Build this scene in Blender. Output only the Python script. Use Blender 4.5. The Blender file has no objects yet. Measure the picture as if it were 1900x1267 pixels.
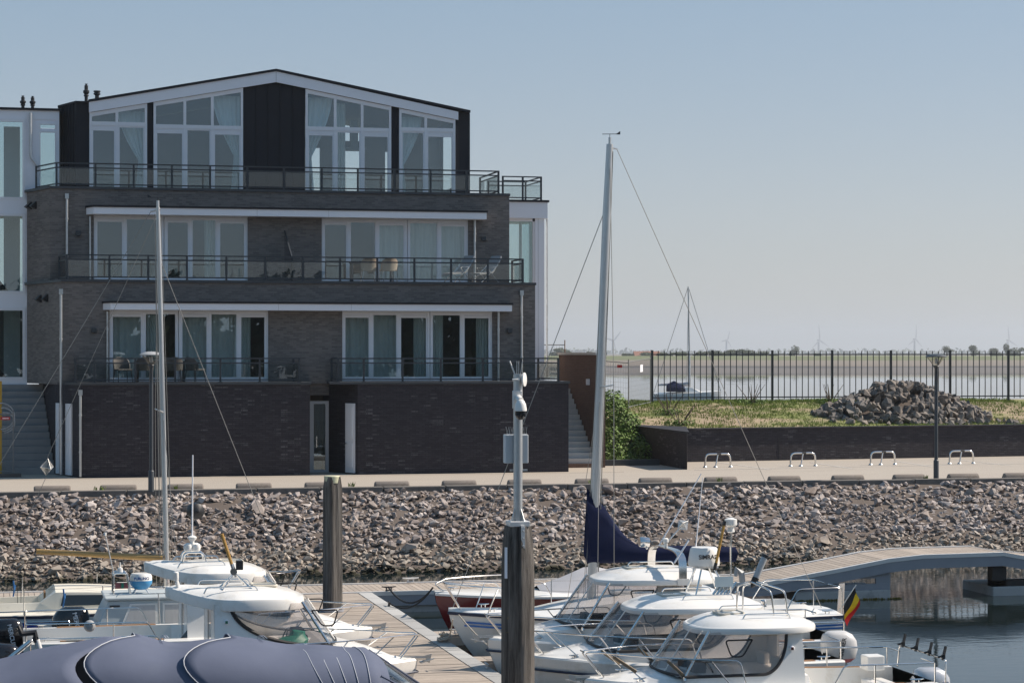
import bpy, bmesh, math, random
from math import sin, cos, pi, radians, atan2, sqrt
from mathutils import Vector, Matrix
random.seed(7)
# ---------------------------------------------------------------- camera / sky / sun / exposure
F_PX = 4100.0          # focal length in photo pixels (photo 1900 wide)
HOR = 655.0            # horizon row
CAMZ = 6.35
YAW = radians(13.2)
SA, CA = sin(YAW), cos(YAW)
SUN_EL, SUN_AZ = radians(42), radians(88)      # azimuth clockwise from +Y
scene = bpy.context.scene
COL = scene.collection
cam_d = bpy.data.cameras.new('camera'); cam = bpy.data.objects.new('camera', cam_d); COL.objects.link(cam)
cam.location = (0, 0, CAMZ); cam.rotation_euler = (radians(90), 0, -YAW)
cam_d.sensor_width = 36; cam_d.lens = F_PX / 1900 * 36
cam_d.shift_y = (HOR - 633.5) / 1900
cam_d.clip_start = 0.5; cam_d.clip_end = 40000
scene.camera = cam
world = bpy.data.worlds.new('World'); scene.world = world; world.use_nodes = True
wn = world.node_tree; wn.nodes.clear()
sky = wn.nodes.new('ShaderNodeTexSky'); sky.sky_type = 'NISHITA'; sky.sun_disc = False
sky.sun_elevation = SUN_EL; sky.sun_rotation = SUN_AZ
sky.air_density = 1.0; sky.dust_density = 0.6; sky.ozone_density = 3.0; sky.altitude = 0
hs = wn.nodes.new('ShaderNodeHueSaturation'); hs.inputs['Saturation'].default_value = 1.36
gm = wn.nodes.new('ShaderNodeGamma'); gm.inputs['Gamma'].default_value = 0.45
tn = wn.nodes.new('ShaderNodeMix'); tn.data_type = 'RGBA'; tn.blend_type = 'MULTIPLY'; tn.inputs[0].default_value = 1; tn.inputs[7].default_value = (.965, .945, 1.0, 1)
bg = wn.nodes.new('ShaderNodeBackground'); bg.inputs['Strength'].default_value = 0.15
wo = wn.nodes.new('ShaderNodeOutputWorld')
wn.links.new(sky.outputs[0], hs.inputs['Color']); wn.links.new(hs.outputs[0], gm.inputs[0]); wn.links.new(gm.outputs[0], tn.inputs[6]); wn.links.new(tn.outputs[2], bg.inputs[0]); wn.links.new(bg.outputs[0], wo.inputs[0])
sun_d = bpy.data.lights.new('sun', 'SUN'); sun_d.energy = 4.0; sun_d.angle = radians(0.5); sun_d.color = (1, 0.885, 0.76)
sun = bpy.data.objects.new('sun', sun_d); COL.objects.link(sun)
sdir = Vector((cos(SUN_EL) * sin(SUN_AZ), cos(SUN_EL) * cos(SUN_AZ), sin(SUN_EL)))
sun.rotation_euler = sdir.to_track_quat('Z', 'Y').to_euler(); sun.location = (30, 20, 60)
scene.view_settings.view_transform = 'Standard'; scene.view_settings.look = 'None'
scene.view_settings.exposure = 0.78; scene.view_settings.gamma = 1.0
scene.render.engine = 'CYCLES'
scene.cycles.use_denoising = True
scene.cycles.max_bounces = 8; scene.cycles.transparent_max_bounces = 24
scene.cycles.caustics_reflective = False; scene.cycles.caustics_refractive = False
scene.cycles.sample_clamp_indirect = 6

# ---------------------------------------------------------------- pixel -> place helpers
def depth_of(px, Y):
    t = (px - 950) / F_PX
    return Y / (CA - t * SA)
def Xp(px, Y):
    t = (px - 950) / F_PX
    return depth_of(px, Y) * (SA + t * CA)
def Zp(py, px, Y):
    return CAMZ - (py - HOR) * depth_of(px, Y) / F_PX
def P(px, py, Y):
    return Vector((Xp(px, Y), Y, Zp(py, px, Y)))
def PG(px, py, z):
    D = (CAMZ - z) * F_PX / (py - HOR); r = (px - 950) / F_PX * D
    return Vector((D * SA + r * CA, D * CA - r * SA, z))
def PD(px, py, D):
    r = (px - 950) / F_PX * D
    return Vector((D * SA + r * CA, D * CA - r * SA, CAMZ - (py - HOR) * D / F_PX))

# ---------------------------------------------------------------- materials
MATS = {}
def new_mat(name):
    m = bpy.data.materials.new(name); m.use_nodes = True
    nt = m.node_tree; nt.nodes.clear()
    out = nt.nodes.new('ShaderNodeOutputMaterial')
    return m, nt, out
def N(nt, t, **kw):
    n = nt.nodes.new(t)
    for k, v in kw.items():
        if k in n.inputs: n.inputs[k].default_value = v
        else: setattr(n, k, v)
    return n
def c4(c): return (c[0], c[1], c[2], 1)
def mul(c, k): return (min(1, c[0] * k), min(1, c[1] * k), min(1, c[2] * k))
def mixc(nt, fac, a, b):
    m = nt.nodes.new('ShaderNodeMix'); m.data_type = 'RGBA'
    if isinstance(fac, (int, float)): m.inputs[0].default_value = fac
    else: nt.links.new(fac, m.inputs[0])
    for i, s in ((6, a), (7, b)):
        if isinstance(s, tuple): m.inputs[i].default_value = c4(s)
        else: nt.links.new(s, m.inputs[i])
    return m.outputs[2]
def ramp(nt, val, pts):
    r = nt.nodes.new('ShaderNodeValToRGB'); e = r.color_ramp.elements
    e[0].position, e[0].color = pts[0][0], c4(pts[0][1]); e[1].position, e[1].color = pts[-1][0], c4(pts[-1][1])
    for p, c in pts[1:-1]:
        x = e.new(p); x.color = c4(c)
    nt.links.new(val, r.inputs[0]); return r.outputs[0]
def noise(nt, vec, scale, detail=4, rough=.55):
    n = N(nt, 'ShaderNodeTexNoise', Scale=scale, Detail=detail, Roughness=rough)
    if vec is not None: nt.links.new(vec, n.inputs['Vector'])
    return n.outputs[0]
def mapping(nt, vec, scale):
    m = nt.nodes.new('ShaderNodeMapping'); m.inputs['Scale'].default_value = scale
    nt.links.new(vec, m.inputs['Vector']); return m.outputs[0]
def bumpn(nt, h, strength, dist=.02):
    b = N(nt, 'ShaderNodeBump', Strength=strength, Distance=dist); nt.links.new(h, b.inputs['Height']); return b.outputs[0]
def mat(name, col, rough=.6, metal=0., var=.12, vs=2.5, bump=0., bs=40, spec=.5, coat=0., coords='Object', stretch=None, dirt=None, island=0., objrand=0.):
    if name in MATS: return MATS[name]
    m, nt, out = new_mat(name)
    p = N(nt, 'ShaderNodeBsdfPrincipled', Roughness=rough, Metallic=metal)
    p.inputs['Specular IOR Level'].default_value = spec
    p.inputs['Coat Weight'].default_value = coat; p.inputs['Coat Roughness'].default_value = .08
    if coords == 'World': vec = N(nt, 'ShaderNodeNewGeometry').outputs['Position']
    else: vec = N(nt, 'ShaderNodeTexCoord').outputs[coords]
    if stretch: vec = mapping(nt, vec, stretch)
    base = mixc(nt, noise(nt, vec, vs, 5), mul(col, 1 - var), mul(col, 1 + var))
    if dirt:
        n2 = noise(nt, vec, dirt[1], 6, .65)
        f = ramp(nt, n2, [(dirt[2], (0, 0, 0)), (min(1, dirt[2] + .2), (1, 1, 1))])
        base = mixc(nt, f, base, dirt[0])
    if island:
        g = N(nt, 'ShaderNodeNewGeometry')
        hv = N(nt, 'ShaderNodeHueSaturation'); nt.links.new(base, hv.inputs['Color'])
        mr = N(nt, 'ShaderNodeMapRange'); mr.inputs[3].default_value = 1 - island; mr.inputs[4].default_value = 1 + island
        nt.links.new(g.outputs['Random Per Island'], mr.inputs[0]); nt.links.new(mr.outputs[0], hv.inputs['Value']); base = hv.outputs[0]
    if objrand:
        g = N(nt, 'ShaderNodeObjectInfo')
        hv = N(nt, 'ShaderNodeHueSaturation'); nt.links.new(base, hv.inputs['Color'])
        mr = N(nt, 'ShaderNodeMapRange'); mr.inputs[3].default_value = 1 - objrand; mr.inputs[4].default_value = 1 + objrand
        nt.links.new(g.outputs['Random'], mr.inputs[0]); nt.links.new(mr.outputs[0], hv.inputs['Value']); base = hv.outputs[0]
    nt.links.new(base, p.inputs['Base Color'])
    if bump:
        nt.links.new(bumpn(nt, noise(nt, vec, bs, 6, .65), bump), p.inputs['Normal'])
    nt.links.new(p.outputs[0], out.inputs[0])
    MATS[name] = m; return m
def glass_mat(name, tint, ior=1.5, rough=0.0, refl_tint=(1, 1, 1)):
    m, nt, out = new_mat(name)
    tr = N(nt, 'ShaderNodeBsdfTransparent', Color=c4(tint)); gl = N(nt, 'ShaderNodeBsdfGlossy', Color=c4(refl_tint), Roughness=rough)
    fr = N(nt, 'ShaderNodeFresnel', IOR=ior); g = N(nt, 'ShaderNodeNewGeometry')
    # sheets seen from either side reflect alike
    ab = N(nt, 'ShaderNodeMath', operation='MULTIPLY_ADD'); mx = nt.nodes.new('ShaderNodeMixShader')
    lw = N(nt, 'ShaderNodeLayerWeight', Blend=.5)
    pw = N(nt, 'ShaderNodeMath', operation='POWER'); nt.links.new(lw.outputs['Facing'], pw.inputs[0]); pw.inputs[1].default_value = 5
    r0 = ((ior - 1) / (ior + 1)) ** 2
    nt.links.new(pw.outputs[0], ab.inputs[0]); ab.inputs[1].default_value = 1 - r0; ab.inputs[2].default_value = r0
    nt.links.new(ab.outputs[0], mx.inputs[0]); nt.links.new(tr.outputs[0], mx.inputs[1]); nt.links.new(gl.outputs[0], mx.inputs[2])
    nt.nodes.remove(fr); nt.nodes.remove(g)
    nt.links.new(mx.outputs[0], out.inputs[0]); MATS[name] = m; return m
def brick_mat(name, c1, c2, mortar, pale_mix=0., rough=.85, spec=.3):
    m, nt, out = new_mat(name)
    g = N(nt, 'ShaderNodeNewGeometry'); sp = nt.nodes.new('ShaderNodeSeparateXYZ'); nt.links.new(g.outputs['Position'], sp.inputs[0])
    ad = N(nt, 'ShaderNodeMath', operation='ADD'); nt.links.new(sp.outputs[0], ad.inputs[0]); nt.links.new(sp.outputs[1], ad.inputs[1])
    cb = nt.nodes.new('ShaderNodeCombineXYZ'); nt.links.new(ad.outputs[0], cb.inputs[0]); nt.links.new(sp.outputs[2], cb.inputs[1])
    br = N(nt, 'ShaderNodeTexBrick', Scale=1.0); br.inputs['Brick Width'].default_value = .23; br.inputs['Row Height'].default_value = .0667
    br.inputs['Mortar Size'].default_value = .008; br.inputs['Bias'].default_value = 0; br.inputs['Mortar Smooth'].default_value = .1
    br.inputs['Color1'].default_value = c4(c1); br.inputs['Color2'].default_value = c4(c2); br.inputs['Mortar'].default_value = c4(mortar)
    nt.links.new(cb.outputs[0], br.inputs['Vector'])
    n1 = noise(nt, g.outputs['Position'], .6, 5); n2 = noise(nt, g.outputs['Position'], 9, 4)
    col = mixc(nt, n1, mul(c1, .8), mul(c2, 1.15))
    mm = nt.nodes.new('ShaderNodeMix'); mm.data_type = 'RGBA'; mm.blend_type = 'MIX'; mm.inputs[0].default_value = .35
    nt.links.new(br.outputs['Color'], mm.inputs[6]); nt.links.new(col, mm.inputs[7]); base = mm.outputs[2]
    if pale_mix:
        # single bricks mixed paler, clustered in patches
        vz = mapping(nt, cb.outputs[0], (4.35, 15, 1)); wn_ = N(nt, 'ShaderNodeTexWhiteNoise', noise_dimensions='2D')
        fl = N(nt, 'ShaderNodeVectorMath', operation='FLOOR'); nt.links.new(vz, fl.inputs[0]); nt.links.new(fl.outputs[0], wn_.inputs['Vector'])
        nn = noise(nt, g.outputs['Position'], .9, 3)
        pr = N(nt, 'ShaderNodeMath', operation='MULTIPLY'); nt.links.new(wn_.outputs['Value'], pr.inputs[0]); nt.links.new(nn, pr.inputs[1])
        f = ramp(nt, pr.outputs[0], [(.44, (0, 0, 0)), (.66, (pale_mix, pale_mix, pale_mix))])
        mk = N(nt, 'ShaderNodeMath', operation='SUBTRACT'); mk.inputs[0].default_value = 1; nt.links.new(br.outputs['Fac'], mk.inputs[1])
        ff = N(nt, 'ShaderNodeMath', operation='MULTIPLY'); nt.links.new(f, ff.inputs[0]); nt.links.new(mk.outputs[0], ff.inputs[1])
        base = mixc(nt, ff.outputs[0], base, (.42, .42, .43))
    p = N(nt, 'ShaderNodeBsdfPrincipled', Roughness=rough); p.inputs['Specular IOR Level'].default_value = spec
    nt.links.new(base, p.inputs['Base Color'])
    hh = N(nt, 'ShaderNodeMath', operation='MULTIPLY_ADD'); nt.links.new(br.outputs['Fac'], hh.inputs[0]); hh.inputs[1].default_value = -1
    nt.links.new(n2, hh.inputs[2])
    nt.links.new(bumpn(nt, hh.outputs[0], .6, .01), p.inputs['Normal'])
    nt.links.new(p.outputs[0], out.inputs[0]); MATS[name] = m; return m

WHITE = mat('white_gelcoat', (.80, .79, .76), .28, var=.05, vs=1.5, spec=.5, coat=.25, dirt=((.58, .54, .46), 1.6, .56))
CREAM = mat('cream_gelcoat', (.74, .70, .60), .4, var=.06, vs=1.5, dirt=((.5, .45, .36), 1.6, .6))
PAINTW = mat('white_window_paint', (.82, .83, .87), .45, var=.03)
FASCIA = mat('white_fascia_panel', (.84, .86, .92), .4, var=.03, vs=.8)
ZINC = mat('dark_zinc_cladding', (.022, .023, .029), .6, var=.25, vs=.8, spec=.2)
RAILM = mat('dark_grey_powder_coat', (.035, .042, .05), .45, var=.1)
COPING = mat('dark_coping_metal', (.05, .055, .062), .5, var=.15)
GALV = mat('galvanised_steel', (.55, .56, .56), .42, metal=.85, var=.18, vs=6, bump=.03)
STEEL = mat('polished_stainless', (.75, .74, .72), .16, metal=1., var=.06, vs=8)
ALU = mat('mast_aluminium', (.62, .62, .61), .38, metal=.75, var=.1, vs=2)
BLACKP = mat('black_plastic', (.018, .018, .02), .42, var=.15)
BLACKG = mat('black_gloss_cowl', (.008, .008, .010), .16, var=.1, coat=.5)
RUBBER = mat('black_rubber', (.015, .015, .017), .6, var=.2)
GREYP = mat('grey_plastic', (.35, .36, .37), .5, var=.1)
TAN_WOOD = mat('varnished_spar_wood', (.42, .26, .09), .4, var=.25, vs=3, stretch=(1, 6, 6))
TEAK = mat('teak', (.33, .17, .07), .5, var=.25, vs=6, stretch=(1, 8, 8))
NAVY = mat('navy_canvas', (.008, .013, .042), .85, var=.3, vs=2.5, bump=.4, bs=4, spec=.08)
COVER = mat('slate_blue_canvas', (.108, .126, .182), .85, var=.16, vs=1.2, bump=.4, bs=2.2, spec=.12, dirt=((.12, .14, .19), 1.5, .55))
COVERG = mat('grey_tarpaulin', (.42, .42, .44), .6, var=.08, vs=1.5, bump=.12, bs=3)
REDH = mat('oxblood_hull_paint', (.16, .012, .016), .25, var=.12, coat=.3)
BLUEH = mat('royal_blue_hull_paint', (.022, .07, .42), .28, var=.12, coat=.3)
GREYH = mat('pale_grey_gelcoat', (.47, .52, .54), .4, var=.06, vs=1.5, dirt=((.38, .42, .43), 1.3, .6))
STRIPE = mat('blue_hull_stripe', (.02, .16, .52), .3, var=.05)
NAVYS = mat('navy_rub_strip', (.012, .025, .06), .4, var=.1)
ROPEW = mat('weathered_white_rope', (.48, .43, .36), .9, var=.25, vs=20, bump=.4, bs=80)
ROPEK = mat('black_rope', (.02, .02, .022), .9, var=.25, vs=20)
ROPEB = mat('blue_rope', (.02, .12, .32), .9, var=.2, vs=20)
GREENP = mat('green_plastic', (.01, .16, .10), .5, var=.1)
REDP = mat('red_plastic', (.45, .02, .02), .5, var=.1)
AMBER = mat('amber_staff', (.44, .25, .06), .5, var=.15)
YELLOWP = mat('yellow_paint', (.46, .27, .02), .6, var=.2, dirt=((.25, .16, .04), 2, .6))
WIRE = mat('rigging_wire', (.30, .29, .27), .45, metal=.6, var=.1)
SEATM = mat('seat_vinyl', (.60, .58, .54), .55, var=.08)
DARKV = mat('dark_dash_vinyl', (.30, .29, .28), .6, var=.15)
CONCRETE = mat('pontoon_concrete', (.44, .44, .43), .85, var=.2, vs=2, bump=.15, bs=15, dirt=((.12, .13, .11), 1.2, .55))
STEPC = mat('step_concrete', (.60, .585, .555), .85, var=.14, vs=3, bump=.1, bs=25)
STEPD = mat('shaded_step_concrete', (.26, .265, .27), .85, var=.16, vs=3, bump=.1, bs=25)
STOPC = mat('wheel_stop_concrete', (.20, .175, .155), .9, var=.25, vs=5, bump=.25, bs=30, dirt=((.12, .10, .08), 4, .55))
KERBC = mat('kerb_concrete', (.15, .14, .13), .9, var=.25, vs=3, bump=.2, bs=25, coords='World')
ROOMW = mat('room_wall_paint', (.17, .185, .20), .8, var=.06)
ROOMD = mat('room_floor_wood', (.16, .12, .09), .5, var=.2, vs=2)
CURT = mat('sheer_curtain', (.78, .86, .90), .9, var=.06, vs=2)
CURT2 = mat('pale_grey_curtain', (.62, .66, .65), .9, var=.08, vs=2)
GLASS = glass_mat('window_glass', (.88, .92, .92), 1.95, refl_tint=(.78, .90, 1))
GLASST = glass_mat('teal_tinted_glass', (.72, .82, .83), 1.9)
RAILG = glass_mat('railing_glass', (.88, .91, .91), 1.55)
BOATG = glass_mat('boat_window_acrylic', (.88, .86, .85), 1.6)
VINYLG = glass_mat('canvas_window_vinyl', (.45, .50, .56), 2.0, rough=.12)
BRICK_B = brick_mat('brown_grey_brick', (.10, .092, .088), (.235, .21, .197), (.20, .188, .182))
BRICK_K = brick_mat('black_brick', (.022, .020, .027), (.048, .042, .052), (.012, .012, .014), pale_mix=.20, rough=.7)
BRICK_S = brick_mat('red_brown_brick', (.15, .092, .07), (.20, .125, .094), (.09, .075, .068))

# ---------------------------------------------------------------- mesh builder
class MB:
    def __init__(s): s.v = []; s.f = []; s.mi = []; s.cur = 0
    def _add(s, vs, fs):
        o = len(s.v); s.v += [tuple(x) for x in vs]; s.f += [tuple(i + o for i in q) for q in fs]; s.mi += [s.cur] * len(fs)
        return s
    def box(s, x0, x1, y0, y1, z0, z1):
        x0, x1 = min(x0, x1), max(x0, x1); y0, y1 = min(y0, y1), max(y0, y1); z0, z1 = min(z0, z1), max(z0, z1)
        return s._add([(x0, y0, z0), (x1, y0, z0), (x1, y1, z0), (x0, y1, z0), (x0, y0, z1), (x1, y0, z1), (x1, y1, z1), (x0, y1, z1)],
                      [(0, 3, 2, 1), (4, 5, 6, 7), (0, 1, 5, 4), (1, 2, 6, 5), (2, 3, 7, 6), (3, 0, 4, 7)])
    def prism(s, poly, off):
        off = Vector(off); poly = [Vector(p) for p in poly]; n = len(poly)
        nrm = Vector((0, 0, 0))
        for i in range(n):
            a, b = poly[i], poly[(i + 1) % n]; nrm += a.cross(b)
        if nrm.dot(off) > 0: poly = poly[::-1]
        return s._add(poly + [p + off for p in poly], [tuple(range(n)), tuple(range(2 * n - 1, n - 1, -1))] + [(i, i + n, (i + 1) % n + n, (i + 1) % n) for i in range(n)])
    def bar(s, a, b, w, h, up=(0, 0, 1)):
        a, b = Vector(a), Vector(b); d = (b - a).normalized(); up = Vector(up)
        if abs(d.dot(up)) > .99: up = Vector((0, 1, 0))
        sd = d.cross(up).normalized(); u = sd.cross(d).normalized()
        q = [a + sd * (w / 2 * i) + u * (h / 2 * j) for i, j in ((-1, -1), (1, -1), (1, 1), (-1, 1))]
        return s.prism(q, b - a)
    def tube(s, pts, r, n=8, closed=False, caps=True):
        pts = [Vector(p) for p in pts]; m = len(pts); rs = r if isinstance(r, (list, tuple)) else [r] * m
        tang = []
        for i in range(m):
            if closed: t = pts[(i + 1) % m] - pts[i - 1]
            else: t = pts[min(i + 1, m - 1)] - pts[max(i - 1, 0)]
            tang.append(t.normalized() if t.length > 1e-9 else Vector((0, 0, 1)))
        u = tang[0].orthogonal().normalized(); vs = []
        for i in range(m):
            u = (u - tang[i] * u.dot(tang[i]))
            u = u.normalized() if u.length > 1e-6 else tang[i].orthogonal().normalized()
            w = tang[i].cross(u)
            vs += [pts[i] + (u * cos(2 * pi * k / n) + w * sin(2 * pi * k / n)) * rs[i] for k in range(n)]
        fs = []
        for i in range(m if closed else m - 1):
            j = (i + 1) % m
            fs += [(i * n + k, i * n + (k + 1) % n, j * n + (k + 1) % n, j * n + k) for k in range(n)]
        if caps and not closed: fs += [tuple(range(n - 1, -1, -1)), tuple(range((m - 1) * n, m * n))]
        return s._add(vs, fs)
    def lathe(s, prof, c=(0, 0, 0), n=16, axis=(0, 0, 1), ref=None):
        ax = Vector(axis).normalized(); u = (Vector(ref) if ref else ax.orthogonal()).normalized(); w = ax.cross(u); c = Vector(c)
        vs = [c + ax * z + (u * cos(2 * pi * k / n) + w * sin(2 * pi * k / n)) * max(r, 1e-4) for r, z in prof for k in range(n)]
        m = len(prof)
        fs = [(i * n + k, i * n + (k + 1) % n, (i + 1) * n + (k + 1) % n, (i + 1) * n + k) for i in range(m - 1) for k in range(n)]
        fs += [tuple(range(n - 1, -1, -1)), tuple(range((m - 1) * n, m * n))]
        return s._add(vs, fs)
    def loft(s, secs, closed=False, cap0=False, cap1=False):
        n = len(secs[0]); vs = [p for q in secs for p in q]; m = len(secs); kk = n if closed else n - 1
        fs = [(i * n + k, i * n + (k + 1) % n, (i + 1) * n + (k + 1) % n, (i + 1) * n + k) for i in range(m - 1) for k in range(kk)]
        if cap0: fs.append(tuple(range(n - 1, -1, -1)))
        if cap1: fs.append(tuple(range((m - 1) * n, m * n)))
        return s._add(vs, fs)
    def build(s, name, material, parent=None, smooth=False, world=True, bevel=0., angle=40, recalc=False):
        me = bpy.data.meshes.new(name)
        off = Vector((0, 0, 0))
        if parent is not None and world:
            q = parent
            while q is not None: off = off + q.location; q = q.parent
        me.from_pydata([(x - off.x, y - off.y, z - off.z) for x, y, z in s.v], [], s.f)
        mm = material if isinstance(material, (list, tuple)) else [material]
        for x in mm: me.materials.append(x)
        if len(mm) > 1: me.polygons.foreach_set('material_index', s.mi)
        if recalc:
            b = bmesh.new(); b.from_mesh(me); bmesh.ops.recalc_face_normals(b, faces=b.faces); b.to_mesh(me); b.free()
        if smooth:
            me.polygons.foreach_set('use_smooth', [True] * len(me.polygons)); me.set_sharp_from_angle(angle=radians(angle))
        me.update()
        o = bpy.data.objects.new(name, me); COL.objects.link(o)
        if parent is not None: o.parent = parent
        if bevel:
            md = o.modifiers.new('bevel', 'BEVEL'); md.width = bevel; md.segments = 2; md.limit_method = 'ANGLE'
        return o
def tag(o, label=None, cat=None, group=None, kind=None):
    if label: o['label'] = label
    if cat: o['category'] = cat
    if group: o['group'] = group
    if kind: o['kind'] = kind
    return o
def thing(name, loc, label, cat, group=None, rz=0.):
    o = bpy.data.objects.new(name, None); COL.objects.link(o); o.location = loc; o.rotation_euler = (0, 0, rz); o.empty_display_size = .3
    return tag(o, label, cat, group)
def copy_tree(o, parent=None):
    c = o.copy(); COL.objects.link(c); c.parent = parent
    for ch in list(o.children): copy_tree(ch, c)
    return c
def arc(c, r, a0, a1, n, u=(1, 0, 0), w=(0, 0, 1)):
    c, u, w = Vector(c), Vector(u), Vector(w)
    return [c + u * (r * cos(a0 + (a1 - a0) * i / n)) + w * (r * sin(a0 + (a1 - a0) * i / n)) for i in range(n + 1)]
def fillet(pts, r, n=4):
    pts = [Vector(p) for p in pts]; out = [pts[0]]
    for i in range(1, len(pts) - 1):
        a, b, c = pts[i - 1], pts[i], pts[i + 1]
        d0 = (a - b); d1 = (c - b); rr = min(r, d0.length * .45, d1.length * .45)
        p0 = b + d0.normalized() * rr; p1 = b + d1.normalized() * rr
        for k in range(n + 1):
            t = k / n; out.append(p0 * (1 - t) ** 2 + b * (2 * t * (1 - t)) + p1 * t ** 2)
    out.append(pts[-1]); return out
def lettering(name, body, size, material, parent, loc, right, up, bold=0.):
    cu = bpy.data.curves.new(name, 'FONT'); cu.body = body; cu.size = size; cu.align_x = 'CENTER'; cu.align_y = 'CENTER'; cu.extrude = .002; cu.offset = bold
    t = bpy.data.objects.new(name, cu); COL.objects.link(t)
    dg = bpy.context.evaluated_depsgraph_get(); me = bpy.data.meshes.new_from_object(t.evaluated_get(dg))
    bpy.data.objects.remove(t); bpy.data.curves.remove(cu)
    r, u = Vector(right).normalized(), Vector(up).normalized(); n = r.cross(u); lo = Vector(loc)
    for v in me.vertices:
        c = v.co.copy(); v.co = lo + r * c.x + u * c.y + n * c.z
    me.materials.clear(); me.materials.append(material); me.name = name
    o = bpy.data.objects.new(name, me); COL.objects.link(o); o.parent = parent
    return o
rnd = random.uniform
# ================================================================ SETTING
PV = 2.1                                   # quay pavement level above the water
KERB_Y = 69.0; WATER_Y = 62.8
def structure(o): o['kind'] = 'structure'; return o
# ---- water
def water_material():
    m, nt, out = new_mat('harbour_water')
    g = N(nt, 'ShaderNodeNewGeometry')
    p = N(nt, 'ShaderNodeBsdfPrincipled', Roughness=.015, IOR=1.333); p.inputs['Base Color'].default_value = (.010, .017, .018, 1)
    v = mapping(nt, g.outputs['Position'], (1.0, 2.2, 1))
    n1 = noise(nt, v, 1.6, 3, .5); n2 = noise(nt, v, 7.0, 2, .5)
    ad = N(nt, 'ShaderNodeMath', operation='MULTIPLY_ADD'); nt.links.new(n2, ad.inputs[0]); ad.inputs[1].default_value = .18; nt.links.new(n1, ad.inputs[2])
    # calm in the basin, livelier in patches
    n3 = noise(nt, g.outputs['Position'], .07, 2)
    f = ramp(nt, n3, [(.40, (.25, .25, .25)), (.62, (1, 1, 1))])
    b = N(nt, 'ShaderNodeBump', Strength=.06, Distance=.08); nt.links.new(ad.outputs[0], b.inputs['Height'])
    ms = N(nt, 'ShaderNodeMath', operation='MULTIPLY'); nt.links.new(f, ms.inputs[0]); ms.inputs[1].default_value = .05
    sp = nt.nodes.new('ShaderNodeSeparateXYZ'); nt.links.new(g.outputs['Position'], sp.inputs[0]); md = N(nt, 'ShaderNodeMapRange'); md.inputs[1].default_value = 100; md.inputs[2].default_value = 130; md.inputs[3].default_value = .05; md.inputs[4].default_value = .012; nt.links.new(sp.outputs[1], md.inputs[0]); nt.links.new(md.outputs[0], ms.inputs[1])
    nt.links.new(ms.outputs[0], b.inputs['Strength'])
    nt.links.new(b.outputs[0], p.inputs['Normal']); nt.links.new(p.outputs[0], out.inputs[0]); return m
WATERM = water_material()
m = MB(); m._add([(-12000, -12000, 0), (12000, -12000, 0), (12000, 14000, 0), (-12000, 14000, 0)], [(0, 1, 2, 3)])
structure(m.build('water', WATERM))
m = MB(); m._add([(-12000, -12000, -3), (12000, -12000, -3), (12000, 14000, -3), (-12000, 14000, -3)], [(0, 1, 2, 3)])
structure(m.build('harbour_bed', mat('harbour_mud', (.05, .045, .035), .9)))
# ---- road / pavement
def road_material():
    m, nt, out = new_mat('sun_bleached_asphalt')
    g = N(nt, 'ShaderNodeNewGeometry'); pos = g.outputs['Position']
    base = mixc(nt, noise(nt, mapping(nt, pos, (.25, 1, 1)), .8, 5), (.35, .31, .265), (.41, .37, .315))
    base = mixc(nt, ramp(nt, noise(nt, pos, 18, 4), [(.3, (0, 0, 0)), (.75, (.5, .5, .5))]), base, (.30, .27, .235))
    st = ramp(nt, noise(nt, mapping(nt, pos, (.15, 1.2, 1)), 1.7, 5, .6), [(.58, (0, 0, 0)), (.75, (.6, .6, .6))])
    base = mixc(nt, st, base, (.27, .24, .205))
    p = N(nt, 'ShaderNodeBsdfPrincipled', Roughness=.9); nt.links.new(base, p.inputs['Base Color'])
    nt.links.new(bumpn(nt, noise(nt, pos, 60, 4), .25, .01), p.inputs['Normal']); nt.links.new(p.outputs[0], out.inputs[0]); return m
ROAD = road_material()
m = MB(); m.box(-70, 90, KERB_Y + .12, 90, 0.6, PV)
structure(m.build('quay_road', ROAD))
m = MB()
x = -70.0
while x < 90:
    m.box(x, x + 1.97, KERB_Y - .18, KERB_Y + .115, 1.5, PV + .035 + rnd(-.008, .008)); x += 2.0
structure(m.build('quay_kerb', KERBC, bevel=.02))
# a strip of paving along the foot of the houses
PAVE = mat('paving_stone', (.38, .335, .28), .9, var=.15, vs=4, bump=.2, bs=20, coords='World')
m = MB(); m.box(-40, 21.9, 75.9, 79.2, PV - .3, PV + .006)
structure(m.build('pavement', PAVE))
# painted parking bays
LINEM = mat('worn_white_road_paint', (.50, .48, .45), .8, var=.15, vs=6, coords='World', dirt=((.33, .30, .27), 3, .52))
A = PG(1275, 857, PV); Bq = PG(1275, 871, PV); Cq = PG(1165, 851, PV); E = PG(1900, 846, PV)
wdir = (E - A); wdir.z = 0; wdir.normalize(); wn_ = Vector((-wdir.y, wdir.x, 0))
Efar = A + wdir * 45
l0, l1 = PG(1290, 872, PV), PG(1900, 860, PV); ld = (l1 - l0).normalized()
m = MB()
q0, q1 = l0, l0 + ld * 45; nn = Vector((-ld.y, ld.x, 0)) * .1
m.prism([q0 + Vector((0, 0, .004)), q1 + Vector((0, 0, .004)), q1 + nn + Vector((0, 0, .004)), q0 + nn + Vector((0, 0, .004))], (0, 0, .003))
for (xa, ya, xb, yb) in ((1339, 858.5, 1426, 871), (1517, 860, 1579, 869.3), (1665, 856, 1728, 866), (1786, 854, 1872, 863.5)):
    a, b = PG(xa, ya, PV + .004), PG(xb, yb, PV + .004); d = (b - a).normalized(); sd = Vector((-d.y, d.x, 0)) * .1
    a = a - d * 1.0
    m.prism([a, b, b + sd, a + sd], (0, 0, .003))
structure(m.build('parking_line', LINEM))

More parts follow.
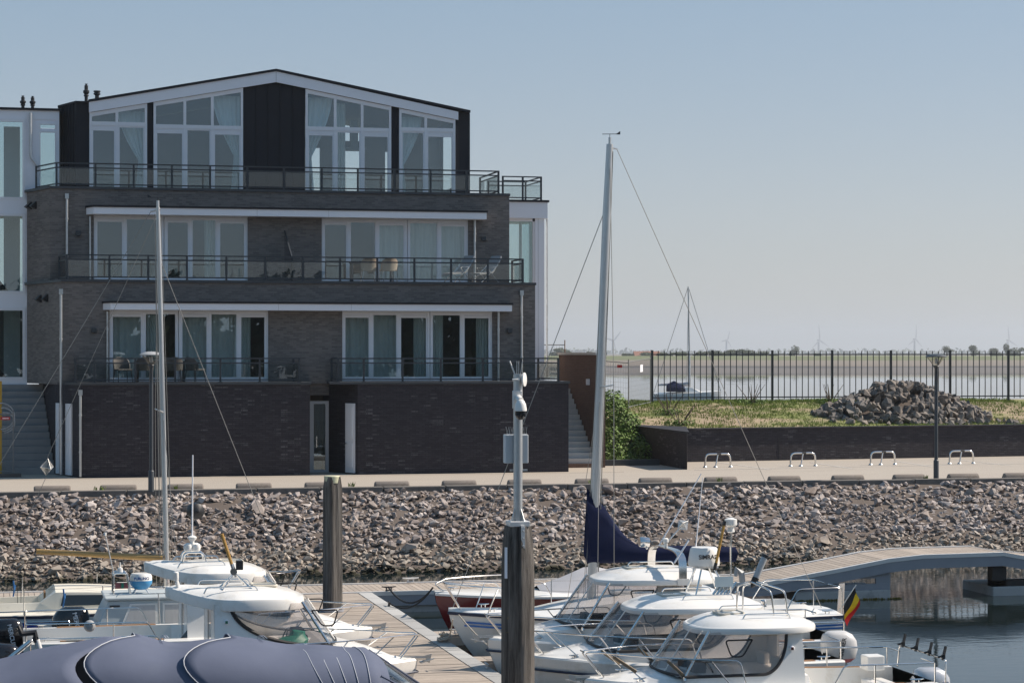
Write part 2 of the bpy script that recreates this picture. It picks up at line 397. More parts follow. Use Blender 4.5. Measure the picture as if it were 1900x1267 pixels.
# ---- riprap bank: soil slope and stones
SOIL = mat('dark_bank_soil', (.11, .088, .074), .95, var=.35, vs=1.2, bump=.5, bs=8, coords='World')
m = MB(); secs = []
for i in range(61):
    X = -14 + i * 1.0
    secs.append([(X, KERB_Y - .15, PV - .12 + rnd(-.03, .03)), (X, 67.0, 1.36 + rnd(-.05, .05)), (X, 65, .70 + rnd(-.05, .05)), (X, WATER_Y, -.06), (X, 59.5, -1.2)])
m.loft(secs)
bank = structure(m.build('rubble_bank', SOIL, recalc=True))
def stone_material(name, cols, algae=True):
    m, nt, out = new_mat(name)
    g = N(nt, 'ShaderNodeNewGeometry'); pos = g.outputs['Position']; oi = N(nt, 'ShaderNodeObjectInfo')
    rr = N(nt, 'ShaderNodeMath', operation='ADD'); nt.links.new(g.outputs['Random Per Island'], rr.inputs[0]); nt.links.new(oi.outputs['Random'], rr.inputs[1])
    fr = N(nt, 'ShaderNodeMath', operation='FRACT'); nt.links.new(rr.outputs[0], fr.inputs[0])
    base = ramp(nt, fr.outputs[0], [(i / (len(cols) - 1), c) for i, c in enumerate(cols)])
    big = ramp(nt, noise(nt, pos, .5, 4), [(.38, (.66, .62, .60)), (.62, (1.0, 1.0, 1.0))])
    mm = nt.nodes.new('ShaderNodeMix'); mm.data_type = 'RGBA'; mm.blend_type = 'MULTIPLY'; mm.inputs[0].default_value = 1
    nt.links.new(base, mm.inputs[6]); nt.links.new(big, mm.inputs[7]); base = mm.outputs[2]
    fine = noise(nt, pos, 14, 6, .7)
    base = mixc(nt, ramp(nt, fine, [(.35, (0, 0, 0)), (.8, (.55, .55, .55))]), base, (.42, .40, .38))
    if algae:
        sp = nt.nodes.new('ShaderNodeSeparateXYZ'); nt.links.new(pos, sp.inputs[0])
        nz = N(nt, 'ShaderNodeMath', operation='MULTIPLY_ADD'); nt.links.new(noise(nt, pos, 1.1, 4), nz.inputs[0]); nz.inputs[1].default_value = .5; nt.links.new(sp.outputs[2], nz.inputs[2])
        f1 = ramp(nt, nz.outputs[0], [(.78, (.75, .75, .75)), (1.0, (0, 0, 0))])     # silt coated up to the spring-tide mark
        base = mixc(nt, f1, base, (.34, .30, .25))
        f2 = ramp(nt, nz.outputs[0], [(.33, (1, 1, 1)), (.47, (0, 0, 0))])           # wet weed at the waterline
        base = mixc(nt, f2, base, (.035, .032, .018))
    p = N(nt, 'ShaderNodeBsdfPrincipled', Roughness=.88); p.inputs['Specular IOR Level'].default_value = .25
    nt.links.new(base, p.inputs['Base Color'])
    nt.links.new(bumpn(nt, fine, .5, .02), p.inputs['Normal']); nt.links.new(p.outputs[0], out.inputs[0]); return m
STONE = stone_material('quarry_stone', [(.18, .142, .13), (.33, .295, .285), (.47, .42, .40), (.22, .175, .15), (.55, .50, .465), (.38, .34, .335), (.145, .115, .104), (.47, .41, .365)])
def rock_geo(n=13, flat=.72, seed=0):
    rg = random.Random(seed); b = bmesh.new()
    for _ in range(n):
        v = Vector((rg.gauss(0, 1), rg.gauss(0, 1), rg.gauss(0, 1))).normalized() * rg.uniform(.78, 1.0)
        b.verts.new((v.x * rg.uniform(1.0, 1.35), v.y * .85, v.z * flat))
    r = bmesh.ops.convex_hull(b, input=b.verts)
    bmesh.ops.delete(b, geom=[x for x in r['geom_interior'] if isinstance(x, bmesh.types.BMVert)], context='VERTS')
    bmesh.ops.recalc_face_normals(b, faces=b.faces)
    b.verts.index_update()
    vs = [v.co.copy() for v in b.verts]; fs = [tuple(v.index for v in f.verts) for f in b.faces]; b.free()
    return vs, fs
ROCKS = [rock_geo(random.randint(10, 16), rnd(.42, .85), k) for k in range(16)]
ROCK_ME = []
for vs, fs in ROCKS:
    me = bpy.data.meshes.new('stone'); me.from_pydata(vs, [], fs); me.materials.append(STONE); ROCK_ME.append(me)
def bank_z(y):
    t = [(KERB_Y - .1, PV - .12), (67.0, 1.36), (65, .70), (WATER_Y, -.06), (59.5, -1.2)]
    for (y0, z0), (y1, z1) in zip(t, t[1:]):
        if y <= y0 and y >= y1: return z0 + (z1 - z0) * (y0 - y) / (y0 - y1)
    return -1.2
stones = []
rg = random.Random(11)
for _ in range(21000):
    x = rg.uniform(-8, 42); y = rg.uniform(61.6, KERB_Y - .19)
    bare = sin(x * .9 + 1.3 * sin(y)) * sin(y * 1.7 + x * .35)
    if bare > .90 and y > 66.3: continue
    t = (y - 62) / 7
    s = rg.choice((.05, .065, .08, .09, .11, .145)) * rg.uniform(.8, 1.25) * (.86 + .22 * t)
    if rg.random() < .03: s *= 1.6
    if y > KERB_Y - .6: s = min(s, .15)
    stones.append((s, x, y, bank_z(y) + s * rg.uniform(-.1, .75)))
stones.sort(key=lambda q: -q[0])
inview = [q for q in stones if 0.5 < q[1] < 33 and q[2] > 63][:300]; iv = set(map(id, inview))
m = MB()
for q in stones:
    s, x, y, z = q; k = rg.randrange(16)
    R = Matrix.Rotation(rg.uniform(0, 6.28), 3, 'Z') @ Matrix.Rotation(rg.gauss(.25, .35), 3, 'X') @ Matrix.Rotation(rg.gauss(0, .35), 3, 'Y')
    if id(q) in iv:
        o = bpy.data.objects.new('stone', ROCK_ME[k]); COL.objects.link(o); o.parent = bank
        o.location = (x, y, z); o.rotation_euler = R.to_euler(); o.scale = (s, s, s)
    else:
        vs, fs = ROCKS[k]; m._add([R @ v * s + Vector((x, y, z)) for v in vs], fs)
tag(m.build('stones', STONE, bank), kind='stuff')
# outfall pipes in the bank
for (px, py, ml) in ((112, 984, BLACKP), (868, 987, KERBC)):
    y = 66.6 if px < 500 else 66.4
    c = P(px, py, y); mb = MB(); mb.lathe([(.13, -.9), (.13, .25), (.11, .25), (.11, -.9)], c, 16, (.55, -.8, -.12))
    tag(mb.build('outfall_pipe', ml, smooth=True), 'short black drain pipe poking out of the rubble bank' if px < 500 else 'short brown concrete drain pipe poking out of the rubble bank', 'pipe', 'drain pipes in the rubble bank')

# ---- raised plot behind the retaining wall
def plot_z(x, y):
    yw = A.y + (x - A.x) * (wdir.y / wdir.x)
    d = max(0, y - yw); s = min(1, d / 11.0); s = s * s * (3 - 2 * s)
    z = 3.28 + .86 * s
    if y > 97: 
        k = min(1, (y - 97) / 16); z -= 5.5 * k * k * (3 - 2 * k)
    if x < 24.76:
        y0_ = 80.7 + 3.0 * max(0, x - 21.86) / 2.9; f = max(0, min(1, (y - y0_) / (86.4 - y0_))); f = f ** .9; z = PV + .12 + (z - PV - .12) * f
    return z + .05 * sin(x * 1.3) * sin(y * 1.1)
def ground_material():
    m, nt, out = new_mat('rough_grassy_ground')
    g = N(nt, 'ShaderNodeNewGeometry'); pos = g.outputs['Position']
    sand = mixc(nt, noise(nt, pos, 3, 5), (.27, .20, .13), (.38, .30, .20))
    grass = mixc(nt, noise(nt, pos, 2, 5), (.15, .185, .05), (.22, .22, .075))
    f = ramp(nt, noise(nt, mapping(nt, pos, (.35, .6, 1)), .55, 5, .6), [(.42, (0, 0, 0)), (.56, (1, 1, 1))])
    base = mixc(nt, f, grass, sand)
    p = N(nt, 'ShaderNodeBsdfPrincipled', Roughness=.95); nt.links.new(base, p.inputs['Base Color'])
    nt.links.new(bumpn(nt, noise(nt, pos, 8, 6, .7), .8, .06), p.inputs['Normal']); nt.links.new(p.outputs[0], out.inputs[0]); return m
m = MB()
for xs_ in ([21.86, 22.4, 23, 23.6, 24.2, 24.755], [24.765 + i * .55 for i in range(90)]):
    secs = []
    for x in xs_:
        yw = A.y + (x - A.x) * (wdir.y / wdir.x) + .12
        if x < 24.76: yw = 80.7
        elif x < A.x: yw = Cq.y + (A.y - Cq.y) * max(0, x - Cq.x) / (A.x - Cq.x) + .1
        secs.append([(x, yw + (118 - yw) * (j / 47) ** 1.3, plot_z(x, yw + (118 - yw) * (j / 47) ** 1.3)) for j in range(48)])
    m.loft(secs)
GROUNDM = ground_material()
structure(m.build('ground', GROUNDM, smooth=True, recalc=True))
m = MB(); m.box(-70, 21.84, 90, 112, -2, PV - .02)
structure(m.build('yard', GROUNDM))
# grass tufts and weeds
GRASS = mat('grass_blade', (.165, .22, .05), .85, var=.3, vs=.6, coords='World', island=.16, spec=.2)
m = MB(); rg = random.Random(5)
def tuft(m, x, y, z, h, n, spread):
    for _ in range(n):
        a = rg.uniform(0, 6.28); hh = h * rg.uniform(.5, 1.15); ox, oy = rg.uniform(-spread, spread), rg.uniform(-spread, spread)
        lx, ly = cos(a) * hh * .45, sin(a) * hh * .45; wx, wy = -sin(a) * .014, cos(a) * .014
        b = Vector((x + ox, y + oy, z))
        m._add([b + Vector((wx, wy, -.03)), b - Vector((wx, wy, .03)), b + Vector((lx * .4 - wx * .7, ly * .4 - wy * .7, hh * .6)), b + Vector((lx, ly, hh))], [(0, 1, 2), (0, 2, 3)])
for _ in range(9000):
    x = rg.uniform(22.2, 46); yw = A.y + (x - A.x) * (wdir.y / wdir.x)
    y = yw + .3 + rg.random() * 13.5; d = y - yw
    if 24.7 < x < A.x and y < 85.5: continue
    bare = (sin(x * .55 + 1.0) + sin(y * .9 + x * .2)) * .5
    mid = max(0, 1 - abs(d - 4.5) / 3.5)
    if rg.random() < mid * .8 and bare > -.3: continue
    fence_edge = max(0, 1 - abs(d - 10.5) / 1.6)
    h = .05 + .07 * rg.random() + .15 * fence_edge * rg.random() ** 3
    tuft(m, x, y, plot_z(x, y), h, 7, .16)
tag(m.build('grass', GRASS), 'patchy green grass and weeds on the raised plot behind the wall', 'grass', kind='stuff')

# ---- far shore
FARD = 744.0
def far_material():
    m, nt, out = new_mat('far_foreshore')
    g = N(nt, 'ShaderNodeNewGeometry'); sp = nt.nodes.new('ShaderNodeSeparateXYZ'); nt.links.new(g.outputs['Position'], sp.inputs[0])
    nz = N(nt, 'ShaderNodeMath', operation='MULTIPLY_ADD'); nt.links.new(noise(nt, mapping(nt, g.outputs['Position'], (.02, .1, 1)), 1.0, 4), nz.inputs[0]); nz.inputs[1].default_value = .8; nt.links.new(sp.outputs[2], nz.inputs[2])
    mr = N(nt, 'ShaderNodeMapRange'); mr.inputs[1].default_value = 0; mr.inputs[2].default_value = 7; nt.links.new(nz.outputs[0], mr.inputs[0])
    base = ramp(nt, mr.outputs[0], [(0, (.13, .115, .105)), (.20, (.12, .11, .105)), (.22, (.06, .058, .06)), (.27, (.06, .058, .06)), (.30, (.17, .145, .12)), (.50, (.19, .16, .13)), (.56, (.11, .125, .05)), (.8, (.13, .15, .06)), (1, (.13, .15, .06))])
    p = N(nt, 'ShaderNodeBsdfPrincipled', Roughness=.95); nt.links.new(base, p.inputs['Base Color']); nt.links.new(p.outputs[0], out.inputs[0]); return m
m = MB(); secs = []
for k in range(61):
    px = -4200 + k * 170
    row = []
    for D, z in ((FARD, -.1), (770, .7), (800, 1.2), (806, 1.75), (900, 3.0), (960, 3.6), (1000, 4.3), (1040, 5.0), (1060, 5.0), (1100, 3.2), (9500, 2.6)):
        p = PD(px, 700, D); p.z = z + (.25 * sin(k * 1.7) if 1 < z < 4.5 else 0); row.append(p)
    secs.append(row)
m.loft(secs)
structure(m.build('far_shore', far_material(), recalc=True))
# ================================================================ APARTMENT BUILDING
Y0, Y1, Y2, Y3, YA = 76.5, 78.3, 80.1, 81.6, 82.4      # plinth, first, second, top floor, stair hall planes
bld = thing('apartment_building', (Xp(600, Y0), Y0 + 4, PV), 'stepped brown and black brick apartment block with gabled glass penthouse', 'building')
ZP = Zp(713, 600, Y0)                     # top of plinth
Z1 = Zp(526, 550, Y1); Z2 = Zp(357, 520, Y2)
def V(px, Y, z): return Vector((Xp(px, Y), Y, z))
def plan_prism(m, pts, z0, z1): m.prism([Vector((p[0], p[1], z0)) for p in pts], (0, 0, z1 - z0))
def XY(px, Y): return (Xp(px, Y), Y)
# ---- plinth
m = MB()
plan_prism(m, [XY(150, Y0), XY(575, Y0), XY(575, Y0 + 1.55), XY(575, Y0 + 6), XY(72, 83.6), XY(104, 79.0)], PV - .3, ZP)
plinth = m.build('plinth_wall', BRICK_K, bld)
m = MB()
plan_prism(m, [XY(664, Y0), XY(1055, Y0), (Xp(1055, Y0), Y0 + 8), (Xp(611, Y0 + 1.8), Y0 + 8), XY(611, Y0 + 1.8)], PV - .3, ZP)
m.build('plinth_wall', BRICK_K, bld)
m = MB(); m.box(Xp(575, Y0 + 1.55) - .4, Xp(611, Y0 + 1.8) + .3, Y0 + 1.9, Y0 + 2.2, PV + 2.75, Z1 - 1); m.build('wall_above_door', BRICK_B, bld)
def coping(px0, px1, Y, z, t=.07, over=.06, name='coping'):
    m = MB(); m.box(Xp(px0, Y) - over, Xp(px1, Y) + over, Y - over, Y + .32, z, z + t); return m.build(name, COPING, bld)
m = MB(); plan_prism(m, [XY(148, Y0 - .07), XY(578, Y0 - .07), XY(578, Y0 + 1.7), XY(106, Y0 + 1.9), XY(120, 78.2)], ZP, ZP + .08); m.build('balcony_slab', COPING, bld)
m = MB(); plan_prism(m, [XY(612, Y0 - .07), XY(1058, Y0 - .07), (Xp(1058, Y0 - .07), Y0 + 4), (Xp(608, Y0 + 1.8), Y0 + 4), XY(607, Y0 + 1.7)], ZP, ZP + .08); m.build('balcony_slab', COPING, bld)
# ---- doors in the plinth
def door(pts, z0, z1, mat_, name='door', thick=.06, nrm=None):
    a, b = Vector((pts[0][0], pts[0][1], z0)), Vector((pts[1][0], pts[1][1], z0))
    d = (b - a); n = Vector((d.y, -d.x, 0)).normalized() if nrm is None else nrm
    m = MB(); m.prism([a, b, b + Vector((0, 0, z1 - z0)), a + Vector((0, 0, z1 - z0))], n * thick)
    o = m.build(name, mat_, bld, bevel=.008)
    # raised panels and handle
    for (u0, u1, v0, v1) in ((.16, .84, .08, .42), (.16, .84, .50, .94)):
        m = MB(); A_, B_ = a + d * u0 + n * thick, a + d * u1 + n * thick; h = z1 - z0
        m.prism([A_ + Vector((0, 0, v0 * h)), B_ + Vector((0, 0, v0 * h)), B_ + Vector((0, 0, v1 * h)), A_ + Vector((0, 0, v1 * h))], n * .018); m.build('panel', mat_, o, bevel=.006)
    m = MB(); c = a + d * .1 + n * (thick + .05) + Vector((0, 0, (z1 - z0) * .42)); m.bar(c, c + d.normalized() * .13, .025, .025); m.bar(c, c - n * .05, .03, .03); m.build('handle', STEEL, o)
    return o
# grey glazed entrance between the plinth blocks
yd = Y0 + 1.7
zt = Zp(744, 592, yd)
dx0, dx1 = Xp(575, yd) + .02, Xp(610, yd)
m = MB()
for (a, b) in ((dx0 - .5, dx0 + .12), (dx1 - .12, dx1)): m.box(a, b, yd, yd + .08, PV, zt)
m.box(dx0 + .12, dx1 - .12, yd, yd + .08, zt - .1, zt); m.box(dx0 + .12, dx1 - .12, yd, yd + .08, PV, PV + .1)
fr = m.build('glass_door', mat('pale_grey_frame', (.45, .47, .50), .45, var=.04), bld)
m = MB(); m.box(dx0 + .12, dx1 - .12, yd + .03, yd + .05, PV + .1, zt - .1); m.build('pane', GLASS, fr)
m = MB(); m.box(dx0 - .6, dx1 + .5, yd + 1.6, yd + 1.7, PV, zt + .2); m.build('hall_back', ROOMD, fr)
m = MB(); m.box(dx0 + .2, dx0 + .23, yd - .06, yd - .03, PV + .9, PV + 1.3); m.build('handle', STEEL, fr)
a, b = Vector((*XY(664, Y0), 0)), Vector((*XY(611, Y0 + 1.8), 0))
def side_pt(p0, p1, px):       # where the sight line through px meets the plan line p0-p1
    lo, hi = 0., 1.
    def pxo(t):
        q = p0.lerp(p1, t); D = q.x * SA + q.y * CA; r = q.x * CA - q.y * SA; return 950 + r / D * F_PX
    s = pxo(1) > pxo(0)
    for _ in range(40):
        md = (lo + hi) / 2
        if (pxo(md) < px) == s: lo = md
        else: hi = md
    q = p0.lerp(p1, lo); return (q.x, q.y)
def outn(p0, p1, toward=(0, 0)):
    d = Vector((p1[0] - p0[0], p1[1] - p0[1], 0)); n = Vector((d.y, -d.x, 0)).normalized()
    if n.dot(Vector((toward[0] - p0[0], toward[1] - p0[1], 0))) < 0: n = -n
    return n
q0, q1 = side_pt(a, b, 659.5), side_pt(a, b, 643)
door((q1, q0), PV + .05, Zp(748, 650, Y0 + .5), PAINTW, nrm=outn(q0, q1))
a, b = Vector((*XY(150, Y0), 0)), Vector((*XY(104, 79.0), 0))
for (xa, xb) in ((124, 134.5), (106, 112)):
    q0, q1 = side_pt(a, b, xa), side_pt(a, b, xb); door((q0, q1), PV + .05, Zp(749, 120, Y0 + 1), PAINTW, nrm=outn(q0, q1))
# ---- floor 1 and 2 brick walls
def floor_wall(Y, pxl, pxr, zb, zt, opens, head, left_pts):
    m = MB(); x = Xp(pxl, Y)
    for (a, b) in opens:
        m.box(x, Xp(a, Y), Y, Y + .3, zb, head); x = Xp(b, Y)
    m.box(x, Xp(pxr, Y), Y, Y + .3, zb, head)
    m.box(Xp(pxl, Y), Xp(pxr, Y), Y, Y + .3, head, zt)
    pl = [XY(pxl, Y)] + left_pts
    for p, q in zip(pl, pl[1:]):
        n = outn(p, q) * -.3
        m.prism([Vector((p[0], p[1], zb)), Vector((q[0], q[1], zb)), Vector((q[0], q[1], zt)), Vector((p[0], p[1], zt))], n)
    xr = Xp(pxr, Y); m.box(xr - .3, xr, Y + .3, Y + 8, zb, zt)
    return m.build('brick_wall', BRICK_B, bld)
H1 = Zp(576, 560, Y1); H2 = Zp(403, 520, Y2)
floor_wall(Y1, 115, 993, ZP, Z1, [(203, 498), (635, 914)], H1, [XY(50, YA)])
floor_wall(Y2, 93, 945, Z1, Z2, [(174, 460), (597, 869)], H2, [XY(50, YA)])
def slab(Y, pxl, pxr, z, depth):
    m = MB(); plan_prism(m, [XY(pxl, Y - .06), XY(pxr + 1, Y - .06), (Xp(pxr + 1, Y), Y + depth), (Xp(50, YA) + .1, Y + depth), (Xp(50, YA) - .1, YA)], z, z + .09); return m.build('coping', COPING, bld)
slab(Y1, 113, 994, Z1, 5.5); slab(Y2, 91, 946, Z2, 4.5)
# ---- windows
def sash_window(Y, px0, px1, zb, zt, mull, head_gap=.0, curtain=None, name='window', vents=()):
    x0, x1 = Xp(px0, Y), Xp(px1, Y); fr = MB(); w = .075
    fr.box(x0, x0 + w, Y + .06, Y + .2, zb, zt); fr.box(x1 - w, x1, Y + .06, Y + .2, zb, zt)
    fr.box(x0 + w, x1 - w, Y + .06, Y + .2, zt - .10, zt); fr.box(x0 + w, x1 - w, Y + .06, Y + .2, zb, zb + .08)
    xs = [x0 + w] + [Xp(q, Y) for q in mull] + [x1 - w]
    for q in xs[1:-1]: fr.box(q - .045, q + .045, Y + .07, Y + .19, zb + .08, zt - .10)
    o = fr.build(name, PAINTW, bld, bevel=.008)
    for i in range(len(xs) - 1):
        a, b = xs[i] + (.045 if i else 0), xs[i + 1] - (.045 if i < len(xs) - 2 else 0)
        s = MB(); ins = .055 if i in vents else .03
        s.box(a, a + ins, Y + .09, Y + .16, zb + .08, zt - .10); s.box(b - ins, b, Y + .09, Y + .16, zb + .08, zt - .10)
        s.box(a + ins, b - ins, Y + .09, Y + .16, zt - .15, zt - .10); s.box(a + ins, b - ins, Y + .09, Y + .16, zb + .08, zb + .15)
        s.build('sash', PAINTW, o)
        top = zt - .15
        if i in vents:
            g = MB(); g.box(a + ins, b - ins, Y + .075, Y + .15, top - .10, top - .005); g.box(a + ins + .01, b - ins - .01, Y + .068, Y + .075, top - .04, top - .025); g.build('vent_grille', PAINTW, o); top -= .10
        g = MB(); g.box(a + ins, b - ins, Y + .115, Y + .125, zb + .15, top); g.build('pane', GLASS, o)
        if curtain and i in curtain:
            drape(o, a - .05, b + .05, Y + .42, zb + .06, zt - .05, curtain[i])
    return o
def drape(parent, xa, xb, y, zb, zt, kind):
    m = MB(); n = max(10, int((xb - xa) / .03)); rows = 9; g = []
    for j in range(rows):
        v = j / (rows - 1); z = zt + (zb - zt) * v; row = []
        for i in range(n + 1):
            u = i / n
            if kind == 'full': xx = xa + (xb - xa) * u
            elif kind == 'tie_r':   # gathered towards the right
                k = min(1, v / .62); k = k ** 1.5 if v < .62 else 1 - (v - .62) * .35; xx = xb + (xa - xb) * (1 - u) * (1 - .78 * k)
            elif kind == 'tie_l':
                k = min(1, v / .62); k = k ** 1.5 if v < .62 else 1 - (v - .62) * .35; xx = xa + (xb - xa) * u * (1 - .78 * k)
            elif kind == 'right': xx = xb - (xb - xa) * .45 * (1 - u)
            else: xx = xa + (xb - xa) * .45 * u
            row.append((xx, y + .035 * sin(u * n * .85 + .3 * sin(v * 4)) + .01 * sin(u * 37), z))
        g.append(row)
    m.loft(g); return m.build('curtain', CURT if kind in ('tie_r', 'tie_l') else CURT2, parent, smooth=True, angle=60)
sash_window(Y1, 203, 331, ZP + .09, H1, [267], curtain={0: 'full', 1: 'left'}, vents=(0,))
sash_window(Y1, 332, 498, ZP + .09, H1, [389, 443], curtain={0: 'full', 1: 'full', 2: 'left'}, vents=(0, 2))
sash_window(Y1, 635, 798, ZP + .09, H1, [690, 740], curtain={0: 'full', 1: 'full', 2: 'right'}, vents=(0, 2))
sash_window(Y1, 799, 914, ZP + .09, H1, [858], curtain={0: 'left', 1: 'right'}, vents=(1,))
sash_window(Y2, 174, 304, Z1 + .1, H2, [232], curtain={}, vents=(0,))
sash_window(Y2, 305, 460, Z1 + .1, H2, [354, 404], curtain={1: 'right'}, vents=(0, 2))
sash_window(Y2, 597, 756, Z1 + .1, H2, [648, 700], curtain={2: 'full'}, vents=(0, 2))
sash_window(Y2, 757, 869, Z1 + .1, H2, [815], curtain={0: 'full', 1: 'full'}, vents=(1,))
# rooms behind the glass
for (Y, zb, zt, spans) in ((Y1, ZP, Z1, ((190, 520), (620, 930))), (Y2, Z1, Z2, ((165, 480), (580, 885)))):
    for (a, b) in spans:
        m = MB(); x0, x1 = Xp(a, Y), Xp(b, Y); m.box(x0, x1, Y + 5, Y + 5.1, zb, zt); m.box(x0 - .1, x0, Y + .31, Y + 5, zb, zt); m.box(x1, x1 + .1, Y + .31, Y + 5, zb, zt); m.box(x0, x1, Y + .31, Y + 5, zt - .35, zt - .2)
        r = m.build('room', ROOMW, bld); m = MB(); m.box(x0, x1, Y + .31, Y + 5, zb - .05, zb + .085); m.build('floor', ROOMD, r)
# ---- white canopies over the windows
def canopy(Y, px0, pxl, px1, zb, zt, seams):
    d = .62; m = MB(); xa, xc, xb = Xp(px0, Y), Xp(pxl, Y - d), Xp(px1, Y - d)
    plan_prism(m, [(xa, Y - .004), (xc, Y - d), (xb, Y - d), (xb, Y - .004)], zb, zt); o = m.build('canopy', FASCIA, bld)
    m = MB(); plan_prism(m, [(xa - .04, Y - .002), (xc - .03, Y - d - .04), (xb + .04, Y - d - .04), (xb + .04, Y - .002)], zt, zt + .07); m.build('drip_edge', ZINC, o)
    for s in seams:
        x = Xp(s, Y - d); m = MB(); m.box(x - .004, x + .004, Y - d - .003, Y - d, zb, zt); m.build('panel_joint', GREYP, o)
    return o
canopy(Y2, 160, 174, 903, Zp(402, 540, Y2 - .6), Zp(389.5, 540, Y2 - .6), (477, 610))
canopy(Y1, 191, 205, 950, Zp(576, 560, Y1 - .6), Zp(564, 560, Y1 - .6), (517, 652))
# ---- railings: posts, rails and glass panels
def railing(path, posts, h=1.0, big=.065):
    """path: list of (x,y) corners, z base; posts: list of (x,y)"""
    z = path[0][2]; base = Vector(path[0])
    m = MB()
    o = None
    for k, (zz, w, hh) in enumerate(((h, .05, .045), (h - .16, .035, .045), (.09, .035, .045))):
        m = MB()
        for p, q in zip(path, path[1:]): m.bar(Vector((p[0], p[1], z + zz)), Vector((q[0], q[1], z + zz)), w, hh)
        if k == 0: o = m.build('railing', RAILM, bld)
        else: m.build('rail', RAILM, o)
    for (x, y) in posts:
        m = MB(); m.box(x - big / 2, x + big / 2, y - .03, y + .05, z, z + h + .02); m.box(x - .07, x + .07, y - .05, y + .07, z, z + .012); m.build('post', RAILM, o)
    for p, q in zip(path, path[1:]):
        pp, qq = Vector(p[:2]), Vector(q[:2]); L = (qq - pp).length; d = (qq - pp) / L
        ts = sorted([0] + [max(0, min(L, (Vector(x) - pp).dot(d))) for x in posts if abs((Vector(x) - pp).cross(d)) < .15] + [L])
        for a, b in zip(ts, ts[1:]):
            if b - a < .12: continue
            A_, B_ = pp + d * (a + .05), pp + d * (b - .05)
            m = MB(); n = Vector((-d.y, d.x, 0)) * .008
            m.prism([Vector((A_.x, A_.y, z + .12)), Vector((B_.x, B_.y, z + .12)), Vector((B_.x, B_.y, z + h - .19)), Vector((A_.x, A_.y, z + h - .19))], n); m.build('glass_panel', RAILG, o)
    return o
def rail_px(Y, pxs, z, h, start=None, end=None):
    pts = [XY(p, Y) for p in pxs]; path = list(pts[:1]) + [pts[-1]]
    if start: path = start + path
    if end: path = path + end
    return railing([(p[0], p[1], z) for p in path], pts + (start or []) + (end or []), h)
hz = lambda py, px, Y, z: Zp(py, px, Y) - z
r3 = Y2 + .12; rail_px(r3, [105, 177, 248, 319, 390, 459, 527, 597, 664, 732, 799, 866, 925], Z2 + .09, hz(310, 500, r3, Z2 + .09), start=[XY(67, YA - .3)], end=[(Xp(925, r3), r3 + 3.2)])
r2 = Y1 + .12; rail_px(r2, [124, 203, 275, 347, 420, 492, 562, 631, 700, 769, 837, 905, 970], Z1 + .09, hz(477, 550, r2, Z1 + .09), start=[XY(110, Y1 + 1.7)], end=[(Xp(970, r2), r2 + 1.7)])
r1 = Y0 + .15; rail_px(r1, [140, 175, 251, 325, 409, 482, 555], ZP + .08, hz(665, 350, r1, ZP + .08), start=[XY(139, r1 + 1.5)], end=[(Xp(555, r1), r1 + 1.5)])
rail_px(r1, [627, 675, 747, 818, 896, 967, 1036], ZP + .08, hz(665, 830, r1, ZP + .08), start=[(Xp(627, r1), r1 + 1.5)], end=[(Xp(1036, r1), r1 + 3)])
# ---- penthouse
zf = Z2 + .09
def W3(px, py): return P(px, py, Y3)
ridge = W3(512, 133); le = W3(165, 190); re_ = W3(850, 208)
LEN = 9.0
fas = W3(512, 153); fl = W3(165, 209); frr = W3(850, 223)
m = MB(); m.prism([le, ridge, re_, frr, fas, fl], (0, -.05, 0))
fo = m.build('gable_fascia', FASCIA, bld)
m = MB(); m.box(ridge.x - .006, ridge.x + .006, Y3 - .055, Y3 - .05, fas.z, ridge.z); m.build('panel_joint', GREYP, fo)
up = Vector((0, 0, .09)); rr = W3(872, 210)
m = MB(); m.prism([le + Vector((-.02, -.1, .002)), ridge + Vector((0, -.1, .002)), rr + Vector((0, -.1, .002)), rr + Vector((0, -.1, .002)) + up, ridge + Vector((0, -.1, 0)) + up, le + Vector((-.02, -.1, 0)) + up], (0, LEN, 0)); m.build('roof', ZINC, bld)
m = MB(); m.prism([fl + Vector((0, .02, .1)), fas + Vector((0, .02, .1)), frr + Vector((0, .02, .1)), frr + Vector((0, .02, .2)), fas + Vector((0, .02, .2)), fl + Vector((0, .02, .2))], (0, LEN - .2, 0)); m.build('ceiling', ROOMW, bld)
yw = Y3 + .12
def soffit(px):            # underside of fascia at px
    if px < 512: t = (px - 165) / (512 - 165); return fl.z + (fas.z - fl.z) * t
    t = (px - 512) / (850 - 512); return fas.z + (frr.z - fas.z) * t
def clad(px0, px1, seams, y=yw):
    m = MB(); a, b = Xp(px0, y), Xp(px1, y)
    if px0 < 512 < px1: m.prism([Vector((a, y, zf)), Vector((b, y, zf)), Vector((b, y, soffit(px1) + .05)), Vector((Xp(512, y), y, fas.z + .05)), Vector((a, y, soffit(px0) + .05))], (0, .2, 0))
    else: m.prism([Vector((a, y, zf)), Vector((b, y, zf)), Vector((b, y, soffit(px1) + .05)), Vector((a, y, soffit(px0) + .05))], (0, .2, 0))
    o = m.build('zinc_cladding', ZINC, bld)
    for s in seams:
        x = Xp(s, y); m = MB(); m.box(x - .012, x + .012, y - .03, y, zf, soffit(s)); m.build('standing_seam', ZINC, o)
clad(452, 566, (475, 497, 520, 543)); clad(273, 284, ()); clad(726, 740, ())
m = MB(); m.prism([V(845, yw, zf), V(872, yw, zf), V(872, yw, rr.z), V(850, yw, re_.z), V(845, yw, frr.z + .06)], (0, .15, 0)); m.build('zinc_cladding', ZINC, bld)
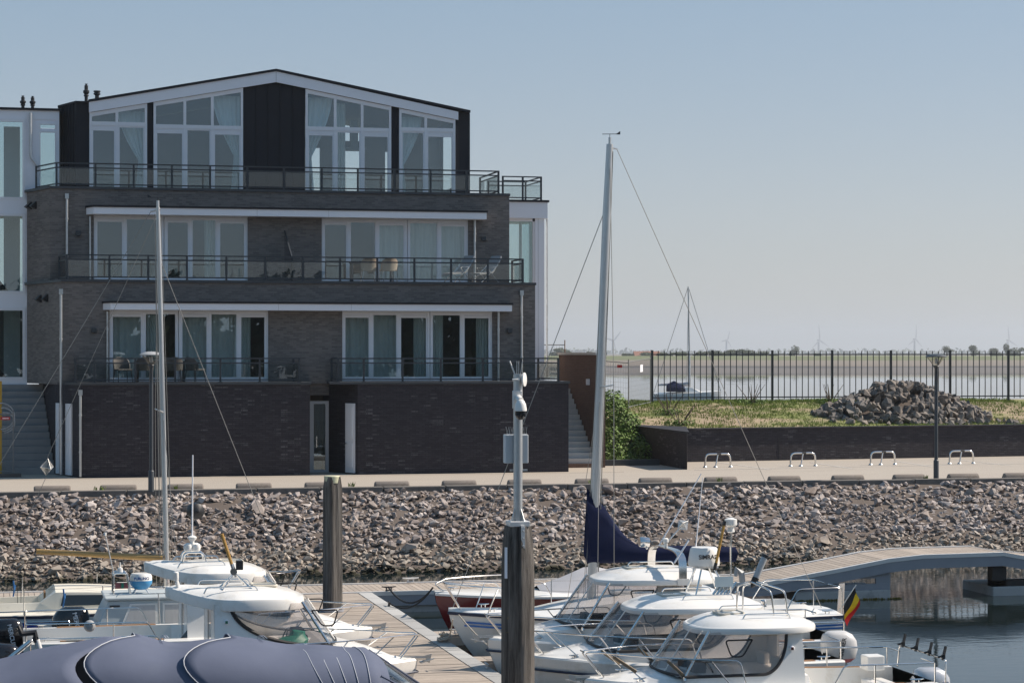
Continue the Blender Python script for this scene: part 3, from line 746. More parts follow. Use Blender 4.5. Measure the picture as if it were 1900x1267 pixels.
m = MB(); x = Xp(872, yw); m.box(x - .15, x - .02, yw + .16, yw + 2.2, zf, rr.z - .02); m.box(x - .15, x - .02, yw + 5.0, Y3 + LEN - .3, zf, rr.z - .02); m.box(x - .15, x - .02, yw + 2.2, yw + 5.0, zf, zf + .5); m.box(x - .15, x - .02, yw + 2.2, yw + 5.0, rr.z - .45, rr.z - .02); m.build('zinc_cladding', ZINC, bld)
a, b, c = XY(165, yw), XY(141, yw), XY(110, YA + .9)
m = MB(); zt = le.z - .02
m.prism([Vector((*b, zf)), Vector((*a, zf)), Vector((*a, zt)), Vector((*b, zt))], (0, .15, 0))
m.prism([Vector((*b, zf)), Vector((*c, zf)), Vector((*c, zt)), Vector((*b, zt))], (.12, .12, 0)); o = m.build('zinc_cladding', ZINC, bld)
for k in range(1, 7):
    q = Vector((*b, 0)).lerp(Vector((*c, 0)), k / 7); m = MB(); m.box(q.x - .03, q.x + .005, q.y - .03, q.y, zf, zt); m.build('standing_seam', ZINC, o)
m = MB(); plan_prism(m, [XY(168, yw - .1), XY(140, yw - .1), XY(107, YA + .9), XY(112, YA + 4), XY(168, YA + 4)], zt, zt + .06); m.build('roof_edge', ZINC, o)
def gable_window(px0, px1, mull, py_tr, curtains, vents):
    Y = Y3 + .02; x0, x1 = Xp(px0, Y), Xp(px1, Y); w = .085; ztr = Zp(py_tr, (px0 + px1) / 2, Y)
    pxs = [px0] + mull + [px1]
    m = MB()
    for i, p in enumerate(pxs):
        x = Xp(p, Y); lo, hi = (x, x + w) if i == 0 else ((x - w, x) if i == len(pxs) - 1 else (x - .05, x + .05))
        zz = soffit(p + (4 if i == 0 else -4 if i == len(pxs) - 1 else 0)) - .01
        m.prism([Vector((lo, Y, zf)), Vector((hi, Y, zf)), Vector((hi, Y, zz)), Vector((lo, Y, zz))], (0, .12, 0))
    m.box(x0 + w, x1 - w, Y + .005, Y + .115, ztr - .07, ztr + .07); m.box(x0 + w, x1 - w, Y + .005, Y + .115, zf, zf + .1)
    za, zb2 = soffit(px0), soffit(px1); m.prism([Vector((x0, Y + .003, za - .16)), Vector((x1, Y + .003, zb2 - .16)), Vector((x1, Y + .003, zb2 - .01)), Vector((x0, Y + .003, za - .01))], (0, .11, 0))
    o = m.build('gable_window', PAINTW, bld)
    for i in range(len(pxs) - 1):
        a, b = Xp(pxs[i], Y) + (.05 if i else w), Xp(pxs[i + 1], Y) - (.05 if i < len(pxs) - 2 else w)
        m = MB()
        for (q0, q1) in ((a, a + .05), (b - .05, b)): m.box(q0, q1, Y + .03, Y + .09, zf + .1, ztr - .07)
        m.box(a + .05, b - .05, Y + .03, Y + .09, ztr - .13, ztr - .07); m.build('sash', PAINTW, o)
        top = ztr - .13
        if i in vents:
            m = MB(); m.box(a + .05, b - .05, Y + .02, Y + .08, top - .13, top - .005); m.box(a + .07, b - .07, Y + .012, Y + .02, top - .06, top - .045); m.build('vent_grille', PAINTW, o); top -= .13
        m = MB(); m.box(a + .05, b - .05, Y + .055, Y + .065, zf + .1, top); m.build('pane', GLASS, o)
        sa, sb = za + (zb2 - za) * (a - x0) / (x1 - x0) - .16, za + (zb2 - za) * (b - x0) / (x1 - x0) - .16
        if min(sa, sb) > ztr + .1:
            m = MB(); m.prism([Vector((a, Y + .055, ztr + .07)), Vector((b, Y + .055, ztr + .07)), Vector((b, Y + .055, sb)), Vector((a, Y + .055, sa))], (0, .01, 0)); m.build('pane', GLASS, o)
        if i in curtains: drape(o, a - .02, b + .02, Y + .5, zf + .05, max(sa, sb) - .1, curtains[i])
gable_window(166, 273, [217], 230, {1: 'tie_r'}, (0,))
gable_window(285, 451, [343, 394], 236, {2: 'tie_r'}, (0, 2))
gable_window(567, 726, [622, 672], 240, {0: 'tie_l', 1: 'left'}, (0, 2))
gable_window(741, 845, [790], 241, {0: 'tie_l'}, (1,))
m = MB(); m.box(Xp(141, yw), Xp(870, yw), Y3 + .3, Y3 + LEN - .4, zf - .06, zf + .05); m.build('penthouse_floor', ROOMD, bld)
yb = Y3 + 6.5; m = MB(); zc = 99
for (a, b, z0_, z1_) in ((150, 512, zf, zc), (512, 600, zf, zc), (640, 690, zf, zc), (722, 770, zf, zc), (800, 846, zf, zc), (600, 640, zf + 2.3, zf + 2.7), (600, 640, zf, zf + .5), (690, 722, zf + 2.3, zf + 2.6), (770, 800, zf + 2.2, zc), (690, 722, zf, zf + .3)):
    xa_, xb_ = Xp(a, Y3) + .01, Xp(b, Y3); za_, zb_ = min(z1_, soffit(a) + .06), min(z1_, soffit(b) + .06)
    m.prism([Vector((xa_, yb, z0_)), Vector((xb_, yb, z0_)), Vector((xb_, yb, zb_)), Vector((xa_, yb, za_))], (0, .15, 0))
m.build('penthouse_back_wall', ROOMW, bld)
m = MB(); x = Xp(512, yw); m.box(x - .6, x + .6, Y3 + .6, yb, zf, fas.z - .05); m.build('party_wall', ROOMW, bld)
# cooker hood seen through the glass
m = MB(); h = Xp(657, Y3 + 2.5); m.box(h - .14, h + .14, Y3 + 2.4, Y3 + 2.7, zf + 1.95, zf + 3.0); m.box(h - .45, h + .45, Y3 + 2.3, Y3 + 2.8, zf + 1.85, zf + 1.95); m.build('cooker_hood', GREYP, bld)
# flues on the roof
def flue(px, ytop, ybot, Y, w, kind):
    p = P(px, ybot, Y); H = Zp(ytop, px, Y) - p.z; m = MB()
    if kind == 'cone': prof = [(w * .55, -.3), (w * .55, H * .28), (w * .8, H * .3), (w * .8, H * .36), (w * .62, H * .4), (w, H * .5), (w, H * .62), (w * .6, H * .66), (w * .62, H * .9), (w * .3, H * .91), (w * .3, H * .96), (w * .5, H * .97), (w * .5, H)]
    else: prof = [(w * .6, -.3), (w * .6, H * .55), (w, H * .62), (w, H * .72), (w * .8, H * .74), (w * .8, H * .86), (w, H * .87), (w, H)]
    m.lathe(prof, p, 14); m.build('flue', BLACKP, bld, smooth=True, angle=30)
flue(42.5, 178, 204, YA + 1.5, .11, 'cone'); flue(60.5, 179, 204, YA + 1.5, .11, 'cone'); flue(160, 156, 189, Y3 + 2.2, .115, 'cone'); flue(180, 169, 187, Y3 + 1.5, .13, 'cap')
# ---- white stair hall on the left
m = MB()
zs = [(Zp(205, 60, YA), Zp(222, 60, YA)), (Zp(371, 25, YA), Zp(396, 25, YA)), (Zp(545, 25, YA), Zp(571, 25, YA))]
xL, xR = Xp(-190, YA), Xp(50, YA)
for k, (zt_, zb_) in enumerate(zs): m.box(xL, Xp(110, YA) if k == 0 else xR, YA, YA + .3, zb_, zt_)
m.box(Xp(47, YA), Xp(72, YA), YA + .02, YA + .3, ZP, zs[0][1]); m.box(Xp(105, YA), Xp(110, YA), YA + .02, YA + .3, Z2, zs[0][1])
m.box(Xp(72, YA), Xp(105, YA), YA + .03, YA + .28, Zp(243, 90, YA), Zp(239, 90, YA)); m.box(Xp(72, YA), Xp(105, YA), YA + .03, YA + .28, zs[0][1] - .12, zs[0][1])
m.box(xL, xR, YA, YA + .3, ZP - .05, ZP + .12)
hall = m.build('stair_hall', FASCIA, bld)
m = MB(); m.box(xL - .1, Xp(112, YA), YA - .08, YA + 4, zs[0][0], zs[0][0] + .08); m.build('roof', ZINC, hall)
for (a, b, zb_, zt_) in ((-190, 47, zs[1][0], zs[0][1]), (-190, 47, zs[2][0], zs[1][1]), (-190, 47, ZP + .12, zs[2][1]), (72, 105, Z2, Zp(243, 90, YA)), (72, 105, Zp(239, 90, YA), zs[0][1] - .12)):
    x0, x1 = Xp(a, YA), Xp(b, YA); m = MB(); w = .1
    if a < 0:
        m.box(x1 - w, x1, YA - .02, YA + .1, zb_, zt_); m.box(x0, x1 - w, YA - .02, YA + .1, zt_ - w, zt_); m.box(x0, x1 - w, YA - .02, YA + .1, zb_, zb_ + w); m.box(x0, x0 + w, YA - .02, YA + .1, zb_ + w, zt_ - w)
    else:
        m.box(x1 - .06, x1, YA, YA + .1, zb_, zt_); m.box(x0, x0 + .06, YA, YA + .1, zb_, zt_); m.box(x0 + .06, x1 - .06, YA, YA + .1, zt_ - .06, zt_)
    m.build('window_frame', PAINTW, hall)
    m = MB(); m.box(x0 + .06, x1 - .06, YA + .03, YA + .04, zb_ + .02, zt_ - .02); m.build('pane', GLASST, hall)
m = MB()
for (zt_, zb_) in zs[1:]: m.box(xL, xR + .5, YA + .3, YA + 5, zb_ + .1, zt_)
m.box(xL, xR + 2.5, YA + 5, YA + 5.2, ZP, zs[2][1]); m.build('landing', ROOMW, hall)
# steel stair flights inside the hall
for k, (z0_, z1_) in enumerate(((ZP, zs[2][0]), (zs[2][0], zs[1][0]))):
    m = MB()
    for i in range(14):
        t = i / 13; x = xR - .8 - 2.6 * t; z = z0_ + (z1_ - z0_) * t; m.box(x - .13, x + .13, YA + 1.2, YA + 2.2, z, z + .05)
    m.bar((xR - .7, YA + 1.2, z0_), (xR - 3.5, YA + 1.2, z1_), .05, .25); m.build('stair_flight', ZINC, hall)
for px in (12, 22, 32):
    m = MB(); x = Xp(px, YA + 2.8); m.box(x - .1, x + .1, YA + 2.8, YA + 2.95, ZP, zs[0][1]); m.build('column', PAINTW, hall)
# ---- glazed lift tower on the right
YT = 84.2
zt0, zt1 = Zp(375, 980, YT), Zp(405, 980, YT); xa, xb = Xp(935, YT), Xp(1016, YT)
m = MB(); m.box(xa, xb, YT, YT + 4, zt1, zt0); tow = m.build('rear_tower', FASCIA, bld)
m = MB(); m.box(xa, xb + .06, YT - .06, YT + 4, zt0, zt0 + .08); m.build('roof', ZINC, tow)
xp0, xp1 = Xp(994, YT), Xp(1011, YT)
m = MB(); m.box(xp0, xp1, YT + .1, YT + .4, PV, zt1); m.build('pillar', FASCIA, tow)
m = MB(); m.box(xp1 - .25, xp1 - .24, YT + .095, YT + .1, PV, zt1); m.build('panel_joint', GREYP, tow)
m = MB(); z_ = Zp(528, 970, YT)
for (a, b) in ((942, 946.5), (990, 994)): m.box(Xp(a, YT), Xp(b, YT), YT + .15, YT + .3, z_ - .6, zt1)
m.box(xa, xp0, YT + .15, YT + .3, zt1 - .12, zt1 - .002); m.build('window_frame', PAINTW, tow)
m = MB(); m.box(Xp(946.5, YT), Xp(990, YT), YT + .2, YT + .21, z_ - .6, zt1 - .12); m.build('pane', GLASST, tow)
m = MB(); m.box(xp1 - .14, xp1 - .01, YT + .4, YT + 3.6, z_ - .8, z_ - .6); m.box(xa, xp1, YT + 3.6, YT + 3.7, z_ - .6, z_ - .3)
for q in (966, 984): m.box(Xp(q, YT + 3) - .05, Xp(q, YT + 3) + .05, YT + 3, YT + 3.1, z_ - .6, zt1)
m.build('mullion', PAINTW, tow)
m = MB(); m.box(xp1 - .05, xp1 - .04, YT + .4, YT + 3.6, z_ - .6, zt1); m.build('pane', GLASST, tow)
m = MB(); m.box(xa, xp0, YT + .15, YT + 3.6, PV, z_ - .81); m.build('tower_base', BRICK_B, tow)
rail_px(YT + .1, [933, 970, 1004], zt0 + .08, hz(328, 970, YT, zt0 + .08), end=[(Xp(1004, YT), YT + 2.6), (Xp(933, YT), YT + 2.6)])
# ---- downpipes, lamps, wall vents
def downpipe(px, ytop, ybot, Y, r=.045, bend=True, hopper=True):
    x = Xp(px, Y); zt_, zb_ = Zp(ytop, px, Y), Zp(ybot, px, Y); y = Y - .08
    m = MB(); m.tube([(x, y, zb_), (x, y, zt_)], r, 10)
    for z in (zb_ + (zt_ - zb_) * .3, zb_ + (zt_ - zb_) * .75): m.lathe([(r * 1.25, -.03), (r * 1.25, .03)], (x, y, z), 10)
    if hopper: m.box(x - r * 1.5, x + r * 1.5, y - r * 1.5, y + r * 1.5, zt_ - .02, zt_ + .16)
    return m.build('downpipe', GALV, bld, smooth=True)
downpipe(124, 368, 520, Y2); downpipe(880, 404, 524, Y2, hopper=False); downpipe(167, 402, 520, Y2, hopper=False, r=.035)
downpipe(967, 547, 712, Y1); downpipe(924, 578, 711, Y1, hopper=False); downpipe(199, 578, 711, Y1, hopper=False, r=.035)
downpipe(113, 545, 880, Y0 + 1.35); downpipe(149, 732, 884, Y0); downpipe(1014, 405, 700, YT + .35, r=.04, hopper=False)
m = MB(); x = Xp(57, YA - .1); zt_ = zs[0][0]; m.tube(fillet([(x, YA - .1, zt_ - .1), (x, YA - .1, Zp(292, 57, YA)), (Xp(72, YA - .1), YA - .1, Zp(312, 70, YA))], .1), .05, 8); m.build('downpipe', GALV, bld, smooth=True)
for (px, py, Y) in ((145, 434, Y2), (897, 443, Y2), (174, 613, Y1), (945, 614, Y1)):
    p = P(px, py, Y); m = MB(); m.box(p.x - .09, p.x + .09, Y - .13, Y, p.z - .07, p.z + .09); m.box(p.x - .06, p.x + .06, Y - .11, Y - .02, p.z - .09, p.z - .07); m.build('wall_lamp', RAILM, bld, bevel=.01)
a1, b1 = Vector((*XY(93, Y2), 0)), Vector((*XY(50, YA), 0)); a2, b2 = Vector((*XY(115, Y1), 0)), Vector((*XY(50, YA), 0))
for (aa, bb, px, py) in ((a1, b1, 57, 383), (a1, b1, 66, 382), (a2, b2, 76, 555), (a2, b2, 88, 554)):
    q = side_pt(aa, bb, px); n = outn(aa, bb); z = Zp(py, px, q[1]); tt = (bb - aa).normalized() * .12; c = Vector((*q, z))
    m = MB(); m.prism([c - tt + Vector((0, 0, .15)), c + tt + Vector((0, 0, .15)), c + tt - Vector((0, 0, .12)), c - tt - Vector((0, 0, .12))], n * .03)
    m._add([c - tt + n * .03 + Vector((0, 0, .15)), c + tt + n * .03 + Vector((0, 0, .15)), c + tt + n * .22 - Vector((0, 0, .02)), c - tt + n * .22 - Vector((0, 0, .02)), c - tt + n * .03 - Vector((0, 0, .12)), c + tt + n * .03 - Vector((0, 0, .12))], [(0, 1, 2, 3), (0, 3, 4), (1, 5, 2), (3, 2, 5, 4)])
    m.build('vent_hood', BLACKP, bld)
# glass privacy screen between the second-floor terraces
p0, p1 = P(541, 522, Y1 + .3), P(541, 432, Y1 + .3)
m = MB(); xs = Xp(541, Y1 + .5); m.bar((xs, Y1 + .4, Z1 + .09), (xs, Y1 + .4, Z1 + 1.0), .05, .05); m.bar((xs, Y1 + .4, Z1 + .97), (xs - .1, Y1 + 1.7, Z1 + 1.95), .05, .05); m.build('privacy_screen', RAILM, bld)
o = bpy.data.objects[-1] if False else None
m = MB(); m._add([(xs, Y1 + .42, Z1 + .12), (xs - .1, Y1 + 1.75, Z1 + .12), (xs - .1, Y1 + 1.75, Z1 + 1.9), (xs, Y1 + .42, Z1 + .95)], [(0, 1, 2, 3)]); m.build('screen_glass', VINYLG, bld)

# ---- balcony furniture
WICK = mat('wicker', (.40, .33, .26), .8, var=.25, vs=40, bump=.5, bs=60)
WICKD = mat('dark_wicker', (.09, .085, .08), .7, var=.2, vs=30, bump=.4, bs=60)
CUSH = mat('grey_cushion', (.30, .30, .31), .9, var=.08)
def armchair(loc, rz, label, mat_, group, legm=STEEL):
    t = thing('balcony_chair', loc, label, 'chair', group, rz)
    m = MB(); m.box(-.26, .26, -.25, .25, .40, .46); m.build('seat', mat_, t, world=False, bevel=.02)
    m = MB(); secs = []
    for k in range(9):
        a = pi * (k / 8); x, y = -.30 * cos(a), .10 + .20 * sin(a); top = .62 + .26 * sin(a) ** .7
        secs.append([(x, y, .40), (x * 1.03, y + .01, (.4 + top) / 2), (x * 1.06, y + .04, top), (x * .94, y + .02, top), (x * .92, y - .02, (.4 + top) / 2), (x * .9, y - .02, .40)])
    m.loft(secs, closed=True, cap0=True, cap1=True); m.build('backrest', mat_, t, world=False, smooth=True)
    for sx in (-1, 1):
        for sy in (-1, 1):
            m = MB(); m.tube([(sx * .22, sy * .2, .42), (sx * .26, sy * .26, 0)], .014, 6); m.build('leg', legm, t, world=False)
    return t
def table(loc, w, d, h, label, mat_=RAILM):
    t = thing('balcony_table', loc, label, 'table')
    m = MB(); m.box(-w / 2, w / 2, -d / 2, d / 2, h - .04, h); m.build('table_top', mat_, t, world=False, bevel=.006)
    for sx in (-1, 1):
        for sy in (-1, 1):
            m = MB(); x, y = sx * (w / 2 - .06), sy * (d / 2 - .06); m.box(x - .03, x + .03, y - .03, y + .03, 0, h - .042); m.build('leg', mat_, t, world=False)
zz = Z1 + .09
armchair((Xp(684, Y1 + .55), Y1 + .55, zz), pi, 'pale wicker armchair by the black table, the one beside the privacy screen end', WICK, 'pale wicker chairs on the second balcony')
armchair((Xp(720, Y1 + .55), Y1 + .55, zz), pi + .15, 'pale wicker armchair by the black table, on the loungers side', WICK, 'pale wicker chairs on the second balcony')
table((Xp(690, Y1 + 1.15), Y1 + 1.2, zz), 1.6, .55, .74, 'black balcony table behind the two pale wicker armchairs')
def lounger(px, Y, z, label):
    t = thing('lounge_chair', (Xp(px, Y), Y, z), label, 'lounge chair', 'folding lounge chairs on the second balcony', .5)
    m = MB(); m.loft([[(x, -.28, zc), (x, .28, zc), (x, .28, zc + .06), (x, -.28, zc + .06)] for x, zc in ((-.55, .28), (.05, .34), (.15, .40), (.5, .95))], closed=True, cap0=True, cap1=True); m.build('cushion', CUSH, t, world=False)
    for s in (-.3, .3):
        m = MB(); m.tube([(-.5, s, 0), (.25, s, .6), (.5, s, .95)], .014, 6); m.tube([(.35, s, 0), (-.2, s, .55), (.2, s, .58)], .014, 6); m.build('frame', STEEL, t, world=False)
lounger(852, Y1 + .75, zz, 'grey folding lounge chair by the downpipe, next to the window')
lounger(902, Y1 + .75, zz, 'grey folding lounge chair at the railing corner under the wall lamp')
zz = ZP + .08
for k, (px, dy, rz, lb) in enumerate(((228, .75, .3, 'dark wicker chair at the downpipe end of the low balcony'), (268, .6, pi, 'dark wicker chair seen from behind beside the street lamp head'), (322, .65, pi, 'dark wicker chair seen from behind, right by the boat mast'), (362, .9, 2.2, 'dark wicker chair turned sideways past the mast, under the striped curtains'))):
    armchair((Xp(px, Y0 + dy), Y0 + dy, zz), rz, lb, WICKD, 'dark chairs on the low balcony', BLACKP)
table((Xp(298, Y0 + 1.25), Y0 + 1.25, zz), 1.7, .5, .74, 'dark balcony table ringed by dark wicker chairs')
# ================================================================ STREET THINGS
# ---- right-hand outdoor stairs and their wall
XS0, XS1 = Xp(1055, Y0) + .02, 21.8
st = thing('outdoor_stairs', ((XS0 + XS1) / 2, 79.2, PV), 'pale concrete stairs climbing between the black brick plinth and a brown brick wall', 'stairs')
m = MB(); m.box(XS0, XS1, 79.15, 79.3, PV - .1, PV + .15); m.build('brick_riser', BRICK_S, st)
for k in range(14):
    y = 79.3 + k * .285; z = PV + .15 + (k + 1) * .195
    m = MB(); m.box(XS0, XS1, y, 84.0, z - .195, z); m.build('step', STEPC, st, bevel=.012)
w = thing('stair_wall', (22.0, 83, PV), 'tall brown brick wall with a white capstone beside the pale stairs', 'wall')
m = MB(); m.box(21.82, 22.15, 79.25, 84.9, PV - .2, 6.28); m.build('brickwork', BRICK_S, w)
m = MB(); m.box(21.76, 22.21, 79.2, 84.95, 6.28, 6.37); m.build('capstone', STEPC, w)
m = MB(); m.box(21.70, 21.815, 80.2, 80.34, 5.15, 5.38); m.build('wall_lamp', PAINTW, w)
# ---- left-hand stairs
ls = thing('entrance_stairs', (Xp(40, 80), 79.2, PV), 'shaded grey concrete stairs leading up to the glazed stair hall', 'stairs')
n = 13; z_top = ZP - .05
wl = (Vector((*XY(104, 79.0), 0)), Vector((*XY(72, 83.6), 0)))
for k in range(n):
    y = 79.1 + k * .265; z = PV + (k + 1) * (z_top - PV) / n; t = (y - wl[0].y) / (wl[1].y - wl[0].y); xr = wl[0].x + (wl[1].x - wl[0].x) * max(0, t) - .03
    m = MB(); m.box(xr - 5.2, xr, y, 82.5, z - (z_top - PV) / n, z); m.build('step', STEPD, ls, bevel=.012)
# ---- retaining wall
rw = thing('retaining_wall', ((A.x + Efar.x) / 2, (A.y + Efar.y) / 2, PV), 'long low black brick retaining wall behind the parking bays', 'wall')
zt = 3.36
m = MB(); q = [A, Efar, Efar + wn_ * .3, A + wn_ * .3]; m.prism([Vector((p.x, p.y, PV - .3)) for p in q], (0, 0, zt - PV + .3)); m.build('brickwork', BRICK_K, rw)
m = MB(); m.prism([Vector((p.x, p.y, PV - .3)) for p in (Bq, A + Vector((.0, -.02, 0)), A + wn_ * .3 - wdir * .02, Cq + Vector((.1, .3, 0)), Cq)], (0, 0, zt + .06 - PV + .3)); m.build('wing_wall', BRICK_K, rw)
m = MB(); q = [A - wn_ * .05 + wdir * .05, Efar - wn_ * .05, Efar + wn_ * .35, A + wn_ * .35 + wdir * .05]; m.prism([Vector((p.x, p.y, zt)) for p in q], (0, 0, .05)); m.build('coping', BRICK_K, rw)
m = MB(); m.prism([Vector((p.x, p.y, zt + .062)) for p in (Bq + Vector((.06, -.06, 0)), A + Vector((.06, .3, 0)), Cq + Vector((.1, .35, 0)), Cq + Vector((-.05, -.05, 0)))], (0, 0, .05)); m.build('coping', BRICK_K, rw)
for px in (1452, 1757):
    t = (Xp(px, A.y) - A.x) / wdir.x; c = A + wdir * t; m = MB(); m.box(c.x - .012, c.x + .012, c.y - .008, c.y + .05, PV, zt); m.build('movement_joint', RUBBER, rw)
m = MB(); a, b = Vector((22.2, 80.35, PV)), Vector((24.6, 80.35, PV)); m.prism([Vector((a.x, a.y, PV)), Vector((b.x, b.y, PV)), Vector((b.x, b.y + .25, PV)), Vector((a.x, a.y + .25, PV))], (0, 0, .22))
tag(m.build('edging_wall', COPING), 'low dark edging wall at the foot of the leafy shrub', 'wall')
# ---- steel hoops
def hoop(pxc, base_y, label):
    c = PG(pxc, base_y, PV); t = thing('steel_hoop', c, label, 'parking hoop', 'stainless hoops in front of the retaining wall', atan2(wdir.y, wdir.x))
    hw, H, r = .52, .50, .035
    m = MB(); m.tube(fillet([(-hw, 0, 0), (-hw + .02, 0, H), (hw - .02, 0, H), (hw, 0, 0)], .18, 6), r, 10); m.build('hoop_tube', STEEL, t, smooth=True, world=False)
    m = MB(); m.tube([(.0, .0, H), (-.12, -.05, 0)], .028, 8); m.build('brace', STEEL, t, smooth=True, world=False)
    m = MB(); m.tube([(-.05, 0, H), (.12, 0, H)], .038, 8); m.build('clamp', BLACKP, t, smooth=True, world=False)
    for x, y in ((-hw, 0), (hw, 0), (-.12, -.05)):
        m = MB(); m.lathe([(.085, 0), (.085, .012), (.05, .06), (.036, .07)], (x, y, 0), 10); m.build('foot_plate', GALV, t, world=False, smooth=True)
for px, y, lb in ((1332, 867, 'stainless steel hoop in the parking bay next to the wing wall corner'), (1490, 865, 'stainless steel hoop in the second parking bay counted from the wing wall'), (1638, 862.5, 'stainless steel hoop just before the street lamp, below the stone pile'), (1784, 860.5, 'stainless steel hoop just past the street lamp, below the end of the stone pile')): hoop(px, y, lb)
# ---- wheel stops along the quay edge
ws = [(97, 'in front of the entrance stairs and the plinth doors'), (220, 'just beside the street lamp by the brick plinth'), (344, 'behind the bare mast of the blue-hulled sailboat'), (471, 'in front of the black plinth, where the sailboat shroud crosses it'), (598, 'partly behind the yellow-capped pile, opposite the glass door'),
      (727, 'in front of the plinth beside the white side door'), (852, 'in front of the plinth, next before the camera mast'), (973, 'right behind the camera mast pole'), (1098, 'behind the tall mast of the striped sailboat, opposite the pale stairs'), (1216, 'in front of the wing wall and leafy shrub'), (1337, 'before the hoop nearest the wing wall, behind the whip antenna'), (1455, 'between the first and second steel hoops'), (1573, 'between the second and third steel hoops'), (1686, 'next to the foot of the lamp by the stone pile, hoop side'), (1787, 'past the lamp by the stone pile, before the last hoop'), (1890, 'last one, beyond every steel hoop')]
proto = None
for k, (px, wlab) in enumerate(ws):
    X = Xp(px, KERB_Y + .45); loc = (X, KERB_Y + .45, PV)
    if proto is None:
        m = MB(); secs = []
        for u in (-.56, -.54, -.50, .50, .54, .56):
            e = .72 if abs(u) > .55 else (.92 if abs(u) > .53 else 1)
            secs.append([(u, -.13, 0), (u, -.125 * e, .08 * e), (u, -.07 * e, .155 * e), (u, 0, .175 * e), (u, .07 * e, .155 * e), (u, .125 * e, .08 * e), (u, .13, 0)])
        m.loft(secs, closed=True, cap0=True, cap1=True); proto = m.build('wheel_stop', STOPC, smooth=True, world=False, recalc=True)
        o = proto
    else: o = proto.copy(); COL.objects.link(o)
    tag(o, 'concrete wheel stop ' + wlab, 'wheel stop', 'concrete wheel stops along the quay edge')
    o.location = loc; o.rotation_euler = (0, 0, rnd(-.02, .02))
# ---- street lamps
BARK = mat('bark', (.09, .07, .055), .9, var=.2)
LAMPG = glass_mat('lamp_bowl', (.86, .86, .82), 1.5)
LAMPM = mat('lamp_post_paint', (.055, .065, .075), .45, var=.15, vs=2)
def street_lamp(px, ybase, ytop, label):
    c = PG(px, ybase, PV); D = c.x * SA + c.y * CA; H = (ybase - ytop) * D / F_PX
    t = thing('street_lamp', c, label, 'street lamp', 'street lamps on the quay')
    m = MB(); m.lathe([(.09, 0), (.09, .62), (.085, .64), (.062, .66), (.062, H * .75), (.055, H - .50), (.07, H - .48)], c, 14); m.build('pole', LAMPM, t, smooth=True)
    m = MB(); m.lathe([(.07, H - .48), (.10, H - .43), (.075, H - .40)], c, 14); 
    for k in range(3):
        a = k * 2.1 + .4; m.tube([c + Vector((.06 * cos(a), .06 * sin(a), H - .46)), c + Vector((.16 * cos(a), .16 * sin(a), H - .30)), c + Vector((.29 * cos(a), .29 * sin(a), H - .13))], .013, 6)
    m.build('lamp_bracket', LAMPM, t, smooth=True)
    m = MB(); m.lathe([(.06, H - .42), (.12, H - .36), (.28, H - .14), (.30, H - .11)], c, 20); m.build('lamp_bowl', LAMPG, t, smooth=True)
    m = MB(); m.lathe([(.355, H - .12), (.36, H - .10), (.30, H - .05), (.15, H - .01), (.001, H)], c, 22); m.build('lamp_cap', GREYP if px < 500 else LAMPM, t, smooth=True)
    m = MB(); m.lathe([(.03, H - .34), (.05, H - .30), (.05, H - .18), (.02, H - .14)], c, 10); m.build('bulb', PAINTW, t, smooth=True)
street_lamp(280.5, 912, 652, 'dark street lamp with a glass bowl in front of the black brick plinth')
street_lamp(1737, 889, 656, 'dark street lamp with a glass bowl in front of the stone pile')
# ---- bar fence behind the plot
FY = 94.3
zb, ztp = Zp(742, 1500, FY), Zp(651, 1500, FY)
fe = thing('bar_fence', (Xp(1560, FY), FY, zb), 'dark steel bar fence along the back of the grassy plot', 'fence')
FM = mat('fence_dark_paint', (.02, .024, .03), .5, var=.1)
posts = [1210, 1322, 1433, 1544, 1653, 1763, 1871, 1979]
for p in posts:
    x = Xp(p, FY); m = MB(); m.box(x - .045, x + .045, FY - .045, FY + .045, plot_z(x, FY) - .1, ztp + .03); m.build('post', FM, fe)
for z in (ztp - .16, zb + .14):
    m = MB(); m.box(Xp(1210, FY), Xp(1979, FY), FY - .022, FY + .022, z - .025, z + .025); m.build('rail', FM, fe)
me = None
for a, b in zip(posts, posts[1:]):
    for k in range(1, 10):
        x = Xp(a, FY) + (Xp(b, FY) - Xp(a, FY)) * k / 10
        if me is None:
            m = MB(); m.box(-.016, .016, -.016, .016, zb + .04 - zb, ztp - zb); o = m.build('bar', FM, fe, world=False); me = o.data; o.location = (x - fe.location.x, 0, 0)
        else:
            o = bpy.data.objects.new('bar', me); COL.objects.link(o); o.parent = fe; o.location = (x - fe.location.x, 0, 0)
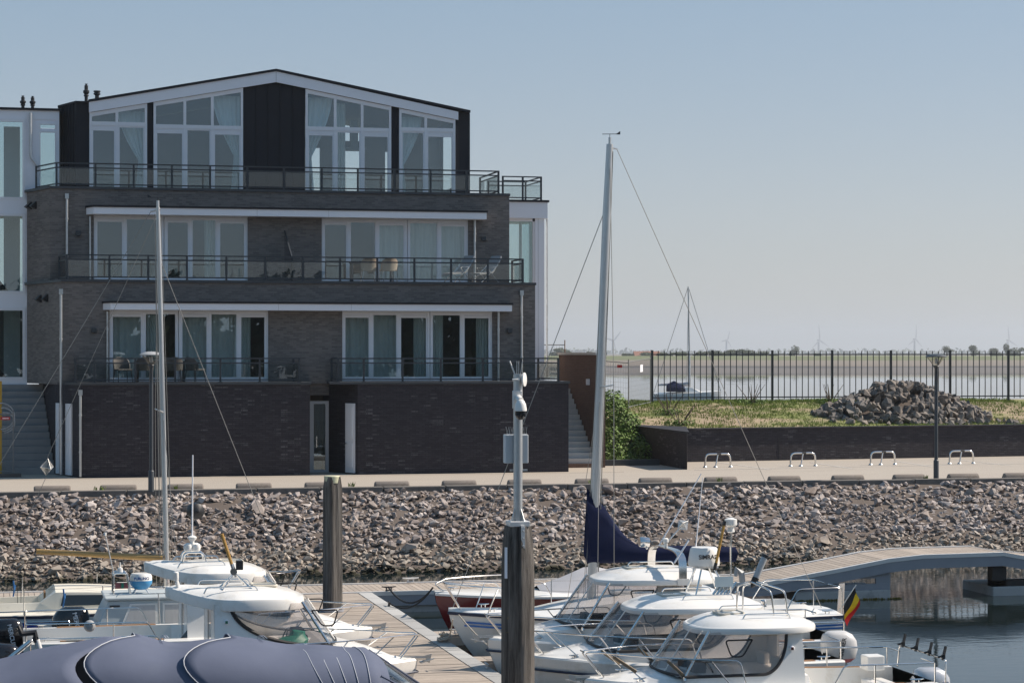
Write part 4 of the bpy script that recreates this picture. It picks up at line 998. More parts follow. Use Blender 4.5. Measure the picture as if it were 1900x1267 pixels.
# ---- mesh construction fences
FENCEW = mat('dull_zinc_wire', (.17, .175, .18), .6, var=.15)
def mesh_panel(a, b, h, label, tilt=0., sign=False, rust=False, wires=True):
    a, b = Vector(a), Vector(b); t = thing('mesh_fence', (a + b) / 2, label, 'fence', 'wire mesh building fences')
    up = Vector((0, -tilt, 1)).normalized() * h; d = b - a
    fm = mat('rusty_tube', (.23, .12, .06), .8, var=.3) if rust else FENCEW
    for i, q in enumerate((a, b)):
        m = MB(); m.tube([q, q + up * 1.03], .021, 6); m.build('tube_post', fm if i else FENCEW, t)
    for v in (.04, .97):
        m = MB(); m.tube([a + up * v, b + up * v + Vector((0, 0, rnd(-.02, .02)))], .018, 6); m.build('tube_rail', FENCEW, t)
    m = MB(); n = int(d.length / .11)
    for i in range(1, n): q = a + d * (i / n); m.tube([q + up * .04, q + up * .97], .004, 3, caps=False)
    for i in range(1, 9): m.tube([a + up * (.04 + .93 * i / 9), b + up * (.04 + .93 * i / 9)], .004, 3, caps=False)
    tag(m.build('wire_mesh', FENCEW, t), kind='stuff')
    if sign:
        c = a + d * .52 + up * .72; m = MB(); dn = d.normalized(); m.prism([c, c + dn * .42, c + dn * .42 + Vector((0, 0, .32)), c + Vector((0, 0, .32))], (0, -.01, 0)); m.build('notice_plate', FASCIA, t)
    return t
zq = plot_z(24.5, 88)
g = lambda px, Y, dz=0: Vector((Xp(px, Y), Y, plot_z(Xp(px, Y), Y) + dz))
mesh_panel(g(1119, 91.0), g(1166, 90.2), 2.05, 'leaning mesh fence panel with a small red plate behind the stair wall')
mesh_panel(g(1166.5, 90.5), g(1207, 93.5), 2.05, 'mesh fence panel with a white notice next to the bar fence end', sign=True)
q0, q1 = V(1011, 90, 3.6), V(1048, 90, 3.6)
mesh_panel(q0 - Vector((1, 0, 0)), q1, 3.2, 'tilted mesh fence panel with a rusty post between tower and stair wall', rust=True)
c = g(1145, 90.4, 1.78); m = MB(); m.box(c.x, c.x + .22, c.y - .02, c.y, c.z, c.z + .12); 
tag(m.build('clamp_tag', REDP), 'small red plate clipped on the mesh fence behind the stair wall', 'tag')
# left edge: construction fence, block and yellow machine with hoses
m_y = 77.6
a, b = V(-70, m_y, PV + .12), V(24.5, m_y, PV + .12)
tl = mesh_panel(a, b, 2.1, 'mesh fence panel with a red sign standing before the entrance stairs')
m = MB(); c = P(12, 776, m_y - .03); m.box(c.x - .2, c.x + .12, c.y - .01, c.y, c.z - .05, c.z + .05); so = m.build('red_sign', REDP, tl)
m = MB(); m.box(c.x - .14, c.x + .08, c.y - .014, c.y - .0105, c.z - .012, c.z + .012); m.build('sign_stripe', PAINTW, so)
m = MB(); x = Xp(24, m_y); m.box(x - .75, x + .28, m_y - .12, m_y + .12, PV, PV + .13); m.box(x - .15, x + .18, m_y - .14, m_y - .121, PV + .05, PV + .1)
tag(m.build('fence_block', mat('fence_block_rubber', (.10, .09, .085), .9, var=.2)), 'dark concrete foot block under the mesh fence panel', 'block')
yt = thing('yellow_hoist', V(-12, 78.4, PV), 'yellow site hoist frame with grey hoses at the foot of the entrance stairs', 'hoist')
m = MB(); x1 = Xp(3.5, 78.4); m.box(x1 - .12, x1, 78.3, 78.5, PV, Zp(707, 0, 78.4)); m.box(x1 - 1.3, x1 - 1.15, 78.3, 78.5, PV, Zp(707, 0, 78.4)); m.box(x1 - 1.15, x1 - .12, 78.34, 78.46, Zp(707, 0, 78.4) - .12, Zp(707, 0, 78.4) - .01); m.box(x1 - 1.15, x1 - .12, 78.34, 78.46, PV, PV + .5); m.build('frame', YELLOWP, yt)
for k in range(3):
    m = MB(); c = P(2 + k * 3, 772 + k * 6, 78.2); m.tube(arc(c, .45 - .05 * k, -1.6, 1.7, 16), .022, 6); m.build('hose', GREYP, yt, smooth=True)
# ---- stone pile
PST = stone_material('dark_basalt_block', [(.10, .09, .082), (.14, .125, .115), (.20, .175, .15), (.12, .108, .10), (.25, .21, .175), (.16, .14, .12)], algae=False)
PME = []
for vs, fs in [rock_geo(12, .85, 100 + k) for k in range(10)]:
    me = bpy.data.meshes.new('stone'); me.from_pydata(vs, [], fs); me.materials.append(PST); PME.append(me)
cp = V(1676, 88.3, 0); cp.z = plot_z(cp.x, 88.3) - .05
sp = thing('stone_pile', cp, 'heap of dark angular basalt blocks on the grassy plot behind the wall', 'stone pile')
rg = random.Random(21)
def pile_h(x, y):
    xl = -3.95 if y < 0 else -3.5
    t = x / (3.9 if x < 0 else 4.0); r = sqrt(t * t + (y / 2.7) ** 2)
    prof = max(0, 1 - r); peak = 1.36
    return peak * min(1, prof * 1.25) ** .9
m = MB(); secs = []
for i in range(25):
    x = -4 + i * 8 / 24; secs.append([(cp.x + x, cp.y + y, plot_z(cp.x + x, cp.y + y) - .1 + max(-.15, pile_h(x, y) - .25)) for y in [-2.8 + j * 5.6 / 14 for j in range(15)]])
m.loft(secs); m.build('pile_core', SOIL, sp, recalc=True)
cnt = 0; extra = MB()
cand = []
for _ in range(700):
    x, y = rg.uniform(-4.0, 4.1), rg.uniform(-2.7, 1.3); h = pile_h(x, y)
    if h <= 0.02 and rg.random() < .8: continue
    s = rg.choice((.13, .16, .19, .23, .27)) * rg.uniform(.85, 1.2)
    cand.append((s, x, y, h))
for s, x, y, h in cand:
    k = rg.randrange(10); e = (rg.uniform(0, 6), rg.uniform(0, 6), rg.uniform(0, 6)); z = plot_z(cp.x + x, cp.y + y) + max(0, h - .05) + rg.uniform(-.04, .1)
    if cnt < 300:
        o = bpy.data.objects.new('stone', PME[k]); COL.objects.link(o); o.parent = sp
        o.location = Vector((cp.x + x, cp.y + y, z)) - sp.location; o.rotation_euler = e; o.scale = (s, s, s * rg.uniform(.8, 1.1)); cnt += 1
    else:
        R = Matrix.Rotation(e[0], 3, 'X') @ Matrix.Rotation(e[1], 3, 'Y') @ Matrix.Rotation(e[2], 3, 'Z'); me = PME[k]
        extra._add([R @ v.co * s + Vector((cp.x + x, cp.y + y, z)) for v in me.vertices], [tuple(p.vertices) for p in me.polygons])
if extra.v: tag(extra.build('stones', PST, sp), kind='stuff')
# ---- leafy shrub on the slope
LEAF = mat('shrub_leaf', (.105, .175, .032), .6, var=.45, vs=1.2, coords='World', island=.4, spec=.3)
def shrub(name, c, lobes, n, s, label, seed):
    rg = random.Random(seed); t = thing(name, c, label, 'shrub')
    m = MB()
    for k in range(6):
        a = rg.uniform(0, 6.28); m.tube([Vector(c) + Vector((0, 0, -.15)), Vector(c) + Vector((cos(a) * .3, sin(a) * .3, .4)), Vector(c) + Vector((cos(a) * .7, sin(a) * .6, .9))], [.03, .02, .008], 5)
    m.build('stems', BARK, t)
    m = MB()
    for (dx, dy, dz, rx, rz_) in lobes:
        for _ in range(int(n * rx * rz_)):
            v = Vector((rg.gauss(0, 1), rg.gauss(0, 1), rg.gauss(0, 1))).normalized() * rg.uniform(.45, 1.05) ** .6
            p = Vector(c) + Vector((dx + v.x * rx, dy + v.y * rx, dz + v.z * rz_)); nn = (v + Vector((rg.gauss(0, .5), rg.gauss(0, .5), rg.gauss(.4, .5)))).normalized()
            a = nn.orthogonal().normalized(); a = Matrix.Rotation(rg.uniform(0, 6.28), 3, nn) @ a; b = nn.cross(a); ss = s * rg.uniform(.6, 1.35)
            m._add([p - a * ss, p - b * ss * .5 + nn * ss * .12, p + a * ss, p + b * ss * .5 + nn * ss * .12], [(0, 1, 2, 3)])
    m.build('leaves', LEAF, t); return t
c = V(1148, 83.6, 0); c.z = plot_z(c.x, c.y)
shrub('leafy_shrub', c, [(-.2, .5, 1.6, .8, .75), (.2, .3, 1.0, .8, .65), (.6, 1.6, 1.0, .8, .5), (1.2, 2.6, .9, .8, .45), (2.0, 3.2, .6, .8, .4), (2.9, 3.6, .4, .7, .3), (-.45, -.9, .4, .55, .5), (.3, -.5, .2, .7, .5), (1.7, 2.2, .6, .7, .3), (.1, 1.6, 1.9, .6, .5), (-.5, -1.3, .0, .4, .4), (.5, -.6, .25, .6, .5), (1.6, 2.4, .5, .6, .3), (.6, -1.4, .0, .5, .4), (.7, -1.0, .1, .5, .45)], 1500, .07, 'bushy bright green shrub tumbling down the slope beside the stair wall', 3)
c = V(1138, 82.4, 0); c.z = plot_z(c.x, c.y) - .1
shrub('leafy_shrub', c, [(-.1, 0, .45, .6, .5), (-.6, -.1, .3, .6, .45), (.1, .9, .9, .7, .5), (-.4, .8, .8, .7, .5), (-.1, -.7, .15, .5, .4), (-.7, -.8, .1, .45, .4), (.4, -1.0, .05, .4, .3), (-.3, -1.3, .0, .5, .32), (.3, -.2, .3, .4, .35)], 1700, .06, 'lower dark green bush at the foot of the slope against the wing wall', 8)
for i, (px, Y, lb) in enumerate(((1262, 85.2, 'small low green weed clump at the top of the retaining wall by the wing wall'), (1240, 88.5, 'pale green weed clump on the grass behind the leafy shrub'), (1540, 92.5, 'weed clump at the foot of the bar fence beside the stone pile'), (1395, 93.0, 'weed clump at the foot of the bar fence over the bare sand'))):
    c = V(px, Y, 0); c.z = plot_z(c.x, Y)
    shrub('weed_clump', c, [(0, 0, .12, .35, .16), (.4, .1, .1, .3, .14), (-.35, .1, .12, .3, .15)], 2500, .05, lb, 40 + i)
# small weeds on the kerb
m = MB()
for px in (330, 185, 655, 1100, 1325, 1720): 
    for _ in range(3): tuft(m, Xp(px, KERB_Y + .3) + rnd(-.15, .15), KERB_Y + .14, PV + .02, .16, 7, .06)
tag(m.build('kerb_weeds', GRASS), 'tiny weeds sprouting along the quay kerb', 'weeds', kind='stuff')
# ================================================================ MARINA: PONTOONS, PILES, CAMERA MAST
def plank_material(name, c, dark):
    m, nt, out = new_mat(name)
    g = N(nt, 'ShaderNodeNewGeometry'); oi = N(nt, 'ShaderNodeObjectInfo')
    rr = N(nt, 'ShaderNodeMath', operation='ADD'); nt.links.new(g.outputs['Random Per Island'], rr.inputs[0]); nt.links.new(oi.outputs['Random'], rr.inputs[1])
    fr = N(nt, 'ShaderNodeMath', operation='FRACT'); nt.links.new(rr.outputs[0], fr.inputs[0])
    base = mixc(nt, fr.outputs[0], mul(c, .86), mul(c, 1.12))
    n = noise(nt, mapping(nt, g.outputs['Position'], (2, 9, 2)), 2.2, 6, .65)
    base = mixc(nt, ramp(nt, n, [(.40, (0, 0, 0)), (.72, (.65, .65, .65))]), base, dark)
    st = noise(nt, g.outputs['Position'], .55, 4)
    base = mixc(nt, ramp(nt, st, [(.52, (0, 0, 0)), (.70, (.4, .4, .4))]), base, mul(dark, .8))
    p = N(nt, 'ShaderNodeBsdfPrincipled', Roughness=.85); nt.links.new(base, p.inputs['Base Color'])
    nt.links.new(bumpn(nt, n, .3, .01), p.inputs['Normal']); nt.links.new(p.outputs[0], out.inputs[0]); return m
PLANK = plank_material('weathered_deck_plank', (.40, .345, .29), (.25, .21, .18))
EDGEB = mat('grey_edge_board', (.40, .40, .39), .7, var=.15, vs=3, objrand=.15, bump=.1)
STEELB = mat('pontoon_steel', (.30, .32, .36), .5, metal=.2, var=.15, vs=2)
PALE = mat('pale_aluminium', (.74, .73, .71), .4, metal=.2, var=.08)
ZD = .50
XD0, XD1, YJ0, YJ1 = 6.95, 9.0, 53.3, 55.4
wk = thing('jetty_walkway', ((XD0 + XD1) / 2, 42, 0), 'grey timber jetty walkway running between the two rows of boats', 'jetty')
m = MB(); y = 20.0
while y < YJ0 - .02:
    m.box(XD0, XD1 - .36, y, min(y + .137, YJ0), ZD - .04, ZD + rnd(-.004, .004)); y += .145
tag(m.build('deck_planks', PLANK, wk), kind='stuff')
y = 20.0; k = 0; me = None
while y < YJ0 - 1:
    if me is None:
        m = MB(); m.box(-.165, .165, 0, 1.17, -.05, .008); o = m.build('edge_board', EDGEB, wk, world=False, bevel=.006); me = o.data
    else: o = bpy.data.objects.new('edge_board', me); COL.objects.link(o); o.parent = wk
    o.location = (XD1 - .175 - wk.location.x, y - 42, ZD); y += 1.19; k += 1
for x in (XD0, XD1):
    m = MB(); m.box(x - .012, x + .012, 20, YJ0, ZD - .32, ZD - .045); m.build('side_beam', STEELB, wk)
for y in (22, 29, 36, 43, 50):
    m = MB(); m.box(XD0 + .15, XD1 - .15, y - 1.6, y + 1.6, -.45, ZD - .33); m.build('concrete_float', CONCRETE, wk, bevel=.04)
# cleats
def cleat(parent, x, y, z, rz=0., s=1., mt=GALV):
    m = MB(); c, sn = cos(rz), sin(rz)
    T = lambda a, b, h: (x + (a * c - b * sn) * s, y + (a * sn + b * c) * s, z + h * s)
    m.tube([T(-.15, 0, .085), T(-.05, 0, .075), T(.05, 0, .075), T(.15, 0, .085)], [.010 * s, .018 * s, .018 * s, .010 * s], 6)
    for k in (-.05, .05): m.tube([T(k, 0, 0), T(k, 0, .075)], .014 * s, 6)
    m.tube([T(-.07, 0, .004), T(.07, 0, .004)], .02 * s, 6)
    return m.build('cleat', mt, parent, smooth=True)
cleat(wk, XD1 - .1, 50.4, ZD + .01, pi / 2, 1.1, BLACKP); cleat(wk, XD1 - .1, 40.0, ZD + .01, pi / 2, 1.1)
# ---- cross pontoon with the humped bridge section
prof = [(-30, .5), (Xp(1425, YJ0), .5), (Xp(1560, YJ0), .80), (Xp(1650, YJ0), 1.02), (Xp(1713, YJ0), 1.10), (Xp(1863, YJ0), 1.12), (Xp(1905, YJ0), 1.0), (Xp(2200, YJ0), .5), (45, .5)]
def pz(x):
    for (a, za), (b, zb_) in zip(prof, prof[1:]):
        if a <= x <= b: return za + (zb_ - za) * (x - a) / (b - a)
    return .5
cr = thing('cross_pontoon', (8, 54.3, 0), 'timber cross pontoon rising into a humped footbridge along the rubble bank', 'pontoon')
x = -6.0; me = None; pw = .145
while x < 31.5:
    z = pz(x + pw / 2); sl = math.atan2(pz(x + pw) - pz(x), pw)
    if me is None:
        m = MB(); m.box(-pw / 2 + .006, pw / 2 - .006, -(YJ1 - YJ0) / 2 + .1, (YJ1 - YJ0) / 2 - .1, -.04, 0); o = m.build('plank', PLANK, cr, world=False); me = o.data
    else: o = bpy.data.objects.new('plank', me); COL.objects.link(o); o.parent = cr
    o.location = (x + pw / 2 - 8, (YJ0 + YJ1) / 2 - 54.3, z); o.rotation_euler = (0, -sl, 0); x += pw
for yb, dn in ((YJ0, .26), (YJ1, .26)):
    m = MB(); top = [p for p in prof if p[0] > -8]; top = [(-8, .5)] + top; top = [p for p in top if p[0] <= 33]
    poly = [Vector((px_, yb, z_ + .03)) for px_, z_ in top] + [Vector((px_, yb, z_ - .07)) for px_, z_ in top[::-1]]
    m.prism(poly, (0, .1 if yb == YJ0 else -.1, 0)); m.build('edge_rail', PALE, cr)
    m = MB(); poly = [Vector((px_, yb + (.02 if yb == YJ0 else -.02), z_ - .072)) for px_, z_ in top] + [Vector((px_, yb + (.02 if yb == YJ0 else -.02), z_ - .33)) for px_, z_ in top[::-1]]
    m.prism(poly, (0, .07 if yb == YJ0 else -.07, 0)); m.build('side_girder', STEELB, cr)
for a, b in ((-4, 0), (1.5, 5.5), (7, 12), (Xp(1478, YJ0), Xp(1656, YJ0)), (Xp(1846, YJ0), Xp(2050, YJ0))):
    m = MB(); m.box(a, b, YJ0 + .1, YJ1 - .1, -.5, .165 if b < 13 else .24); m.build('concrete_float', CONCRETE, cr, bevel=.03)
xa, xb = Xp(1478, YJ0), Xp(1656, YJ0)
m = MB(); yy = YJ0 + .14
xw0, xw1 = Xp(1592, YJ0), Xp(1629, YJ0)
m.box(xa, xb, yy, yy + .06, .245, .40); m.box(xw1, xb, yy, yy + .06, .401, pz(xb) - .2); m.box(xw0, xw1, yy, yy + .06, pz(xw0) - .34, pz(xw0) - .2); m.build('support_plate', STEELB, cr)
m = MB(); xa, xb = Xp(1846, YJ0), Xp(1872, YJ0); m.box(xa, xb, yy, yy + .3, .245, .75); m.box(xa, Xp(2050, YJ0), yy, yy + .3, .245, .40); m.build('support_plate', RUBBER, cr)
# waterline weed fringe on the float
m = MB()
for _ in range(260):
    x = rnd(Xp(1480, YJ0), Xp(1676, YJ0)); tuft(m, x, YJ0 + .06, .0, .05, 2, .03)
tag(m.build('weed_fringe', mat('yellow_weed', (.20, .16, .03), .9, var=.4, vs=3), cr), kind='stuff')
for px in (1240 / 1.0, 760): pass
cleat(cr, Xp(762, YJ1 - .2), YJ1 - .2, ZD + .03, 0, 1.4, PALE); cleat(cr, Xp(721, YJ0 + .15), YJ0 + .12, ZD + .03, 0, 1.2, BLACKP)
# ---- finger pontoons
for i, (Y, lb) in enumerate(((41.72, 'narrow timber finger pontoon between the motor boats and the blue-striped sailboat bow'), (45.75, 'narrow timber finger pontoon between the blue-striped sailboat and the red boat'))):
    f = thing('finger_pontoon', (XD1 + 1, Y, 0), lb, 'finger pontoon', 'finger pontoons off the jetty')
    x = XD1 + .05; L = 3.2 if i == 0 else 3.2
    while x < XD1 + L:
        m = MB(); m.box(x, x + .19, Y - .32, Y + .32, .40, .45 + rnd(-.004, .004)); m.build('plank', PLANK, f); x += .2
    for s in (-.30, .30):
        m = MB(); m.box(XD1 + .06, XD1 + L, Y + s - .03, Y + s + .03, .22, .395); m.build('side_board', PLANK, f)
    m = MB(); m.box(XD1 + 1.2, XD1 + L, Y - .24, Y + .24, -.35, .215); m.build('float', CONCRETE, f, bevel=.03)
    cleat(f, XD1 + .5, Y - .2, .455, 0, 1.1); cleat(f, XD1 + .75, Y - .22, .455, 1.3, .9)
# ---- mooring piles
def pile_wood():
    m, nt, out = new_mat('weathered_pile_wood')
    tc = N(nt, 'ShaderNodeTexCoord'); v = mapping(nt, tc.outputs['Object'], (9, 9, .55))
    n = noise(nt, v, 1.3, 7, .7); n2 = noise(nt, tc.outputs['Object'], 1.4, 4)
    base = ramp(nt, n, [(.34, (.018, .016, .015)), (.46, (.075, .068, .062)), (.58, (.135, .125, .115)), (.75, (.21, .195, .178))])
    sp = nt.nodes.new('ShaderNodeSeparateXYZ'); nt.links.new(tc.outputs['Object'], sp.inputs[0])
    ad = N(nt, 'ShaderNodeMath', operation='MULTIPLY_ADD'); nt.links.new(n2, ad.inputs[0]); ad.inputs[1].default_value = 1.0; nt.links.new(sp.outputs[2], ad.inputs[2])
    base = mixc(nt, ramp(nt, ad.outputs[0], [(.55, (.8, .8, .8)), (1.0, (0, 0, 0))]), base, (.05, .045, .03))
    lich = ramp(nt, noise(nt, tc.outputs['Object'], 7, 5), [(.68, (0, 0, 0)), (.76, (.5, .5, .5))])
    base = mixc(nt, lich, base, (.25, .17, .05))
    p = N(nt, 'ShaderNodeBsdfPrincipled', Roughness=.9); nt.links.new(base, p.inputs['Base Color'])
    nt.links.new(bumpn(nt, n, .9, .03), p.inputs['Normal']); nt.links.new(p.outputs[0], out.inputs[0]); return m
PILEW = pile_wood()
def pile(c, r, ztop, label, taper, cap, cracks):
    t = thing('mooring_pile', c, label, 'mooring pile', 'mooring piles through the jetty')
    m = MB(); n = 28; secs = []; rg = random.Random(int(r * 1000))
    ph = [(rg.uniform(0, 6.28), rg.uniform(.004, .012), rg.randint(3, 9)) for _ in range(5)]
    zs_ = [-2.5 + (ztop + 2.5) * i / 22 for i in range(23)]
    for z in zs_:
        k = 1 + .07 * max(0, (ztop - z) / 8); e = (ztop - z)
        if e < taper: k *= .80 + .20 * (e / taper) ** .6
        row = []
        for i in range(n):
            a = 2 * pi * i / n; rr = r * k
            for p_, am, fr_ in ph: rr += am * sin(fr_ * a + p_ + .15 * z)
            for (ca_, dep, zlo) in cracks:
                d = abs((a - ca_ - .03 * sin(z * 2) + pi) % (2 * pi) - pi)
                if d < .13 and z > zlo: rr -= dep * (1 - d / .13)
            row.append((c.x + rr * cos(a), c.y + rr * sin(a), z))
        secs.append(row)
    m.loft(secs, closed=True, cap1=True); m.build('timber', PILEW, t, smooth=True, angle=50)
    if cap:
        m = MB(); m.lathe([(r * .84, ztop - .14), (r * .86, ztop + .005), (r * .80, ztop + .02), (.001, ztop + .02)], c, 26); m.build('cap', mat('pile_cap_plastic', (.52, .52, .36), .6, var=.1, dirt=((.35, .34, .22), 3, .55)), t, smooth=True)
    return t
c1 = PG(616, 1134, ZD); p1t = PD(616, 884, c1.x * SA + c1.y * CA).z
pl = pile(Vector((c1.x, c1.y, 0)), .208, p1t, 'round timber mooring pile with a pale yellowish cap', .15, True, [(4.9, .02, 2.0)])
m = MB(); m.lathe([(.27, ZD + .005), (.27, ZD + .05), (.24, ZD + .05)], c1 - Vector((0, 0, ZD)), 24); m.build('collar', STEELB, pl)
c2 = PD(961, 975, 37.3); z2t = c2.z
pl2 = pile(Vector((c2.x, c2.y, 0)), .262, z2t, 'thick cracked dark timber mooring pile carrying the camera mast', .75, False, [(4.55, .05, .5), (5.3, .03, -1), (4.0, .025, 1.4)])
m = MB(); q = Vector((c2.x, c2.y, 0)); dn = Vector((-q.x, -q.y, 0)).normalized(); sd = Vector((-dn.y, dn.x, 0))
cpl = q - sd * .0 + dn * .255
np_ = PD(937, 1042, 37.1); 
m.prism([np_ + Vector((-.02, -.06, -.27)), np_ + Vector((.02, -.09, -.27)), np_ + Vector((.02, -.09, .25)), np_ + Vector((-.02, -.06, .25))], (.004, .02, 0)); m.build('number_plate', FASCIA, pl2)
# ---- camera mast on the thick pile
def S(px, py, dd=0.): return PD(px, py, 37.3 + dd)
cm = thing('camera_mast', S(961, 972), 'galvanised mast with security camera, dish antenna and white box on the thick pile', 'camera mast')
m = MB(); b = S(961, 968); s = 1 / 110.
m.box(b.x - .175, b.x + .175, b.y - .175, b.y + .175, z2t - .005, z2t + .085); m.build('base_collar', PALE, cm, bevel=.012)
m = MB(); f = S(964, 972, -.25); m.box(b.x + .0, b.x + .065, b.y - .24, b.y - .228, z2t - .36, z2t - .002); m.box(b.x + .0, b.x + .065, b.y - .228, b.y - .176, z2t - .002, z2t + .02); o = m.build('fixing_strap', PALE, cm)
for k in range(3):
    m = MB(); m.lathe([(.018, 0), (.018, .014), (.008, .018)], (b.x + .032, b.y - .24, z2t - .07 - k * .125), 8, (0, -1, 0)); m.build('bolt', GALV, o)
m = MB(); tz = S(961, 694).z; m.lathe([(.078, z2t + .085), (.078, tz)], (b.x, b.y, 0), 16); m.build('pole', GALV, cm, smooth=True)
for k in range(4):
    a = k * pi / 2 + .5; d = Vector((cos(a), sin(a), 0)); q = Vector((b.x, b.y, z2t + .085))
    m = MB(); m.prism([q + d * .079, q + d * .165, q + d * .079 + Vector((0, 0, .2))], Vector((-d.y, d.x, 0)) * .012); m.build('gusset', GALV, cm)
for (px, lean) in ((951, -.08), (957, -.0), (964, .0), (970, .03)):
    q = S(px * .5 + 961 * .5, 694); m = MB(); m.tube([q + Vector((0, 0, -.02)), q + Vector((lean * 1.2, 0, .22))], .006 if px > 951 else .012, 6); m.build('bird_spike', GALV if px > 951 else PALE, cm)
d0 = S(974, 704, -.1); ax = Vector((.86, -.5, .02)).normalized()
m = MB(); m.lathe([(.11, .0), (.118, .012), (.10, .03), (.05, .05), (.02, .06)], d0, 22, -ax); m.lathe([(.117, 0), (.001, .012)], d0, 22, ax); m.tube([d0 - ax * .085, d0 - ax * .12 + Vector((-.1, 0, 0))], .02, 6); m.build('dish_antenna', WHITE, cm, smooth=True)
m = MB(); q = S(960, 740, -.09); m.box(q.x - .085, q.x + .085, q.y - .01, q.y + .02, q.z - .16, q.z + .14); o = m.build('bracket', PALE, cm, bevel=.01)
c = S(966, 762, -.26)
m = MB(); m.tube([q + Vector((.02, 0, .02)), c + Vector((-.02, .06, .20)), c + Vector((0, .01, .17))], [.055, .06, .06], 12); m.lathe([(.03, .19), (.06, .17), (.09, .11), (.104, .03), (.106, .0), (.10, -.005)], c, 22); m.build('camera_housing', WHITE, cm, smooth=True)
m = MB(); m.lathe([(.096, .0), (.096, -.06), (.08, -.11), (.045, -.145), (.001, -.155)], c, 22); m.build('camera_dome', BLACKG, cm, smooth=True)
m = MB(); bx = S(957, 832, .16); m.box(bx.x - .20, bx.x + .20, bx.y - .09, bx.y + .09, bx.z - .245, bx.z + .24); o = m.build('equipment_box', mat('pale_box_paint', (.60, .64, .67), .45, var=.05), cm, bevel=.012)
m = MB()
for k in range(22):
    x = bx.x - .18 + .36 * k / 21; a = rnd(-.25, .25); m.tube([(x, bx.y - .05, bx.z + .23), (x + a * .2, bx.y - .05 + rnd(-.04, .04), bx.z + .37)], .0035, 4)
tag(m.build('pigeon_spikes', GALV, o), kind='stuff')
m = MB(); m.tube([bx + Vector((.1, 0, -.24)), bx + Vector((.1, 0, -.36))], .02, 6); m.box(bx.x - .1, bx.x + .2, bx.y - .02, bx.y + .02, bx.z - .38, bx.z - .35); m.build('cable_gland', GALV, o)
# ropes lying on the jetty
def rope(name, pts, r, mt, label):
    m = MB(); m.tube(pts, r, 6); return tag(m.build(name, mt, smooth=True), label, 'rope')
m = MB(); c = Vector((XD1 - .1, 43.9, ZD + .02)); rg = random.Random(9); pts = []
for k in range(160):
    a = k * .42; rr_ = .11 + .05 * sin(k * .37); pts.append(c + Vector((rr_ * cos(a) * (1 - k / 500), rr_ * 1.2 * sin(a), .02 + .14 * (k / 160) + .02 * sin(k * 1.9))))
m.tube(pts, .016, 5); tag(m.build('rope_coil', ROPEW, smooth=True), 'tangled pale mooring rope heaped on the jetty edge', 'rope')
def sag(a, b, s, n=14): a, b = Vector(a), Vector(b); return [a.lerp(b, i / n) + Vector((0, 0, -s * 4 * (i / n) * (1 - i / n))) for i in range(n + 1)]
rope('mooring_rope', sag((Xp(721, YJ0 + .15), YJ0 + .1, ZD + .1), PD(803, 1090, 49.0), .35), .022, ROPEK, 'thick black mooring rope sagging from the cross pontoon to the red boat')
rope('mooring_rope', sag((XD1 - .1, 50.4, ZD + .08), PD(801, 1093, 49.0), .25), .018, ROPEK, 'thin black mooring rope from the jetty cleat to the red boat')
rope('mooring_rope', sag((XD1 - .05, 43.9, ZD + .1), PD(840, 1148, 43.6), .12), .014, ROPEW, 'pale mooring rope from the rope heap to the striped sailboat')
rope('mooring_rope', sag((XD1 + .5, 41.52, .53), PD(851, 1140, 43.4), .05), .013, ROPEW, 'pale bow line from the finger pontoon cleat up to the striped sailboat')
# ================================================================ BOATS
def LB(m, name, mt, par, **kw): return m.build(name, mt, par, world=False, **kw)
def hull_sections(L, B, zs, zb, n=26, full=2.4, rake=.55, tw=.9):
    """sheer..keel..sheer rows; zs stern sheer, zb bow sheer"""
    out = []
    for i in range(n):
        t = i / (n - 1); t = 1 - (1 - t) ** 1.25
        b = B / 2 * (tw + (1 - tw) * min(1, t / .35)) * max(0, 1 - max(0, (t - .5) / .5) ** full) + .025
        s = zs + (zb - zs) * t ** 1.8
        row = []
        for (k, zz, rk) in ((1.0, s, 0), (.985, s - .2, .06), (.95, s * .45, .35), (.84, .10, .7), (.45, -.18, .9), (0, -.32 + .3 * max(0, t - .7) / .3, 1.0)):
            kk = k if t < .6 else k * (1 - .35 * (t - .6) / .4 * rk)
            row.append((t * L - rake * rk * max(0, (t - .45) / .55) ** 1.5, b * kk, zz))
        out.append([Vector(p) for p in row] + [Vector((p[0], -p[1], p[2])) for p in row[-2::-1]])
    return out
def hull_obj(secs, par, mt, name='hull'):
    m = MB(); m.loft(secs, cap0=True); return LB(m, name, mt, par, smooth=True, angle=35, recalc=True)
def along_sheer(secs, inset=0., dz=0., lo=0., hi=1., side=1):
    L = secs[-1][0].x; o = []
    for s in secs:
        p = s[0]
        if lo * L - 1e-6 <= p.x <= hi * L + 1e-6: o.append(Vector((p.x, side * max(.01, p.y - inset), p.z + dz)))
    return o
